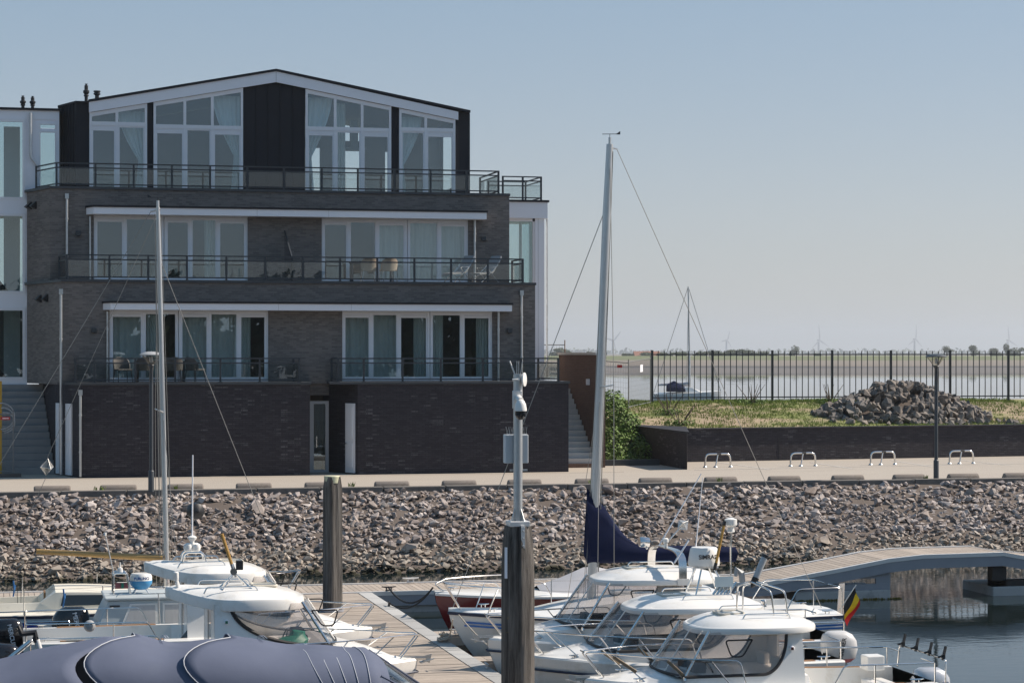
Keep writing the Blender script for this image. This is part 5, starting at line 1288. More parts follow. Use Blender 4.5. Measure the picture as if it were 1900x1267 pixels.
def outboard(par, x, y, z, s, cowl_m, leg_m, txt=None, band=None, tilt=0., tm=None, rotate=None):
    m = MB(); secs = []
    for (zz, lx, ly, ox) in ((0, .20, .14, 0), (.06, .27, .17, -.01), (.20, .30, .185, -.02), (.34, .29, .18, -.01), (.44, .24, .15, .01), (.49, .15, .10, .02)):
        row = []
        for k in range(20):
            a = 2 * pi * k / 20; ca_, sa_ = cos(a), sin(a)
            row.append(Vector((x + (ox + lx * math.copysign(abs(ca_) ** .75, ca_)) * s + (zz * tilt) * s, y + ly * math.copysign(abs(sa_) ** .75, sa_) * s, z + zz * s - (lx * ca_ * tilt * .35) * s)))
        secs.append(row)
    m.loft(secs, closed=True, cap0=True, cap1=True); o = LB(m, 'outboard_motor', cowl_m, par, smooth=True, angle=50)
    m = MB(); m.box(x - .13 * s, x + .10 * s, y - .10 * s, y + .10 * s, z - .16 * s, z - .002); m.box(x - .09 * s, x + .05 * s, y - .06 * s, y + .06 * s, z - .9 * s, z - .16 * s); m.box(x + .05 * s, x + .30 * s, y - .12 * s, y + .12 * s, z - .5 * s, z - .2 * s); LB(m, 'motor_leg', leg_m, o, bevel=.02)
    if band:
        m = MB(); r2 = [[p + (p - Vector((x, y, p.z))).normalized() * .004 for p in row] for row in (secs[0], secs[1])]; m.loft(r2, closed=True); LB(m, 'band', band, o, smooth=True)
    if txt:
        for sd, rx in ((-1, (1, 0, 0)), (1, (-1, 0, 0))):
            k = rx[0]; dn = txt == 'MERCURY'; lettering('lettering', txt, (.10 if len(txt) > 3 else .17) * s, tm or PAINTW, o, (x + (.10 if dn else 0), y + sd * (.192 * s + .002), z + .20 * s), (.2 * k, 0, -1) if dn else (.2 * k, 0, 1), (k, 0, .2) if dn else (-k, 0, .2), .002)
    return o
def cleat_b(par, x, y, z, rz=0., s=.7): return cleat_local(par, x, y, z, rz, s)
def cleat_local(par, x, y, z, rz, s):
    m = MB(); c, sn = cos(rz), sin(rz)
    T = lambda a, h: (x + a * c * s, y + a * sn * s, z + h * s)
    m.tube([T(-.15, .085), T(-.05, .075), T(.05, .075), T(.15, .085)], [.010 * s, .018 * s, .018 * s, .010 * s], 6)
    for k in (-.05, .05): m.tube([T(k, 0), T(k, .075)], .014 * s, 6)
    return LB(m, 'cleat', STEEL, par, smooth=True)
def roof_mesh(xc, a, hw, z, style, lip):
    m = MB(); n = 56; secs = []
    def plan(u, k):
        cu, su = cos(u), sin(u)
        if style == 'egg':
            x = math.copysign(abs(cu) ** .80, cu) * a; y = math.copysign(abs(su) ** .72, su) * hw * (1 - .10 * cu - .06 * max(0, -cu))
        else:
            if cu >= 0: x = abs(cu) ** .80 * a
            else: x = -a * abs(cu) ** 1.0
            y = math.copysign(abs(su) ** .62, su) * hw if cu >= 0 else math.copysign(1 - abs(cu) ** 1.5, su) * hw * .97 + math.copysign(.03 * hw, su)
        return x * k, y * k
    prof = [(.90, .0), (.985, -lip), (1.0, -lip + .01), (1.005, lip * .25), (.99, .035 + lip * .3), (.965, .05 + lip * .3), (.94, .048 + lip * .3), (.86, .10 + lip * .3), (.7, .15 + lip * .3), (.45, .185 + lip * .3), (.2, .197 + lip * .3), (.03, .20 + lip * .3)]
    for k, zz in prof:
        row = []
        for i in range(n):
            u = 2 * pi * i / n; x, y = plan(u, k)
            up = 0
            if style == 'swept': up = .26 * max(0, -x / a - .25) ** 1.6 - .04 * max(0, x / a - .3)
            else: up = -.05 * max(0, x / a - .2) ** 2
            row.append((xc + x, y, z + zz + up))
        secs.append(row)
    m.loft(secs, closed=True, cap0=True, cap1=True); return m
def pilothouse(label, X_bow, Y, right, L, B, zs, zb, zt, zw, wf, rf, rr_, pr, at, ab, style, lip, hullm=WHITE, group=None, motor=None, motor_txt=None, motor_tm=None, rail_pads=False, motor_band=None):
    """distances wf.. are measured back from the bow: windscreen base, roof front, roof rear, pillar rear, arc top, arc base"""
    rz = pi if right else 0.; sg = -1 if right else 1
    t = thing('pilothouse_boat', (X_bow - sg * L, Y, 0), label, 'motor boat', group, rz)
    wf, rf, rr_, pr, at, ab = L - wf, L - rf, L - rr_, L - pr, L - at, L - ab
    secs = hull_sections(L, B, zs, zb); hull_obj(secs, t, hullm)
    for sd in (1, -1):
        m = MB(); m.tube([p + Vector((0, sd * .012, 0)) for p in along_sheer(secs, -.0, -.2, 0, 1, sd)], .022, 6); LB(m, 'rub_rail', NAVYS, t, smooth=True)
    # deck moulding: cockpit well aft, raised trunk forward
    rows = []
    for s in secs:
        x, b, z = s[0].x, s[0].y, s[0].z
        if x < pr - .1: row = [(b, z), (b - .03, z + .03), (b - .20, z + .03), (b - .24, .42), (b * .4, .42), (0, .42)]
        else:
            u = max(0, min(1, (x - wf) / max(.1, L * .94 - wf))); h = zw - .015 if x < wf else z + .03 + (zw - .015 - z - .03) * (1 - u ** 1.7); h = max(h, z + .03)
            tb = min(b - .10, (B / 2 - .24) * (1 - .55 * u ** 2)); tb = max(tb, .004)
            row = [(b, z), (max(b - .03, .003), z + .03), (max(tb, .004), z + .035), (max(tb - .07, .003), h - .03), (tb * .6, h), (0, h + .03)]
        rows.append([(x, y, zz) for y, zz in row] + [(x, -y, zz) for y, zz in row[-2::-1]])
    m = MB(); m.loft(rows, cap0=True); LB(m, 'deck', WHITE, t, smooth=True, angle=38, recalc=True)
    # wheelhouse sides
    wb, wt = B / 2 - .26, B / 2 - .40
    yy = lambda z: wb + (wt - wb) * (z - zw) / (zt - zw)
    n = 14; ell = [(ab - (ab - at) * cos(k * pi / 2 / n), zt - (zt - zw) * sin(k * pi / 2 / n)) for k in range(n + 1)]
    for sd in (1, -1):
        J = lambda x, z, o=0.: Vector((x, sd * (yy(z) + o), z))
        poly = [(pr, .45), (pr, zt)] + ell + [(wf, zw), (wf, zw - .1)]
        m = MB(); m.prism([J(x, z) for x, z in poly], (0, -sd * .035, 0)); LB(m, 'cabin_side', WHITE, t)
        xa = rf - .12
        g = ell + [(wf, zw), (xa, zt)]
        m = MB(); m.prism([J(x, z, -.012) for x, z in g], (0, -sd * .006, 0)); LB(m, 'side_window', BOATG, t)
        m = MB(); c = [J(x, z, .004) for x, z in ell] + [J(wf + .02, zw, .004)]
        for p, q in zip(c, c[1:]): m.bar(p, q, .012, .055, up=(0, sd, 0)) if False else m.tube([p, q], .026 if style == 'egg' else .036, 6, caps=True)
        LB(m, 'window_gasket', RUBBER, t)
        m = MB(); m.tube([J(wf, zw, -.01), J(xa, zt + .02, -.01)], .024, 8); m.tube([J(wf, zw + .0, -.01), J(wf, zw - .06, 0)], .03, 6); LB(m, 'screen_pillar', STEEL, t, smooth=True)
        # opening quarter window
        xo = (ab + at) / 2 + (.42 if style == 'egg' else .62); w2, h2 = .40, .26; zo = zt - .13
        m = MB(); m.tube(fillet([J(xo - .06, zo, -.005), J(xo + w2, zo, -.005), J(xo + w2 * .78, zo - h2, -.005), J(xo + .12, zo - h2, -.005), J(xo - .06, zo, -.005)], .06, 3), .013, 6); LB(m, 'quarter_window_frame', RUBBER, t)
        m = MB(); q = J(pr + .2, zt - .28, .003); m.lathe([(.045, 0), (.042, .03), (.02, .045)], q, 12, (0, sd, 0)); o = LB(m, 'light_base', PAINTW, t, smooth=True)
        m = MB(); m.box(q.x - .022, q.x + .022, q.y + sd * .03, q.y + sd * .052, q.z - .025, q.z + .02); LB(m, 'side_light', GREENP if sd < 0 else mat('dark_red_lens', (.12, .02, .015), .3), o)
    # windscreen, bulging forward
    k = 10; base = []; top = []
    for i in range(k + 1):
        v = -1 + 2 * i / k; base.append(Vector((wf + .22 * (1 - v * v), v * (wb - .01), zw + .01 * (1 - v * v)))); top.append(Vector((rf - .12 + .20 * (1 - v * v), v * (wt - .01), zt + .02)))
    m = MB(); m.loft([base, top]); LB(m, 'windscreen', BOATG, t, smooth=True)
    m = MB(); m.tube(base, .026, 6); LB(m, 'windscreen_gasket', RUBBER, t, smooth=True)
    for i in (3, 7):
        m = MB(); m.tube([base[i], top[i]], .010, 6); LB(m, 'screen_post', PALE, t)
    # aft bulkhead with an open doorway
    m = MB()
    for sd in (1, -1): m.prism([Vector((pr, sd * yy(.5), .45)), Vector((pr, sd * .30, .45)), Vector((pr, sd * .30, zt)), Vector((pr, sd * yy(zt), zt))], (.035, 0, 0))
    m.box(pr, pr + .035, -.30, .30, zt - .1, zt); LB(m, 'aft_bulkhead', WHITE, t)
    m = MB(); m.box(pr + .01, pr + .02, -.30, .30, .5, zt - .1); LB(m, 'door_glass', BOATG, t)
    # inside: dash, wheel, seats, sole
    m = MB(); m.loft([[(x, -wb + .06, z), (x, wb - .06, z)] for x, z in ((wf - .55, .55), (wf - .50, zw - .04), (wf - .1, zw + .03), (wf + .12, zw - .0))]); LB(m, 'dash', DARKV, t)
    m = MB(); m.box(wf - .5, wf - .28, .1, .48, zw - .03, zw + .16); m.box(wf - .45, wf - .30, -.45, -.12, zw - .03, zw + .12); LB(m, 'instruments', BLACKP, t, bevel=.02)
    m = MB(); c = Vector((wf - .62, .30, zw - .02)); m.tube(arc(c, .17, 0, 2 * pi, 18, (0, 1, 0), (.35, 0, .94))[:-1], .012, 6, closed=True); m.tube([c, c + Vector((.12, 0, -.03))], .012, 6); LB(m, 'steering_wheel', RUBBER, t, smooth=True)
    for ys in (.34, -.36):
        xs_ = pr + .45; m = MB(); m.box(xs_ - .2, xs_ + .2, ys - .2, ys + .2, zw - .36, zw - .24); m.box(xs_ - .24, xs_ - .14, ys - .2, ys + .2, zw - .24, zw + .20); m.box(xs_ - .1, xs_ + .1, ys - .1, ys + .1, .43, zw - .36); LB(m, 'helm_seat', SEATM, t, bevel=.03)
    # roof
    a = (rf - rr_) / 2; xc = (rf + rr_) / 2
    hwr = wt + (.20 if style == 'egg' else .16)
    rm = LB(roof_mesh(xc, a, hwr, zt + .015, style, lip), 'roof', WHITE, t, smooth=True, angle=32)
    ztop = zt + .195 + lip * .3
    for sd in (1, -1):
        yr = sd * hwr * .62; x0, x1 = xc - a * .45, xc + a * .25
        m = MB(); m.tube(fillet([(x0 - .05, yr, ztop - .06), (x0, yr, ztop + .045), (x1, yr, ztop + .045), (x1 + .05, yr, ztop - .06)], .04, 3), .013, 8); LB(m, 'roof_rail', STEEL, rm, smooth=True)
    m = MB(); x0 = xc + a * (.12 if style == 'egg' else .25); m.tube(fillet([(x0, -.22, ztop + .012), (x0 + .42, -.22, ztop + .005), (x0 + .42, .22, ztop + .005), (x0, .22, ztop + .012), (x0, -.22, ztop + .012)], .07, 3), .022, 6); hf = LB(m, 'roof_hatch', mat('hatch_rim', (.52, .48, .40), .5), rm, smooth=True)
    m = MB(); m.box(x0 + .02, x0 + .40, -.2, .2, ztop - .01, ztop + .014); LB(m, 'hatch_lid', mat('hatch_acrylic', (.30, .33, .34), .15, var=.05), hf)
    # bow rail
    r0 = max(pr / L + .18, .5)
    for sd in (1, -1):
        pts = along_sheer(secs, .07, .46, r0, .965, sd); pts = [Vector((pts[0].x - .12, pts[0].y, pts[0].z - .42))] + pts
        tipp = Vector((L + .02, sd * .10, pts[-1].z)); pts.append(tipp)
        m = MB(); m.tube(fillet(pts + [Vector((L - .32, sd * .09, zb + .04))], .09, 3), .0135, 8); ro = LB(m, 'bow_rail', STEEL, t, smooth=True)
        for u in (.62, .74, .86):
            f = along_sheer(secs, .08, .03, u, u + .06, sd); h = along_sheer(secs, .07, .46, u + .05, u + .12, sd)
            if f and h:
                m = MB(); m.tube([f[0] + Vector((-.12, 0, 0)), h[0]], .011, 6); LB(m, 'stanchion', STEEL, ro)
                if rail_pads and u > .7:
                    d = (h[0] - f[0]); m = MB(); m.bar(f[0] + Vector((-.12, sd * .03, 0)) + d * .38, h[0] + Vector((0, sd * .03, -.04)), .045, .05); LB(m, 'rail_pad', mat('brown_plastic', (.22, .16, .10), .6), ro, bevel=.008)
    m = MB(); m.tube([(L + .02, .10, zb + .46), (L + .02, -.10, zb + .46)], .0135, 8); LB(m, 'bow_rail_tip', STEEL, t)
    # anchor, roller, cleats
    m = MB(); m.box(L - .38, L + .14, -.045, .045, zb + .0, zb + .035); ao = LB(m, 'bow_roller', STEEL, t)
    m = MB(); m.bar((L - .45, 0, zb + .06), (L + .14, 0, zb + .05), .02, .035); m.prism([Vector((L + .10, 0, zb + .06)), Vector((L + .26, 0, zb + .10)), Vector((L + .22, 0, zb - .06)), Vector((L + .06, 0, zb + .0))], (0, .02, 0)); m.prism([Vector((L + .05, .1, zb - .04)), Vector((L + .30, .02, zb + .02)), Vector((L + .30, -.02, zb + .02)), Vector((L + .05, -.1, zb - .04))], (0, 0, -.015)); LB(m, 'anchor', GALV, ao)
    for sd in (1, -1):
        cleat_local(t, L * .86, sd * max(.05, along_sheer(secs, .14, 0, .84, .9)[0].y), zb + .0, .3 * sd, .8); cleat_local(t, .35, sd * (B / 2 * .9 - .1), zs + .03, 0, .8)
    # cockpit: teak trim, bench, stern rail
    for sd in (1, -1):
        m = MB(); q = along_sheer(secs, .12, .036, .08, (pr - .15) / L, sd)
        for p0, p1 in zip(q, q[1:]): m.bar(p0, p1, .11, .012)
        LB(m, 'teak_trim', TEAK, t)
        pts = along_sheer(secs, .08, .36, .0, (pr - .5) / L, sd); pts = [Vector((pts[0].x + .05, sd * .45, pts[0].z))] + [Vector((pts[0].x + .05, pts[0].y, pts[0].z))] + pts[1:]
        pts.append(Vector((pts[-1].x + .18, pts[-1].y, zs + .05)))
        m = MB(); m.tube(fillet(pts, .08, 3), .0135, 8)
        for q in (pts[1], pts[len(pts) // 2 + 1]): m.tube([q, Vector((q.x, q.y, zs + .03))], .012, 6)
        LB(m, 'stern_rail', STEEL, t, smooth=True)
    m = MB(); m.box(.25, .65, -B / 2 + .45, B / 2 - .45, .43, .80); LB(m, 'stern_bench', WHITE, t, bevel=.03)
    m = MB(); m.box(-.28, .02, -B * .36, B * .36, .12, .20); LB(m, 'swim_platform', WHITE, t, bevel=.02)
    if motor: outboard(t, -.30, 0, .50 if motor is SILV else .80, 1.12, motor, GREYP if motor is not BLACKG else BLACKP, motor_txt, tm=motor_tm, band=motor_band)
    t['ztop'] = ztop; t['xc'] = xc; t['a'] = a; t['zw'] = zw; t['zt'] = zt; t['hw'] = hwr
    return t, rm, secs
SILV = mat('silver_cowl', (.55, .57, .60), .25, metal=.4, var=.04, coat=.3)
MARG = mat('light_grey_cowl', (.55, .55, .55), .35, var=.05)
PINK = mat('faded_red_band', (.55, .16, .17), .5, var=.1)
DARKT = mat('dark_lettering', (.03, .03, .035), .5)
G_R, G_L = 'pilothouse motor boats moored bow to the jetty', 'pilothouse motor boats moored bow to the jetty'
# ---- right-hand row
r1b, r1r, r1s = pilothouse('white pilothouse boat with a silver 90 outboard and fold-down arch on its egg-shaped roof', 9.33, 34.7, True, 5.75, 2.35, .92, 1.05, 1.85, 1.17, 1.44, 1.77, 3.87, 3.47, 3.20, 2.75, 'egg', .05, group=G_R, motor=SILV, motor_txt='90', motor_tm=DARKT, rail_pads=True)
r2b, r2r, r2s = pilothouse('white pilothouse boat with a big radar drum and yellow staff on its roof', 9.0, 37.4, True, 5.5, 2.4, .95, 1.08, 1.87, 1.24, 1.42, 1.80, 4.24, 3.75, 3.5, 2.9, 'egg', .05, group=G_R, motor=MARG, motor_txt='MARINER', motor_tm=DARKT, motor_band=PINK)
r3b, r3r, r3s = pilothouse('white pilothouse boat with a curved steel arch and searchlight on its roof', 8.9, 40.0, True, 6.7, 2.4, .95, 1.05, 2.10, 1.34, 1.60, 2.02, 4.45, 3.9, 3.6, 3.1, 'egg', .05, group=G_R)
# roof fittings, R1: folded arch with horn and tube
def fit(par, name, mt, fn, **kw):
    m = MB(); fn(m); return LB(m, name, mt, par, **kw)
z = r1b['ztop']; xc = r1b['xc']; a = r1b['a']
for dx in (0, -.34):
    fit(r1r, 'roof_arch', STEEL, lambda m: m.tube(fillet([(xc - .30 + dx * .7, .42, z - .02), (xc - .26 + dx * .7, .40, z + .40), (xc - .02 + dx * .3, .05, z + .52), (xc + .05 + dx * .3, -.40, z + .40), (xc + .05 + dx * .3, -.42, z - .02)], .1, 4), .016, 8), smooth=True)
fit(r1r, 'antenna_tube', mat('grey_tube', (.42, .44, .46), .4), lambda m: m.lathe([(.055, 0), (.055, .42)], (xc - .12, -.02, z + .52), 14, (-.45, 0, 1)), smooth=True)
fit(r1r, 'tube_end', BLACKP, lambda m: (m.lathe([(.058, .42), (.058, .47), (.03, .48)], (xc - .12, -.02, z + .52), 14, (-.45, 0, 1)), m.lathe([(.02, -.12), (.06, -.03), (.058, .06)], (xc - .12, -.02, z + .52), 14, (-.45, 0, 1))), smooth=True)
fit(r1r, 'horn', GREYP, lambda m: m.tube([(xc + .08, -.05, z + .50), (xc + .10, -.05, z + .66), (xc + .18, -.05, z + .72), (xc + .20, -.05, z + .60)], [.05, .055, .05, .03], 10), smooth=True)
# rod holders on the stern rail
for k in range(4):
    y = .95 - k * .55; m = MB(); b = Vector((-.12, y, 1.36)); m.bar(b + Vector((0, 0, -.05)), b + Vector((0, 0, .04)), .05, .05); m.bar(b, b + Vector((-.05, -.02, .17)), .035, .035); m.bar(b + Vector((-.02, .0, .02)), b + Vector((.10, .0, .0)), .03, .03); LB(m, 'rod_holder', BLACKP, r1b)
fit(r1b, 'rod_rail', STEEL, lambda m: m.tube(fillet([(-.10, 1.08, .95), (-.12, 1.05, 1.33), (-.12, -.85, 1.33), (-.10, -.9, .95)], .08, 4), .014, 8), smooth=True)
fit(r1b, 'bait_box', WHITE, lambda m: m.box(.30, .62, -.8, -.5, .95, 1.20), bevel=.02)
fit(r1b, 'grab_rail', STEEL, lambda m: m.tube([(1.1, 1.17, .80), (2.5, 1.19, .80)], .025, 8), smooth=True)
fit(r1b, 'round_badge', PAINTW, lambda m: m.lathe([(.11, 0), (.11, .012)], (-.47, .222, .74), 20, (0, 1, 0)))
fit(r1b, 'badge_mark', DARKT, lambda m: m.tube([(-.47 + .05 * sin(k * .7) , .237, .74 - .06 + .015 * k) for k in range(9)], .011, 5))
# R2: radar drum, whip antenna, yellow staff, GPS, frame
z = r2b['ztop']; xc = r2b['xc']
fx = xc - .35
rd = fit(r2r, 'radar_drum', WHITE, lambda m: m.lathe([(.20, .50), (.275, .51), (.285, .56), (.27, .66), (.245, .80), (.22, .83), (.001, .84)], (fx + .1, 0, z), 28), smooth=True)
lettering('radar_lettering', 'SIMRAD', .105, DARKT, rd, (fx + .1, .272, z + .675), (-1, 0, 0), (0, -.1, 1), .003)
for p in (-.25, .35):
    for q in (-.3, .3): fit(r2r, 'radar_leg', STEEL, lambda m: m.tube([(fx + p, q, z - .01), (fx + .1 + (p - .1) * .35, q * .5, z + .5)], .016, 6))
fit(r2r, 'radar_plate', PALE, lambda m: m.box(fx - .1, fx + .3, -.22, .22, z + .475, z + .50))
fit(r2r, 'whip_antenna', PAINTW, lambda m: m.tube([(fx + .25, -.2, z + .2), (fx + .05, -.22, z + 2.05)], [.014, .006], 6), smooth=True)
fit(r2r, 'flag_staff', AMBER, lambda m: m.tube([(fx + .0, .38, z + .58), (fx - .14, .40, z + 1.25)], .027, 8), smooth=True)
fit(r2r, 'staff_ends', BLACKP, lambda m: (m.tube([(fx + .03, .375, z + .46), (fx + .0, .38, z + .585)], .031, 8), m.tube([(fx - .14, .40, z + 1.24), (fx - .155, .402, z + 1.32)], .031, 8)))
fit(r2r, 'stern_light', WHITE, lambda m: m.lathe([(.03, .0), (.07, .02), (.055, .10), (.11, .14), (.11, .24), (.03, .27)], (fx - .30, .3, z + 1.1), 16), smooth=True)
fit(r2r, 'light_post', STEEL, lambda m: m.tube([(fx - .30, .3, z - .02), (fx - .30, .3, z + 1.1)], .014, 6))
fit(r2r, 'rod_rack', STEEL, lambda m: [m.tube([(fx - .25 + .07 * k, .30, z + .02), (fx - .42 + .07 * k, .25, z + .22)], .022, 6) for k in range(5)])
fit(r2r, 'rack_plate', mat('pale_blue_plate', (.45, .55, .60), .4), lambda m: m.box(fx - .32, fx + .02, .36, .375, z + .16, z + .34))
fit(r2r, 'reflector_post', PAINTW, lambda m: m.tube([(fx + .62, -.1, z + .55), (fx + .35, -.1, z + .95)], .016, 6))
# R3: broad steel arch, searchlight, antenna, reflector
z = r3b['ztop']; xc = r3b['xc']; hw = r3b['hw']; ax_ = xc - .25
def strap(m, pts, w, th):
    for p, q in zip(pts, pts[1:]): m.bar(p, q, w, th, up=(1, 0, 0)) if False else m.prism([Vector(p) + Vector((-w / 2, 0, 0)), Vector(p) + Vector((w / 2, 0, 0)), Vector(q) + Vector((w / 2, 0, 0)), Vector(q) + Vector((-w / 2, 0, 0))], (0, th, 0))
m = MB(); rows = []
for k in range(21):
    th = pi * k / 20; y = cos(th); yv = math.copysign(abs(y) ** .45, y) * (hw + .02); zv = z - .14 + .52 * sin(th) ** .45
    rows.append([Vector((ax_ - .075, yv, zv)), Vector((ax_ + .075, yv, zv)), Vector((ax_ + .075, yv * .97, zv - .02)), Vector((ax_ - .075, yv * .97, zv - .02))])
m.loft(rows, closed=True, cap0=True, cap1=True); LB(m, 'roof_arch', STEEL, r3r, smooth=True)
for sd in (1, -1): fit(r3r, 'arch_foot', PALE, lambda m: m.box(ax_ - .11, ax_ + .11, sd * (hw + .03) - .02, sd * (hw + .03) + .02, z - .24, z - .12))
fit(r3r, 'searchlight', STEEL, lambda m: (m.lathe([(.09, -.09), (.095, -.02), (.095, .08), (.085, .1)], (ax_ + .38, -.2, z + .46), 16, (1, 0, .05)), m.tube([(ax_ + .36, -.2, z + .40), (ax_ + .34, -.15, z + .34)], .02, 6)), smooth=True)
fit(r3r, 'gps_mushroom', WHITE, lambda m: m.lathe([(.035, .36), (.035, .46), (.055, .48), (.055, .54), (.03, .56)], (ax_ + .05, .1, z), 14), smooth=True)
fit(r3r, 'whip_antenna', PAINTW, lambda m: m.tube([(ax_ + .12, -.1, z + .4), (ax_ - .72, -.1, z + 1.75)], [.014, .009], 6), smooth=True)
m = MB(); c = Vector((ax_ - .36, -.12, z + .78)); e = .13
for u, v in (((1, 0, 0), (0, 0, 1)), ((1, 0, 0), (0, 1, 0)), ((0, 1, 0), (0, 0, 1))):
    u, v = Vector(u) * e, Vector(v) * e; R = Matrix.Rotation(.6, 3, 'Y') @ Matrix.Rotation(.5, 3, 'X'); m.prism([c + R @ u, c + R @ v, c - R @ u, c - R @ v], R @ u.cross(v).normalized() * .004)
LB(m, 'radar_reflector', PALE, r3r); fit(r3r, 'reflector_arm', PALE, lambda m: m.tube([(ax_ - .0, -.1, z + .42), c], .014, 6))
fit(r3b, 'red_jacket', mat('dark_red_cloth', (.16, .03, .04), .9), lambda m: m.loft([[(wx + .25 * cos(k * pi / 4) * w_, .3 + .18 * sin(k * pi / 4) * w_, 1.05 + h_) for k in range(8)] for wx, w_, h_ in ((4.3, 1, 0), (4.25, .9, .25), (4.15, .5, .42))], closed=True, cap0=True, cap1=True), smooth=True)
# ---- left-hand row
l2b, l2r, l2s = pilothouse('white pilothouse boat with wing-shaped roof and a green cloth behind its windscreen', 7.27, 38.3, False, 6.7, 2.5, 1.0, .95, 2.10, 1.38, 1.70, 2.04, 4.40, 3.65, 3.37, 1.75, 'swept', .12, group=G_L, motor=None)
l3b, l3r, l3s = pilothouse('white pilothouse boat with wing-shaped roof carrying a twin-ball antenna and folded table', 7.23, 42.7, False, 6.7, 2.5, 1.0, .98, 2.12, 1.40, 1.80, 2.13, 4.43, 3.70, 3.42, 1.85, 'swept', .12, group=G_L, motor=BLACKG, motor_txt='MERCURY')
z = l2b['ztop']; xc = l2b['xc']; zw = l2b['zw']
fit(l2b, 'green_cloth', GREENP, lambda m: m.loft([[(4.35 + dx + r * cos(k * .785), -.45 + r * .8 * sin(k * .785), zw + h) for k in range(8)] for dx, r, h in ((0, .34, -.02), (.06, .30, .05), (.16, .14, .13), (.18, .12, .19), (.10, .03, .22))], closed=True, cap1=True), smooth=True)
fit(l2r, 'fender_staff', AMBER, lambda m: m.tube([(xc - .06, -.25, z + .36), (xc - .24, -.25, z + .92)], .028, 8), smooth=True)
fit(l2r, 'staff_socket', STEEL, lambda m: (m.tube([(xc - .0, -.25, z + .18), (xc - .07, -.25, z + .40)], .033, 8), m.tube([(xc - .25, -.5, z - .02), (xc - .02, -.25, z + .25), (xc + .25, -.5, z - .02)], .017, 6), m.tube([(xc - .25, 0, z - .02), (xc - .02, -.25, z + .25), (xc + .2, 0, z - .02)], .017, 6), m.lathe([(.06, -.04), (.06, .04)], (xc - .04, -.27, z + .27), 8, (0, 1, 0))))
fit(l2r, 'speaker_box', BLACKP, lambda m: m.box(xc + .0, xc + .12, -.32, -.22, z + .30, z + .46), bevel=.01)
fit(l2r, 'stern_light', WHITE, lambda m: (m.tube([(xc - .95, -.1, z - .06), (xc - 1.0, -.1, z + .12)], .035, 8), m.lathe([(.035, .0), (.05, .02), (.05, .14), (.03, .16)], (xc - 1.01, -.1, z + .12), 12)), smooth=True)
fit(l2b, 'badge_oval', GREYP, lambda m: m.lathe([(.10, 0), (.10, .006)], (3.25, -(2.5 / 2 - .262), 1.42), 20, (0, -1, .0)))
fit(l2b, 'stern_post', PALE, lambda m: m.tube([(.30, -.95, 1.0), (.12, -.95, 1.62)], .05, 10), smooth=True)
fit(l2b, 'post_clamp', BLACKP, lambda m: (m.tube([(.12, -.95, 1.58), (.09, -.95, 1.74), (-.12, -.95, 1.72), (-.18, -.95, 1.86)], [.05, .055, .05, .03], 8), m.lathe([(.05, -.04), (.05, .04)], (.1, -.95, 1.64), 8, (0, 1, 0))), smooth=True)
fit(l2b, 'stern_brace', STEEL, lambda m: m.tube([(.02, -1.0, 1.60), (-.72, -1.1, 1.02)], .04, 10), smooth=True)
outboard(l2b, -.62, -.2, .86, 1.25, BLACKG, BLACKP, 'MERCURY', tilt=.3)
z = l3b['ztop']; xc = l3b['xc']
fit(l3r, 'twin_ball_antenna', WHITE, lambda m: (m.lathe([(.02, -.09), (.075, -.06), (.09, 0), (.075, .06), (.02, .09)], (xc - .33, -.1, z + .28), 16), m.lathe([(.02, -.09), (.07, -.06), (.085, 0), (.07, .06), (.02, .09)], (xc - .17, -.1, z + .28), 16), m.lathe([(.05, .30), (.04, .40), (.085, .45), (.09, .48), (.04, .51)], (xc - .25, -.1, z), 16)), smooth=True)
for q in (-.3, .12): fit(l3r, 'antenna_frame', STEEL, lambda m: m.tube(fillet([(xc - .45, q, z - .02), (xc - .42, q, z + .20), (xc - .05, q, z + .20), (xc + .0, q, z - .02)], .1, 4), .02, 8), smooth=True)
fit(l3r, 'whip_antenna', PAINTW, lambda m: m.tube([(xc - .25, -.1, z + .50), (xc - .24, -.1, z + 2.05)], [.016, .012], 6), smooth=True)
fit(l3r, 'black_ball', BLACKP, lambda m: m.lathe([(.01, -.18), (.15, -.1), (.17, 0), (.15, .1), (.01, .18)], (xc - .16, .25, z + .95), 18, (.3, -1, 0)), smooth=True)
fit(l3b, 'engine_ball', GREYP, lambda m: m.lathe([(.02, -.1), (.09, -.06), (.11, 0), (.09, .06), (.02, .1)], (1.2, -1.05, 1.30), 16, (.2, -1, .1)), smooth=True)

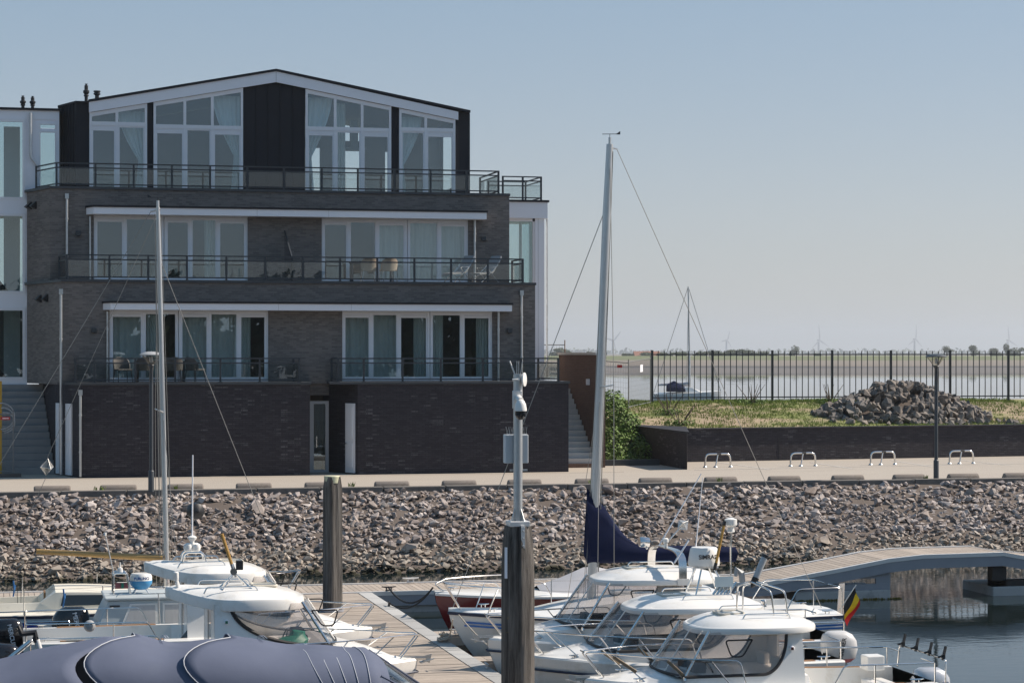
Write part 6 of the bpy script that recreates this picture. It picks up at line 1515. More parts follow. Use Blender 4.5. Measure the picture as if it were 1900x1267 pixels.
# ---- grey cabin cruiser
def cabin_cruiser():
    X_bow, Y, L, B = 6.5, 45.25, 5.6, 2.1
    t = thing('cabin_cruiser', (X_bow - L, Y, 0), 'small pale grey cabin cruiser with curtained windows and a blue and white radar', 'motor boat')
    secs = hull_sections(L, B, .78, .95); hull_obj(secs, t, GREYH)
    rows = []
    for s in secs:
        x, b, z = s[0].x, s[0].y, s[0].z
        row = [(b, z), (max(.003, b - .03), z + .03), (max(.002, b - .2), z + .035), (max(.002, b - .22), z + (.04 if x > 1.1 else -.35)), (0, z + (.07 if x > 1.1 else -.35))]
        rows.append([(x, y, zz) for y, zz in row] + [(x, -y, zz) for y, zz in row[-2::-1]])
    m = MB(); m.loft(rows, cap0=True); LB(m, 'deck', GREYH, t, smooth=True, recalc=True)
    x0, x1, zb_, zt_ = 1.02, 3.9, .80, 1.44; wb, wt = B / 2 - .22, B / 2 - .34
    def Q(x, z, sd): return Vector((x, sd * (wb + (wt - wb) * (z - zb_) / (zt_ - zb_)), z))
    m = MB()
    m.loft([[Q(x0, zb_, 1), Q(x0 + .30, zt_, 1), Q(x0 + .30, zt_, -1), Q(x0, zb_, -1)], [Q(x1 + .6, zb_, 1), Q(x1, zt_, 1), Q(x1, zt_, -1), Q(x1 + .6, zb_, -1)]], closed=True, cap0=True, cap1=True); LB(m, 'cabin', GREYH, t, recalc=True, bevel=.03)
    m = MB(); m.box(x0 + .22, x1 + .1, -wt - .05, wt + .05, zt_, zt_ + .06); rf = LB(m, 'cabin_roof', GREYH, t, bevel=.025)
    for sd in (-1, 1):
        for (a, b, sl) in ((x0 + .52, x0 + 1.26, .2), (x0 + 1.36, x0 + 1.95, 0)):
            o_ = sd * .006; pts = [Q(a, .90, sd), Q(b, .90, sd), Q(b, 1.37, sd), Q(a + sl, 1.37, sd)]
            m = MB(); m.prism([p + Vector((0, o_, 0)) for p in pts], (0, sd * .012, 0)); f = LB(m, 'window', WHITE, t)
            c = sum(pts, Vector()) / 4; ins = [c + (p - c) * .86 for p in pts]
            m = MB(); m.prism([p + Vector((0, o_ + sd * .0125, 0)) for p in ins], (0, sd * .003, 0)); LB(m, 'curtained_pane', mat('net_curtain_pane', (.50, .50, .50), .25, var=.15, vs=3, stretch=(6, 1, 1)), f)
        m = MB(); m.tube(fillet([Q(x0 + .1, .83, sd) + Vector((0, sd * .1, 0)), Q(x0 + .12, .98, sd) + Vector((0, sd * .1, 0)), Q(x1, .98, sd) + Vector((0, sd * .1, 0)), Q(x1 + .1, .85, sd) + Vector((0, sd * .1, 0))], .05, 3), .011, 6); LB(m, 'hand_rail', STEEL, t, smooth=True)
        m = MB(); m.tube(fillet([(x0 + .45, sd * wt * .9, zt_ + .05), (x0 + .48, sd * wt * .9, zt_ + .11), (x1 - .3, sd * wt * .9, zt_ + .11), (x1 - .25, sd * wt * .9, zt_ + .05)], .03, 3), .01, 6); LB(m, 'roof_rail', STEEL, rf)
    q = Q(x0 + .42, 1.33, -1); fit(t, 'name_plate', DARKT, lambda m: m.box(q.x - .1, q.x + .1, q.y - .012, q.y - .004, q.z - .018, q.z + .018))
    z = zt_ + .06
    rd = fit(rf, 'radar_drum', WHITE, lambda m: m.lathe([(.19, .22), (.225, .26), (.222, .34), (.19, .40), (.001, .41)], (x0 + .98, 0, z), 24), smooth=True)
    fit(rd, 'radar_base', mat('sky_blue_plastic', (.05, .26, .50), .45), lambda m: m.lathe([(.12, .08), (.15, .10), (.223, .19), (.228, .258)], (x0 + .98, 0, z), 24), smooth=True)
    lettering('radar_lettering', 'FURUNO', .075, mat('radar_blue_print', (.02, .10, .30), .5), rd, (x0 + .98, -.225, z + .31), (1, 0, 0), (0, 0, 1), .003)
    for p, q in ((-.15, -.15), (.15, -.15), (-.15, .15), (.15, .15)): fit(rd, 'radar_leg', STEEL, lambda m: m.tube([(x0 + .98 + p, q, z - .01), (x0 + .98 + p * .6, q * .6, z + .1)], .012, 6))
    for q in (-.3, .1): fit(rf, 'light_frame', STEEL, lambda m: m.tube(fillet([(x0 + .42, q, z - .01), (x0 + .42, q, z + .44), (x0 + .68, q, z + .44), (x0 + .76, q, z - .01)], .06, 4), .02, 8), smooth=True)
    fit(rf, 'light_board', mat('dull_red_board', (.20, .06, .07), .5), lambda m: m.box(x0 + .45, x0 + .72, -.31, -.29, z + .13, z + .25))
    fit(rf, 'side_light', GREENP, lambda m: m.box(x0 + .57, x0 + .62, -.34, -.31, z + .14, z + .24))
    fit(rf, 'whip_antenna', GALV, lambda m: m.tube([(x0 + .42, -.3, z + .44), (x0 + .25, -.3, z + 1.22)], .012, 6), smooth=True)
    fit(rf, 'antenna_head', WHITE, lambda m: m.lathe([(.03, 0), (.03, .06)], (x0 + .25, -.3, z + 1.2), 8))
    fit(rf, 'mushroom_antenna', WHITE, lambda m: (m.lathe([(.06, 0), (.05, .09), (.015, .1), (.012, .2)], (x0 + .56, -.1, z + .44), 10)))
    fit(t, 'exhaust_post', GALV, lambda m: m.tube([(x0 + 1.30, -wb - .12, .85), (x0 + 1.26, -wb - .12, 1.58)], .012, 6))
    outboard(t, .62, -.15, .66, 1.25, BLACKG, BLACKP, 'MERCURY')
    for sd in (-1, 1):
        m = MB(); m.tube(fillet([(-.9, sd * .9, 1.08), (.55, sd * .95, 1.08), (.56, sd * .95, .82)], .03, 3), .013, 6); LB(m, 'stern_rail', STEEL, t)
cabin_cruiser()

# ---- sailing boats
def sailboat(name, label, X_bow, Y, right, L, B, zs, zb, hull_mats, x_mast, mast_top, mast_lean, boom, cabin, deckm, stripes=None, text=None, cover=True, tan=False, hull_low=None):
    rz = pi if right else 0.; sg = -1 if right else 1
    t = thing(name, (X_bow - sg * L, Y, 0), label, 'sailboat', None, rz)
    secs = hull_sections(L, B, zs, zb, n=30, full=1.9, rake=.9, tw=.62); hull_obj(secs, t, hull_mats)
    rows = []
    for s in secs:
        x, b, z = s[0].x, s[0].y, s[0].z; x0, x1 = cabin
        if x < x0: 
            ck = .55 < x < x0 - .05; row = [(b, z), (max(.004, b - .02), z + .03), (max(.003, b * .62), z + .06), (max(.002, b * .55), z + (.22 if ck else .07)), (max(.002, b * .5), z + (.22 if ck else .07)), (max(.001, b * .45), z - (.35 if ck else -.07)), (0, z - (.35 if ck else -.08))]
        else:
            u = max(0, min(1, (x - x0) / (x1 - x0))); h = .40 * (1 - u ** 2.2) + .03 if x <= x1 else .03
            row = [(b, z), (max(.004, b - .02), z + .03), (max(.0035, b * .66), z + .05), (max(.003, b * .60), z + h), (max(.002, b * .45), z + h + .04), (max(.001, b * .2), z + h + .06), (0, z + h + .065)]
        rows.append([(x, y, zz) for y, zz in row] + [(x, -y, zz) for y, zz in row[-2::-1]])
    m = MB(); m.loft(rows, cap0=True); LB(m, 'deck', deckm, t, smooth=True, angle=35, recalc=True)
    for sd in (1, -1):
        m = MB(); q = along_sheer(secs, 0, .0, 0, 1, sd)
        for p0, p1 in zip(q, q[1:]): m.bar(p0 + Vector((0, 0, -.015)), p1 + Vector((0, 0, -.015)), .035, .06)
        LB(m, 'toe_rail', NAVYS, t)
        if stripes:
            for dz, hh in stripes:
                m = MB(); lo = [Vector((p.x, p.y + sd * .008, p.z)) for p in along_sheer(secs, .012, -dz - hh, 0, .97, sd)]; hi = [Vector((p.x, p.y + sd * .008, p.z)) for p in along_sheer(secs, .006, -dz, 0, .97, sd)]
                m.loft([lo, hi]); LB(m, 'hull_stripe', STRIPE, t, smooth=True)
        # cabin windows
        x0, x1 = cabin
        m = MB(); w0, w1 = x0 + .3, x0 + (x1 - x0) * .62
        def cs(x, v):
            s = min(secs, key=lambda q: abs(q[0].x - x))[0]; u = (x - x0) / (x1 - x0); h = .40 * (1 - u ** 2.2) + .03
            return Vector((x, sd * (s.y * (.66 - .06 * v) + .008), s.z + .05 + (h - .02) * v))
        m.loft([[cs(x, .25) for x in (w0, (w0 + w1) / 2, w1)], [cs(x, .80) for x in (w0 + .05, (w0 + w1) / 2, w1 - .15)]]); LB(m, 'cabin_window', mat('smoked_acrylic', (.02, .03, .04), .12, var=.1), t)
    # rig
    sh = min(secs, key=lambda q: abs(q[0].x - x_mast))[0].z; top = Vector((x_mast + mast_lean, 0, mast_top)); base = Vector((x_mast, 0, sh + .2))
    mw = .098 if not tan else .055
    m = MB(); n = 12; rows = []
    for v, k in ((0, 1), (.5, 1), (.85, .95), (1, .72)):
        c = base.lerp(top, v); rows.append([c + Vector((mw * k * cos(2 * pi * i / n), mw * .72 * k * sin(2 * pi * i / n), 0)) for i in range(n)])
    m.loft(rows, closed=True, cap0=True, cap1=True); mo = LB(m, 'mast', ALU, t, smooth=True)
    m = MB(); m.tube([top + Vector((.05, 0, -.05)), top + Vector((-.16, 0, -.10))], .02, 6); m.tube([top, top + Vector((0, 0, .14))], .03, 8); LB(m, 'mast_head', ALU, mo)
    m = MB(); q = top + Vector((0, 0, .2)); m.tube([q - Vector((0, 0, .12)), q], .006, 5); m.tube([q + Vector((.16, 0, 0)), q + Vector((-.2, 0, .01))], .007, 5); m.prism([q + Vector((-.12, 0, .0)), q + Vector((-.22, 0, 0)), q + Vector((-.22, 0, .07))], (0, .006, 0)); LB(m, 'wind_vane', BLACKP, mo)
    spz = base.lerp(top, .47)
    for sd in (1, -1):
        e = spz + Vector((-.12, sd * .62, .06)); m = MB(); m.tube([spz, e], [.022, .014], 6); LB(m, 'spreader', ALU, mo)
        ch = min(secs, key=lambda q: abs(q[0].x - x_mast + .1))[0]; foot = Vector((x_mast - .15, sd * ch.y * .95, ch.z + .03))
        m = MB(); m.tube([top + Vector((0, 0, -.1)), e, foot], .007, 5); m.tube([spz + Vector((0, 0, -.05)), foot + Vector((.35, 0, 0))], .006, 5); LB(m, 'shroud', WIRE, t)
    m = MB(); fh = base.lerp(top, .87); m.tube([fh, Vector((L - .08, 0, zb + .05))], .008, 5); LB(m, 'forestay', WIRE, t)
    m = MB(); m.tube([top + Vector((-.15, 0, -.1)), Vector((.12, .0, zs + .05))], .007, 5); LB(m, 'backstay', WIRE, t)
    m = MB()
    for dx, dy in ((-.10, .03), (-.12, -.03), (.10, .02)): m.tube([top + Vector((dx * .6, dy, -.15)), base + Vector((dx * 1.3, dy * 2, .25))], .0065, 5)
    LB(m, 'halyard', WIRE, t)
    # boom
    b0 = Vector((x_mast - .1, 0, boom[0])); b1 = Vector((x_mast - boom[2], boom[3] if len(boom) > 3 else 0, boom[1]))
    m = MB(); m.tube([b0, b1], [.055, .045] if not tan else [.07, .055], 10); LB(m, 'boom', TAN_WOOD if tan else ALU, t, smooth=True)
    if cover:
        m = MB(); rows = []; n = 16
        for v in [k / 14 for k in range(15)]:
            c = b0.lerp(b1, v); h = 1.15 * max(0, 1 - v / .34) ** 1.9 + .17 * (1 - v * .3); wv = .15 * (1 - .25 * v) + .03
            row = []
            for i in range(n):
                a_ = 2 * pi * i / n; zz = sin(a_); row.append(c + Vector((-.02 * cos(3 * a_), wv * cos(a_) * (1 if zz < 0 else max(.8, 1 - .6 * zz * h)), (h * zz if zz > 0 else .20 * zz) + .012 * sin(5 * a_ + 9 * v))))
            if v == 0: row = [p + Vector((.19, 0, 0)) for p in row]
            rows.append(row)
        m.loft(rows, closed=True, cap0=True, cap1=True); LB(m, 'sail_cover', NAVY, t, smooth=True, angle=60)
    # pulpit, pushpit, stanchions
    for sd in (1, -1):
        q = along_sheer(secs, .05, .55, .84, .97, sd); m = MB(); pts = [along_sheer(secs, .06, .03, .82, .88, sd)[0]] + q + [Vector((L + .08, sd * .12, zb + .58))]
        m.tube(fillet(pts, .1, 3), .0125, 6); m.tube([Vector((L + .08, sd * .12, zb + .58)), Vector((L - .25, sd * .07, zb + .04))], .0125, 6); m.tube([q[0] + Vector((.25, 0, 0)), q[0] + Vector((.45, -sd * .06, -.52))], .011, 6); LB(m, 'pulpit', STEEL, t, smooth=True)
        for u in (.28, .48, .68):
            f = along_sheer(secs, .05, .02, u, u + .07, sd)
            if f: m = MB(); m.tube([f[0], f[0] + Vector((0, 0, .56))], .011, 6); LB(m, 'stanchion', STEEL, t)
        ls_ = along_sheer(secs, .05, .55, .12, .86, sd); m = MB(); m.tube(ls_, .004, 4); LB(m, 'life_line', WIRE, t)
        q = along_sheer(secs, .05, .58, .0, .16, sd); pts = [Vector((q[0].x + .03, sd * .12, q[0].z)), q[0]] + q[1:] + [along_sheer(secs, .05, .03, .15, .22, sd)[0]]
        m = MB(); m.tube(fillet(pts, .1, 3), .0125, 6); m.tube([q[0], q[0] + Vector((0, 0, -.56))], .0125, 6); LB(m, 'pushpit', STEEL, t, smooth=True)
        cleat_local(t, L * .9, sd * max(.05, along_sheer(secs, .12, 0, .88, .95)[0].y), zb + .03, 0, .8); cleat_local(t, .3, sd * B * .28, zs + .04, 0, .8)
        wq = along_sheer(secs, .35, .22, cabin[0] / L - .14, cabin[0] / L - .06, sd)[0]; m = MB(); m.lathe([(.075, 0), (.075, .04), (.045, .06), (.045, .10), (.07, .12), (.05, .14)], wq, 12); LB(m, 'winch', STEEL, t, smooth=True)
    m = MB(); m.tube([(L + .08, .12, zb + .58), (L + .08, -.12, zb + .58)], .0125, 6); LB(m, 'pulpit_tip', STEEL, t)
    m = MB(); m.box(cabin[0] - .03, cabin[0] + .01, -.22, .22, zs + .0, zs + .40); LB(m, 'washboard', TEAK, t)
    m = MB(); m.box(cabin[0] + (cabin[1] - cabin[0]) * .45, cabin[0] + (cabin[1] - cabin[0]) * .45 + .42, -.21, .21, sh + .36, sh + .47); LB(m, 'deck_hatch', WHITE, t, bevel=.015)
    if text:
        s = min(secs, key=lambda q: abs(q[0].x - text[1])); sd = text[3]
        lettering('hull_lettering', text[0], text[2], DARKT, t, (text[1], sd * (s[0].y + .012), s[0].z - text[4]), (-1 if sd > 0 else 1, 0, 0), (0, -.03 * sd, 1), .003)
    return t, secs
r4, r4s = sailboat('sailing_boat', 'white sailboat with two blue stripes, a navy sail cover and a Belgian flag', 8.9, 43.55, True, 8.1, 2.7, .95, 1.15, WHITE, 5.13, 10.62, -.40, (2.27, 2.22, 3.1), (2.6, 6.3), WHITE, stripes=[(.16, .035), (.225, .035)], text=('DUFOUR-84', 1.05, .075, 1, .33))
# flag on its stern
fs = thing('flag_on_staff', (r4.location.x - .1, r4.location.y, 1.0), 'black, yellow and red Belgian flag hanging from a slanted staff on the sailboat stern', 'flag')
base = Vector((r4.location.x + .10, r4.location.y - .55, 1.1)); D4 = base.x * SA + base.y * CA; tip = PD(1589, 1084, D4 + .1)
m = MB(); m.tube([PD(1552, 1140, D4 + .1), tip], .011, 6); m.build('staff', PALE, fs)
def uvflag(u, v):    # u along hoist (top->bottom), v across fly
    p = tip.lerp(PD(1563, 1128, D4 + .1), .08 + u * .92); f = Vector((.14 * v - .05 * v * v, .06 * sin(v * 6 + u * 4), -.40 * v - .03 * sin(u * 5) * v)); return p + f
for i, mt in enumerate((mat('flag_black', (.012, .012, .014), .8), mat('flag_yellow', (.75, .48, .01), .8), mat('flag_red', (.60, .02, .02), .8))):
    m = MB(); m.loft([[uvflag(u / 8, i / 3 + j / 12) for j in range(5)] for u in range(9)]); m.build('flag_stripe', mt, fs, smooth=True)
# outboard bracket board, stern pole
m = MB(); q = PD(1560, 1115, D4 + .2); m.prism([q + Vector((-.08, 0, -.30)), q + Vector((.10, .1, -.30)), q + Vector((.13, .1, .36)), q + Vector((-.03, 0, .36))], (0, .03, 0))
tag(m.build('rudder_blade', mat('grey_rudder_board', (.40, .39, .38), .6, var=.15)), 'lifted pale grey rudder board on the sailboat stern behind the flag', 'rudder')
l5, l5s = sailboat('wooden_boom_sailboat', 'royal blue hulled sailboat with cream deck, bare mast and varnished wooden boom', 6.41, 47.9, False, 8.2, 2.6, .90, 1.05, BLUEH, 5.42, 9.48, -.2, (1.95, 2.15, 2.75), (2.85, 6.2), CREAM, cover=False, tan=True)
for sd in (1, -1):
    m = MB(); lo = [p + Vector((0, sd * .01, 0)) for p in along_sheer(l5s, .0, -.12, 0, .99, sd)]; hi = [p + Vector((0, sd * .01, 0)) for p in along_sheer(l5s, -.0, -.02, 0, .99, sd)]
    m.loft([lo, hi]); LB(m, 'topside_band', GREYH, l5, smooth=True)
m = MB(); m.tube(fillet([(2.35, -.05, 1.80), (2.35, -.05, 1.05)], .01), .006, 5); m.tube([(2.28, .05, 1.80), (2.28, .05, 1.05)], .006, 5); m.tube([(2.42, 0, 1.80), (2.42, 0, 1.05)], .006, 5); LB(m, 'mainsheet', ROPEK, l5)
for (x, y) in ((3.2, -1.0), (2.2, .95)):
    m = MB(); m.tube([(x, y, 1.45), (x + .02, y - .03, 1.25), (x - .01, y, 1.05), (x + .04, y, 1.35)], .018, 5); LB(m, 'rope_hank', ROPEB, l5)
m = MB(); m.box(5.6, 5.95, -.5, -.2, 1.38, 1.52); LB(m, 'red_canister', REDP, l5, bevel=.03)
# radar reflector hanging in the rigging
m = MB(); c = PD(87, 866, 48.6); e = .17; R = Matrix.Rotation(.5, 3, 'Z') @ Matrix.Rotation(.25, 3, 'X')
for u, v in (((1, 0, 0), (0, 0, 1)), ((1, 0, 0), (0, 1, 0)), ((0, 1, 0), (0, 0, 1))):
    u, v = R @ Vector(u) * e, R @ Vector(v) * (e * 1.15); m.prism([c + u, c + v, c - u, c - v], u.cross(v).normalized() * .004)
rf_ = m.build('radar_reflector', ALU); rf_.parent = l5; rf_.location = -l5.location
m = MB(); m.tube([PD(297, 385, 48.6), PD(88, 848, 48.6)], .006, 5); m.tube([PD(86, 884, 48.6), PD(38, 990, 48.6)], .006, 5); o = m.build('flag_halyard', WIRE); o.parent = l5; o.location = -l5.location
# ---- red motor boat under a grey tarpaulin
def red_boat():
    X_bow, Y, L, B = 9.5, 48.0, 6.3, 2.2
    t = thing('covered_speedboat', (X_bow + L, Y, 0), 'dark red speedboat with a white deck half covered by a pale grey tarpaulin', 'motor boat', None, pi)
    secs = hull_sections(L, B, 1.0, 1.04); hull_obj(secs, t, REDH)
    m = MB(); rows = []
    for s in secs:
        x, b, z = s[0].x, s[0].y, s[0].z; row = [(b + .012, z - .045), (b + .014, z), (max(.003, b - .06), z + .03), (max(.002, b * .6), z + .045), (0, z + .06)]
        rows.append([(x, y, zz) for y, zz in row] + [(x, -y, zz) for y, zz in row[-2::-1]])
    m.loft(rows, cap0=True); LB(m, 'deck', WHITE, t, smooth=True, recalc=True)
    m = MB(); rows = []
    for k in range(15):
        x = .2 + k * .27; u = k / 14; h = 1.02 + .50 * max(0, 1 - ((u - .62) / .42) ** 2) if u > .2 else 1.02 + .50 * max(0, 1 - (.42 / .42) ** 2)
        h = 1.05 + .45 * max(0, 1 - abs(u - .68) / (.70 if u < .68 else .34)); b = B / 2 * .96 * (1 if u < .7 else 1 - .25 * (u - .7))
        rows.append([(x, b * v, .95 + .1 * (1 - abs(v)) + (h - .98) * (1 - abs(v)) ** .8 + .015 * sin(9 * v + x * 5)) for v in [-1 + j / 6 for j in range(13)]])
    m.loft(rows); LB(m, 'tarpaulin', COVERG, t, smooth=True, angle=60)
    for sd in (1, -1):
        q = along_sheer(secs, .06, .30, .62, .97, sd); m = MB(); m.tube(fillet([q[0] + Vector((-.15, 0, -.28))] + q + [Vector((L, sd * .08, 1.24))] + [Vector((L - .3, sd * .06, 1.0))], .08, 3), .012, 6)
        LB(m, 'bow_rail', STEEL, t, smooth=True)
    cleat_local(t, L - .4, 0, 1.1, 0, .8)
red_boat()
# ---- big boat under a slate-blue canvas cover
def covered_boat():
    X_bow, Y, L, B = 6.75, 33.8, 8.6, 2.7
    t = thing('canvas_covered_boat', (X_bow - L, Y, 0), 'large boat under a slate-blue canvas cover with pale stitched seams', 'motor boat')
    secs = hull_sections(L, B, .95, 1.1); hull_obj(secs, t, WHITE)
    m = MB(); m.loft([[s[0], Vector((s[0].x, 0, s[0].z + .06)), s[-1]] for s in secs]); LB(m, 'deck', WHITE, t, recalc=True)
    def zt(x):
        pts = [(-.5, 1.66), (1.75, 1.78), (3.0, 1.98), (3.6, 2.05), (4.5, 1.94), (5.1, 1.97), (6.4, 1.86), (7.8, 1.74)]
        for (a, za), (b, zb_) in zip(pts, pts[1:]):
            if a <= x <= b: u = (x - a) / (b - a); u = u * u * (3 - 2 * u); return za + (zb_ - za) * u
        return pts[0][1] if x < 0 else pts[-1][1]
    W = B / 2 + .03
    def shell(xa, xf, lift, bulge, bulge_f=0.):
        rows = []; nu, nt_ = 16, 30
        for i in range(nu + 1):
            u = i / nu; row = []
            for j in range(nt_ + 1):
                th = pi * j / nt_; g = max(0, -sin(2 * th)) ** .8; x = xa + (xf - xa) * u - ((1 - u) * bulge + u * bulge_f) * g
                w = W * (1 - .10 * max(0, (x - 6) / 2.5)); c = cos(th); yv = math.copysign(abs(c) ** .62, c) * w
                sg_ = sin(th) ** .62; base = .92; top = zt(x) + lift * (1 - u) ** 1.5 - .05 * sin(pi * u)
                z = base + (top - base) * sg_ + .012 * sin(x * 7 + th * 3) * (1 - abs(c))
                row.append(Vector((x, yv, z)))
            rows.append(row)
        return rows
    for k, (xa, xf, lift, bu, bf) in enumerate(((-.4, 3.75, .0, 0, .75), (3.93, 5.62, .06, .80, .80), (5.37, 7.5, .07, .80, .0))):
        rows = shell(xa, xf, lift, bu, bf); m = MB(); m.loft(rows); o = LB(m, 'canvas_panel', COVER, t, smooth=True, angle=70)
        md = o.modifiers.new('thickness', 'SOLIDIFY'); md.thickness = .012; md.offset = -1
        if k:
            m = MB(); m.tube([p + Vector((-.004, 0, .004)) for p in rows[0]], .007, 6); LB(m, 'seam_piping', mat('pale_piping', (.50, .52, .56), .6), o, smooth=True)
            for dx in (0, .04):
                m = MB(); r2 = [rows[2][j] + Vector((dx, 0, .006)) for j in range(8, 16)]; r2 = [p + Vector((.25, 0, 0)) for p in r2]
                r2 = [Vector((p.x, p.y * 1.003, p.z + .008)) for p in r2]; m.tube(r2, .006, 5); LB(m, 'stitching', mat('pale_piping', (.5, .52, .56), .6), o)
    # front end: sloping canvas with clear window and parallel stitch lines
    rows = shell(5.37, 7.5, .07, .8, 0.); last = rows[-1]; ft = [Vector((p.x + .75 + .1 * (1 - abs(p.y) / W), p.y * .93, 1.08 + .10 * (1 - abs(p.y) / W))) for p in last]
    m = MB(); m.loft([last, [a.lerp(b, .18) for a, b in zip(last, ft)]]); o = LB(m, 'front_band', COVER, t, smooth=True)
    m = MB(); m.loft([[a.lerp(b, .18) for a, b in zip(last, ft)], [a.lerp(b, .55) for a, b in zip(last, ft)], ft]); LB(m, 'clear_window', VINYLG, t, smooth=True)
    for p in (6, 15, 24):
        m = MB(); m.tube([last[p], ft[p]], .018, 6); LB(m, 'window_seam', COVER, t)
    for k in range(5):
        i = 16 - k; src = rows[max(0, 15 - k)]; m = MB(); m.tube([Vector((p.x - .10 * k * (1 - abs(p.y) / W), p.y * 1.004, p.z + .008)) for p in src[2:-2]], .006, 5); LB(m, 'stitching', mat('pale_piping', (.5, .52, .56), .6), o)
covered_boat()
# ================================================================ FAR THINGS
TURB = mat('turbine_white', (.22, .24, .28), .5, var=.02)
LEAFD = mat('distant_foliage', (.045, .062, .024), .9, var=.3, vs=.3, coords='World', island=.3)
def turbine(px, py, D, blade_px, ang, yaw, label):
    hub = PD(px, py, D); base = Vector((hub.x, hub.y, 2.0)); L = blade_px * D / F_PX
    t = thing('wind_turbine', base, label, 'wind turbine', 'wind turbines beyond the estuary')
    H = hub.z - base.z
    m = MB(); m.tube([base + Vector((0, 0, -1)), base + Vector((0, 0, H * .5)), hub + Vector((0, 0, -1))], [4.2, 3.6, 2.8], 12); m.build('tower', TURB, t, smooth=True)
    fwd = Vector((sin(yaw), -cos(yaw), 0)); side = Vector((cos(yaw), sin(yaw), 0))
    m = MB(); m.bar(hub - fwd * 6, hub + fwd * 3.5, 4.0, 4.0); m.build('nacelle', TURB, t, bevel=.5)
    m = MB(); m.lathe([(.2, 2.2), (1.4, 1.5), (1.9, 0), (1.9, -1.5)], hub + fwd * 4.5, 12, fwd); m.build('hub', TURB, t, smooth=True)
    for k in range(3):
        a = ang + k * 2 * pi / 3; d = side * sin(a) + Vector((0, 0, 1)) * cos(a); c = hub + fwd * 5
        w = d.cross(fwd)
        m = MB(); m.loft([[c + d * (L * s) + w * cw + fwd * .3, c + d * (L * s) + fwd * .5, c + d * (L * s) - w * cw * .6, c + d * (L * s) - fwd * .3] for s, cw in ((.02, 2.2), (.18, 4.2), (.5, 3.2), (.8, 2.0), (1.0, .7))], closed=True, cap0=True, cap1=True)
        m.build('blade', TURB, t)
turbine(1137, 632, 7600, 24, .75, .35, 'pale wind turbine whose blades spread in a V, showing beside the sailboat mast')
turbine(1348, 631, 8200, 18, .35, .45, 'small pale wind turbine standing behind the long green hedge across the estuary')
turbine(1519, 631, 7800, 30, -.10, .5, 'pale wind turbine with one blade upright, next to a round tree across the estuary')
turbine(1697, 629, 7800, 27, .08, .55, 'pale wind turbine with one blade upright, between the round tree and the poplars')
turbine(1870, 631, 7800, 27, -.12, .45, 'pale wind turbine rising behind the row of far trees with poplars')
def leaf_cloud(m, c, rx, ry, rz, n, s, rg, bottom=-1.0):
    for _ in range(n):
        while True:
            v = Vector((rg.uniform(-1, 1), rg.uniform(-1, 1), rg.uniform(bottom, 1)))
            if v.length < 1 and (v.length > .45 or rg.random() < .3): break
        p = Vector(c) + Vector((v.x * rx, v.y * ry, v.z * rz))
        a = Vector((rg.gauss(0, 1), rg.gauss(0, 1), rg.gauss(0, 1))).normalized(); b = a.orthogonal().normalized() * s * rg.uniform(.6, 1.3); a = a * s * rg.uniform(.6, 1.3)
        m._add([p - a - b * .5, p - b, p + a * .9, p + b], [(0, 1, 2, 3)])
def far_tree(px, ytop, ybot, wpx, D, label, lobes=7, group='trees across the estuary', tall=1.):
    rg = random.Random(int(px * 7 + ytop)); base = PD(px, 664, D); base.z = 3.0
    top = PD(px, ytop, D).z; W = wpx * D / F_PX; H = top - base.z
    t = thing('far_tree', base, label, 'tree', group)
    m = MB(); m.tube([base, base + Vector((0, 0, H * .35)), base + Vector((W * .03, 0, H * .7))], [W * .05 + .15, W * .035 + .1, .06], 6); m.build('trunk', BARK, t)
    m = MB()
    for k in range(lobes):
        u = rg.uniform(-.33, .33); v = rg.uniform(.28, .8)
        lw = W * rg.uniform(.17, .26) * (1.15 - .5 * abs(v - .45))
        leaf_cloud(m, base + Vector((u * W * CA, rg.uniform(-.2, .2) * W, v * H)), lw, lw, H * rg.uniform(.15, .22), 130, max(W, H) * .035, rg)
    leaf_cloud(m, base + Vector((0, 0, H * .72)), W * .25, W * .25, H * .26, 130, max(W, H) * .035, rg)
    m.build('crown', LEAFD, t)
far_tree(1474, 640, 664, 26, 1500, 'round dark tree standing alone on the far shore')
far_tree(1515, 655, 665, 22, 1500, 'low dark bush to the side of the round tree on the far shore')
far_tree(1757, 641, 664, 26, 1500, 'wide low dark tree on the far shore, first after the open stretch')
far_tree(1804, 639, 664, 28, 1500, 'domed dark tree on the far shore beside the poplar clump')
far_tree(1846, 645, 664, 30, 1500, 'broad low tree in front of the poplars on the far shore')
far_tree(1867, 636, 664, 12, 1560, 'tall narrow poplar on the far shore', lobes=5)
far_tree(1884, 644, 664, 36, 1500, 'broad dark tree at the foot of the wind turbine on the far shore')
far_tree(1925, 642, 664, 40, 1500, 'big dark tree ending the row on the far shore')
far_tree(1042, 645, 664, 44, 1500, 'bluish tree group on the far shore over the balcony railing end')
far_tree(1092, 651, 664, 16, 1600, 'small faint tree on the far shore above the brown stair wall')
for k, (px, yt, w) in enumerate(((1300, 652, 40), (1330, 650, 44), (1360, 648, 44), (1385, 649, 40), (1410, 651, 36), (1432, 656, 22), (1230, 653, 40), (1265, 652, 40), (1200, 653, 40), (1165, 655, 30))):
    far_tree(px, yt, 666, w, 1150, 'rounded green hedge tree in the long hedge on the far shore', group='hedge trees across the estuary')
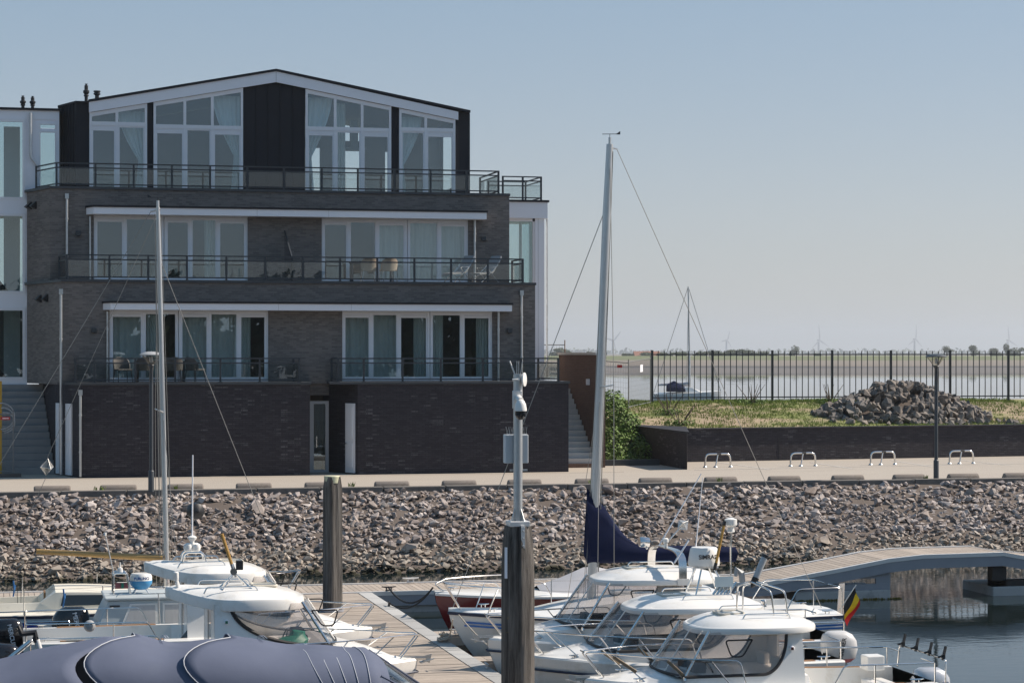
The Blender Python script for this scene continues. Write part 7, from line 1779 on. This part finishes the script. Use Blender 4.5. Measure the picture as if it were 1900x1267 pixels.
# long low farm roof and faint wood line far off
m = MB(); c = PD(1203, 655, 1450); m.prism([c + Vector((-9, 0, -3)), c + Vector((-9, 8, -3)), c + Vector((-9, 4, 1.2))], (18, 0, 0)); m.box(c.x - 8.7, c.x + 8.7, c.y + .4, c.y + 7.6, 2.5, c.z - 2.9)
tag(m.build('farm_shed', mat('far_roof_tile', (.30, .13, .08), .8)), 'long reddish barn roof on the far shore by the mesh fence', 'barn')
rg = random.Random(31); m = MB()
for k in range(90):
    px = 1000 + k * 11 + rg.uniform(-5, 5); p = PD(px, 660, 6000); leaf_cloud(m, (p.x, p.y, 3), 26, 20, rg.uniform(8, 17), 24, 5.5, rg)
for k in range(40):
    px = -300 + k * 14; p = PD(px, 660, 6000); leaf_cloud(m, (p.x, p.y, 3), 26, 20, rg.uniform(8, 17), 24, 5.5, rg)
tag(m.build('wood_line', LEAFD), 'thin blue line of far woods on the horizon', 'wood', kind='stuff')

# far moored yacht beyond the fence
def far_yacht():
    D = 272.0; c = PD(1272, 655, D); c.z = 0
    t = thing('moored_yacht', c, 'white yacht with a dark spray hood moored beyond the bar fence', 'sailboat')
    def L(px, py, dd=0): return PD(px, py, D + dd)
    ax = (PD(1340, 655, D) - PD(1212, 655, D)); ax.z = 0; ax.normalize(); sd = Vector((-ax.y, ax.x, 0))
    hl = (PD(1338, 655, D) - PD(1212, 655, D)).length; st = PD(1212, 655, D); st.z = 0
    m = MB(); secs = []
    for i in range(13):
        u = i / 12; b = 1.45 * (1 - max(0, (u - .35) / .65) ** 2.2) * (.8 + .2 * min(1, u / .3)) + .03; zs = 1.35 + .35 * u * u
        q = st + ax * (u * hl)
        secs.append([q + sd * (b * k) + Vector((0, 0, z)) for k, z in ((1, zs), (.95, .5), (.6, -.1), (0, -.5), (-.6, -.1), (-.95, .5), (-1, zs))])
    m.loft(secs, cap0=True); m.build('hull', WHITE, t, smooth=True, recalc=True)
    m = MB(); m.loft([[a[0], a[0] * .5 + a[-1] * .5 + Vector((0, 0, .12)), a[-1]] for a in secs]); m.build('deck', WHITE, t, recalc=True)
    m = MB(); q = st + ax * (hl * .34); m.loft([[q + ax * (u * hl) + sd * (k * 1.0) + Vector((0, 0, z)) for k, z in ((1, 1.5), (.8, hh), (-.8, hh), (-1, 1.5))] for u, hh in ((0, 2.15), (.22, 2.1), (.36, 1.65))], cap0=True, cap1=True); m.build('cabin', WHITE, t, recalc=True)
    m = MB(); q = st + ax * (hl * .20); m.loft([[q + ax * u + sd * (1.15 * cos(a)) + Vector((0, 0, 1.6 + h * sin(a))) for a in [pi * k / 8 for k in range(9)]] for u, h in ((0, .95), (.9, 1.35), (2.2, .6))]); m.build('spray_hood', NAVY, t, smooth=True)
    mb_, mt_ = L(1281, 730), L(1277, 532)
    m = MB(); m.tube([mb_ + Vector((0, 0, -.8)), mt_], [.12, .09], 8); m.build('mast', ALU, t, smooth=True)
    b0 = L(1279, 713); b1 = L(1222, 714)
    m = MB(); m.tube([b0, (b0 + b1) / 2 + Vector((0, 0, .1)), b1], [.26, .2, .12], 8); m.build('furled_sail', COVERG, t, smooth=True)
    for e in (L(1338, 728), L(1213, 728)):
        m = MB(); m.tube([mt_, e], .035, 4); m.build('stay', WIRE, t)
    for e in (st + ax * hl * .5 + sd * 1.3 + Vector((0, 0, 1.5)), st + ax * hl * .5 - sd * 1.3 + Vector((0, 0, 1.5))):
        m = MB(); m.tube([mt_ + Vector((0, 0, -2)), e], .025, 4); m.build('shroud', WIRE, t)
far_yacht()

# trees on the opposite quay behind the viewer (they only show as reflections in the window glass)
rg = random.Random(77); m = MB()
for k in range(90):
    x = -120 + k * 2.4 + rg.uniform(-1, 1); y = -58 + rg.uniform(-6, 6); h = rg.uniform(11, 13)
    for j in range(5): leaf_cloud(m, (x + rg.uniform(-2, 2), y + rg.uniform(-2, 2), 2.3 + h * rg.uniform(.2, .72)), 2.8, 2.8, h * .28, 70, .55, rg)
    m.tube([(x, y, 1.9), (x, y, 2.3 + h * .6)], [.2, .08], 6)
tag(m.build('tree_belt', LEAFD), 'belt of green trees along the opposite quay across the harbour', 'trees', kind='stuff')
m = MB(); m.box(-120, 120, -110, -48, -2, 2.0); structure(m.build('opposite_quay', ROAD))

# ---- hazy air
def haze():
    m, nt, out = new_mat('hazy_air'); v = N(nt, 'ShaderNodeVolumePrincipled'); v.inputs['Color'].default_value = (.80, .87, .95, 1)
    v.inputs['Density'].default_value = HAZE_D; v.inputs['Anisotropy'].default_value = 0.2
    nt.links.new(v.outputs[0], out.inputs['Volume'])
    b = MB(); b.box(-12600, 12600, -12600, 14600, -4.2, 170); o = b.build('haze', m)
    tag(o, 'thin pale haze lying over the water and far shore', 'haze', kind='stuff')
HAZE_D = 1.5e-4
haze()
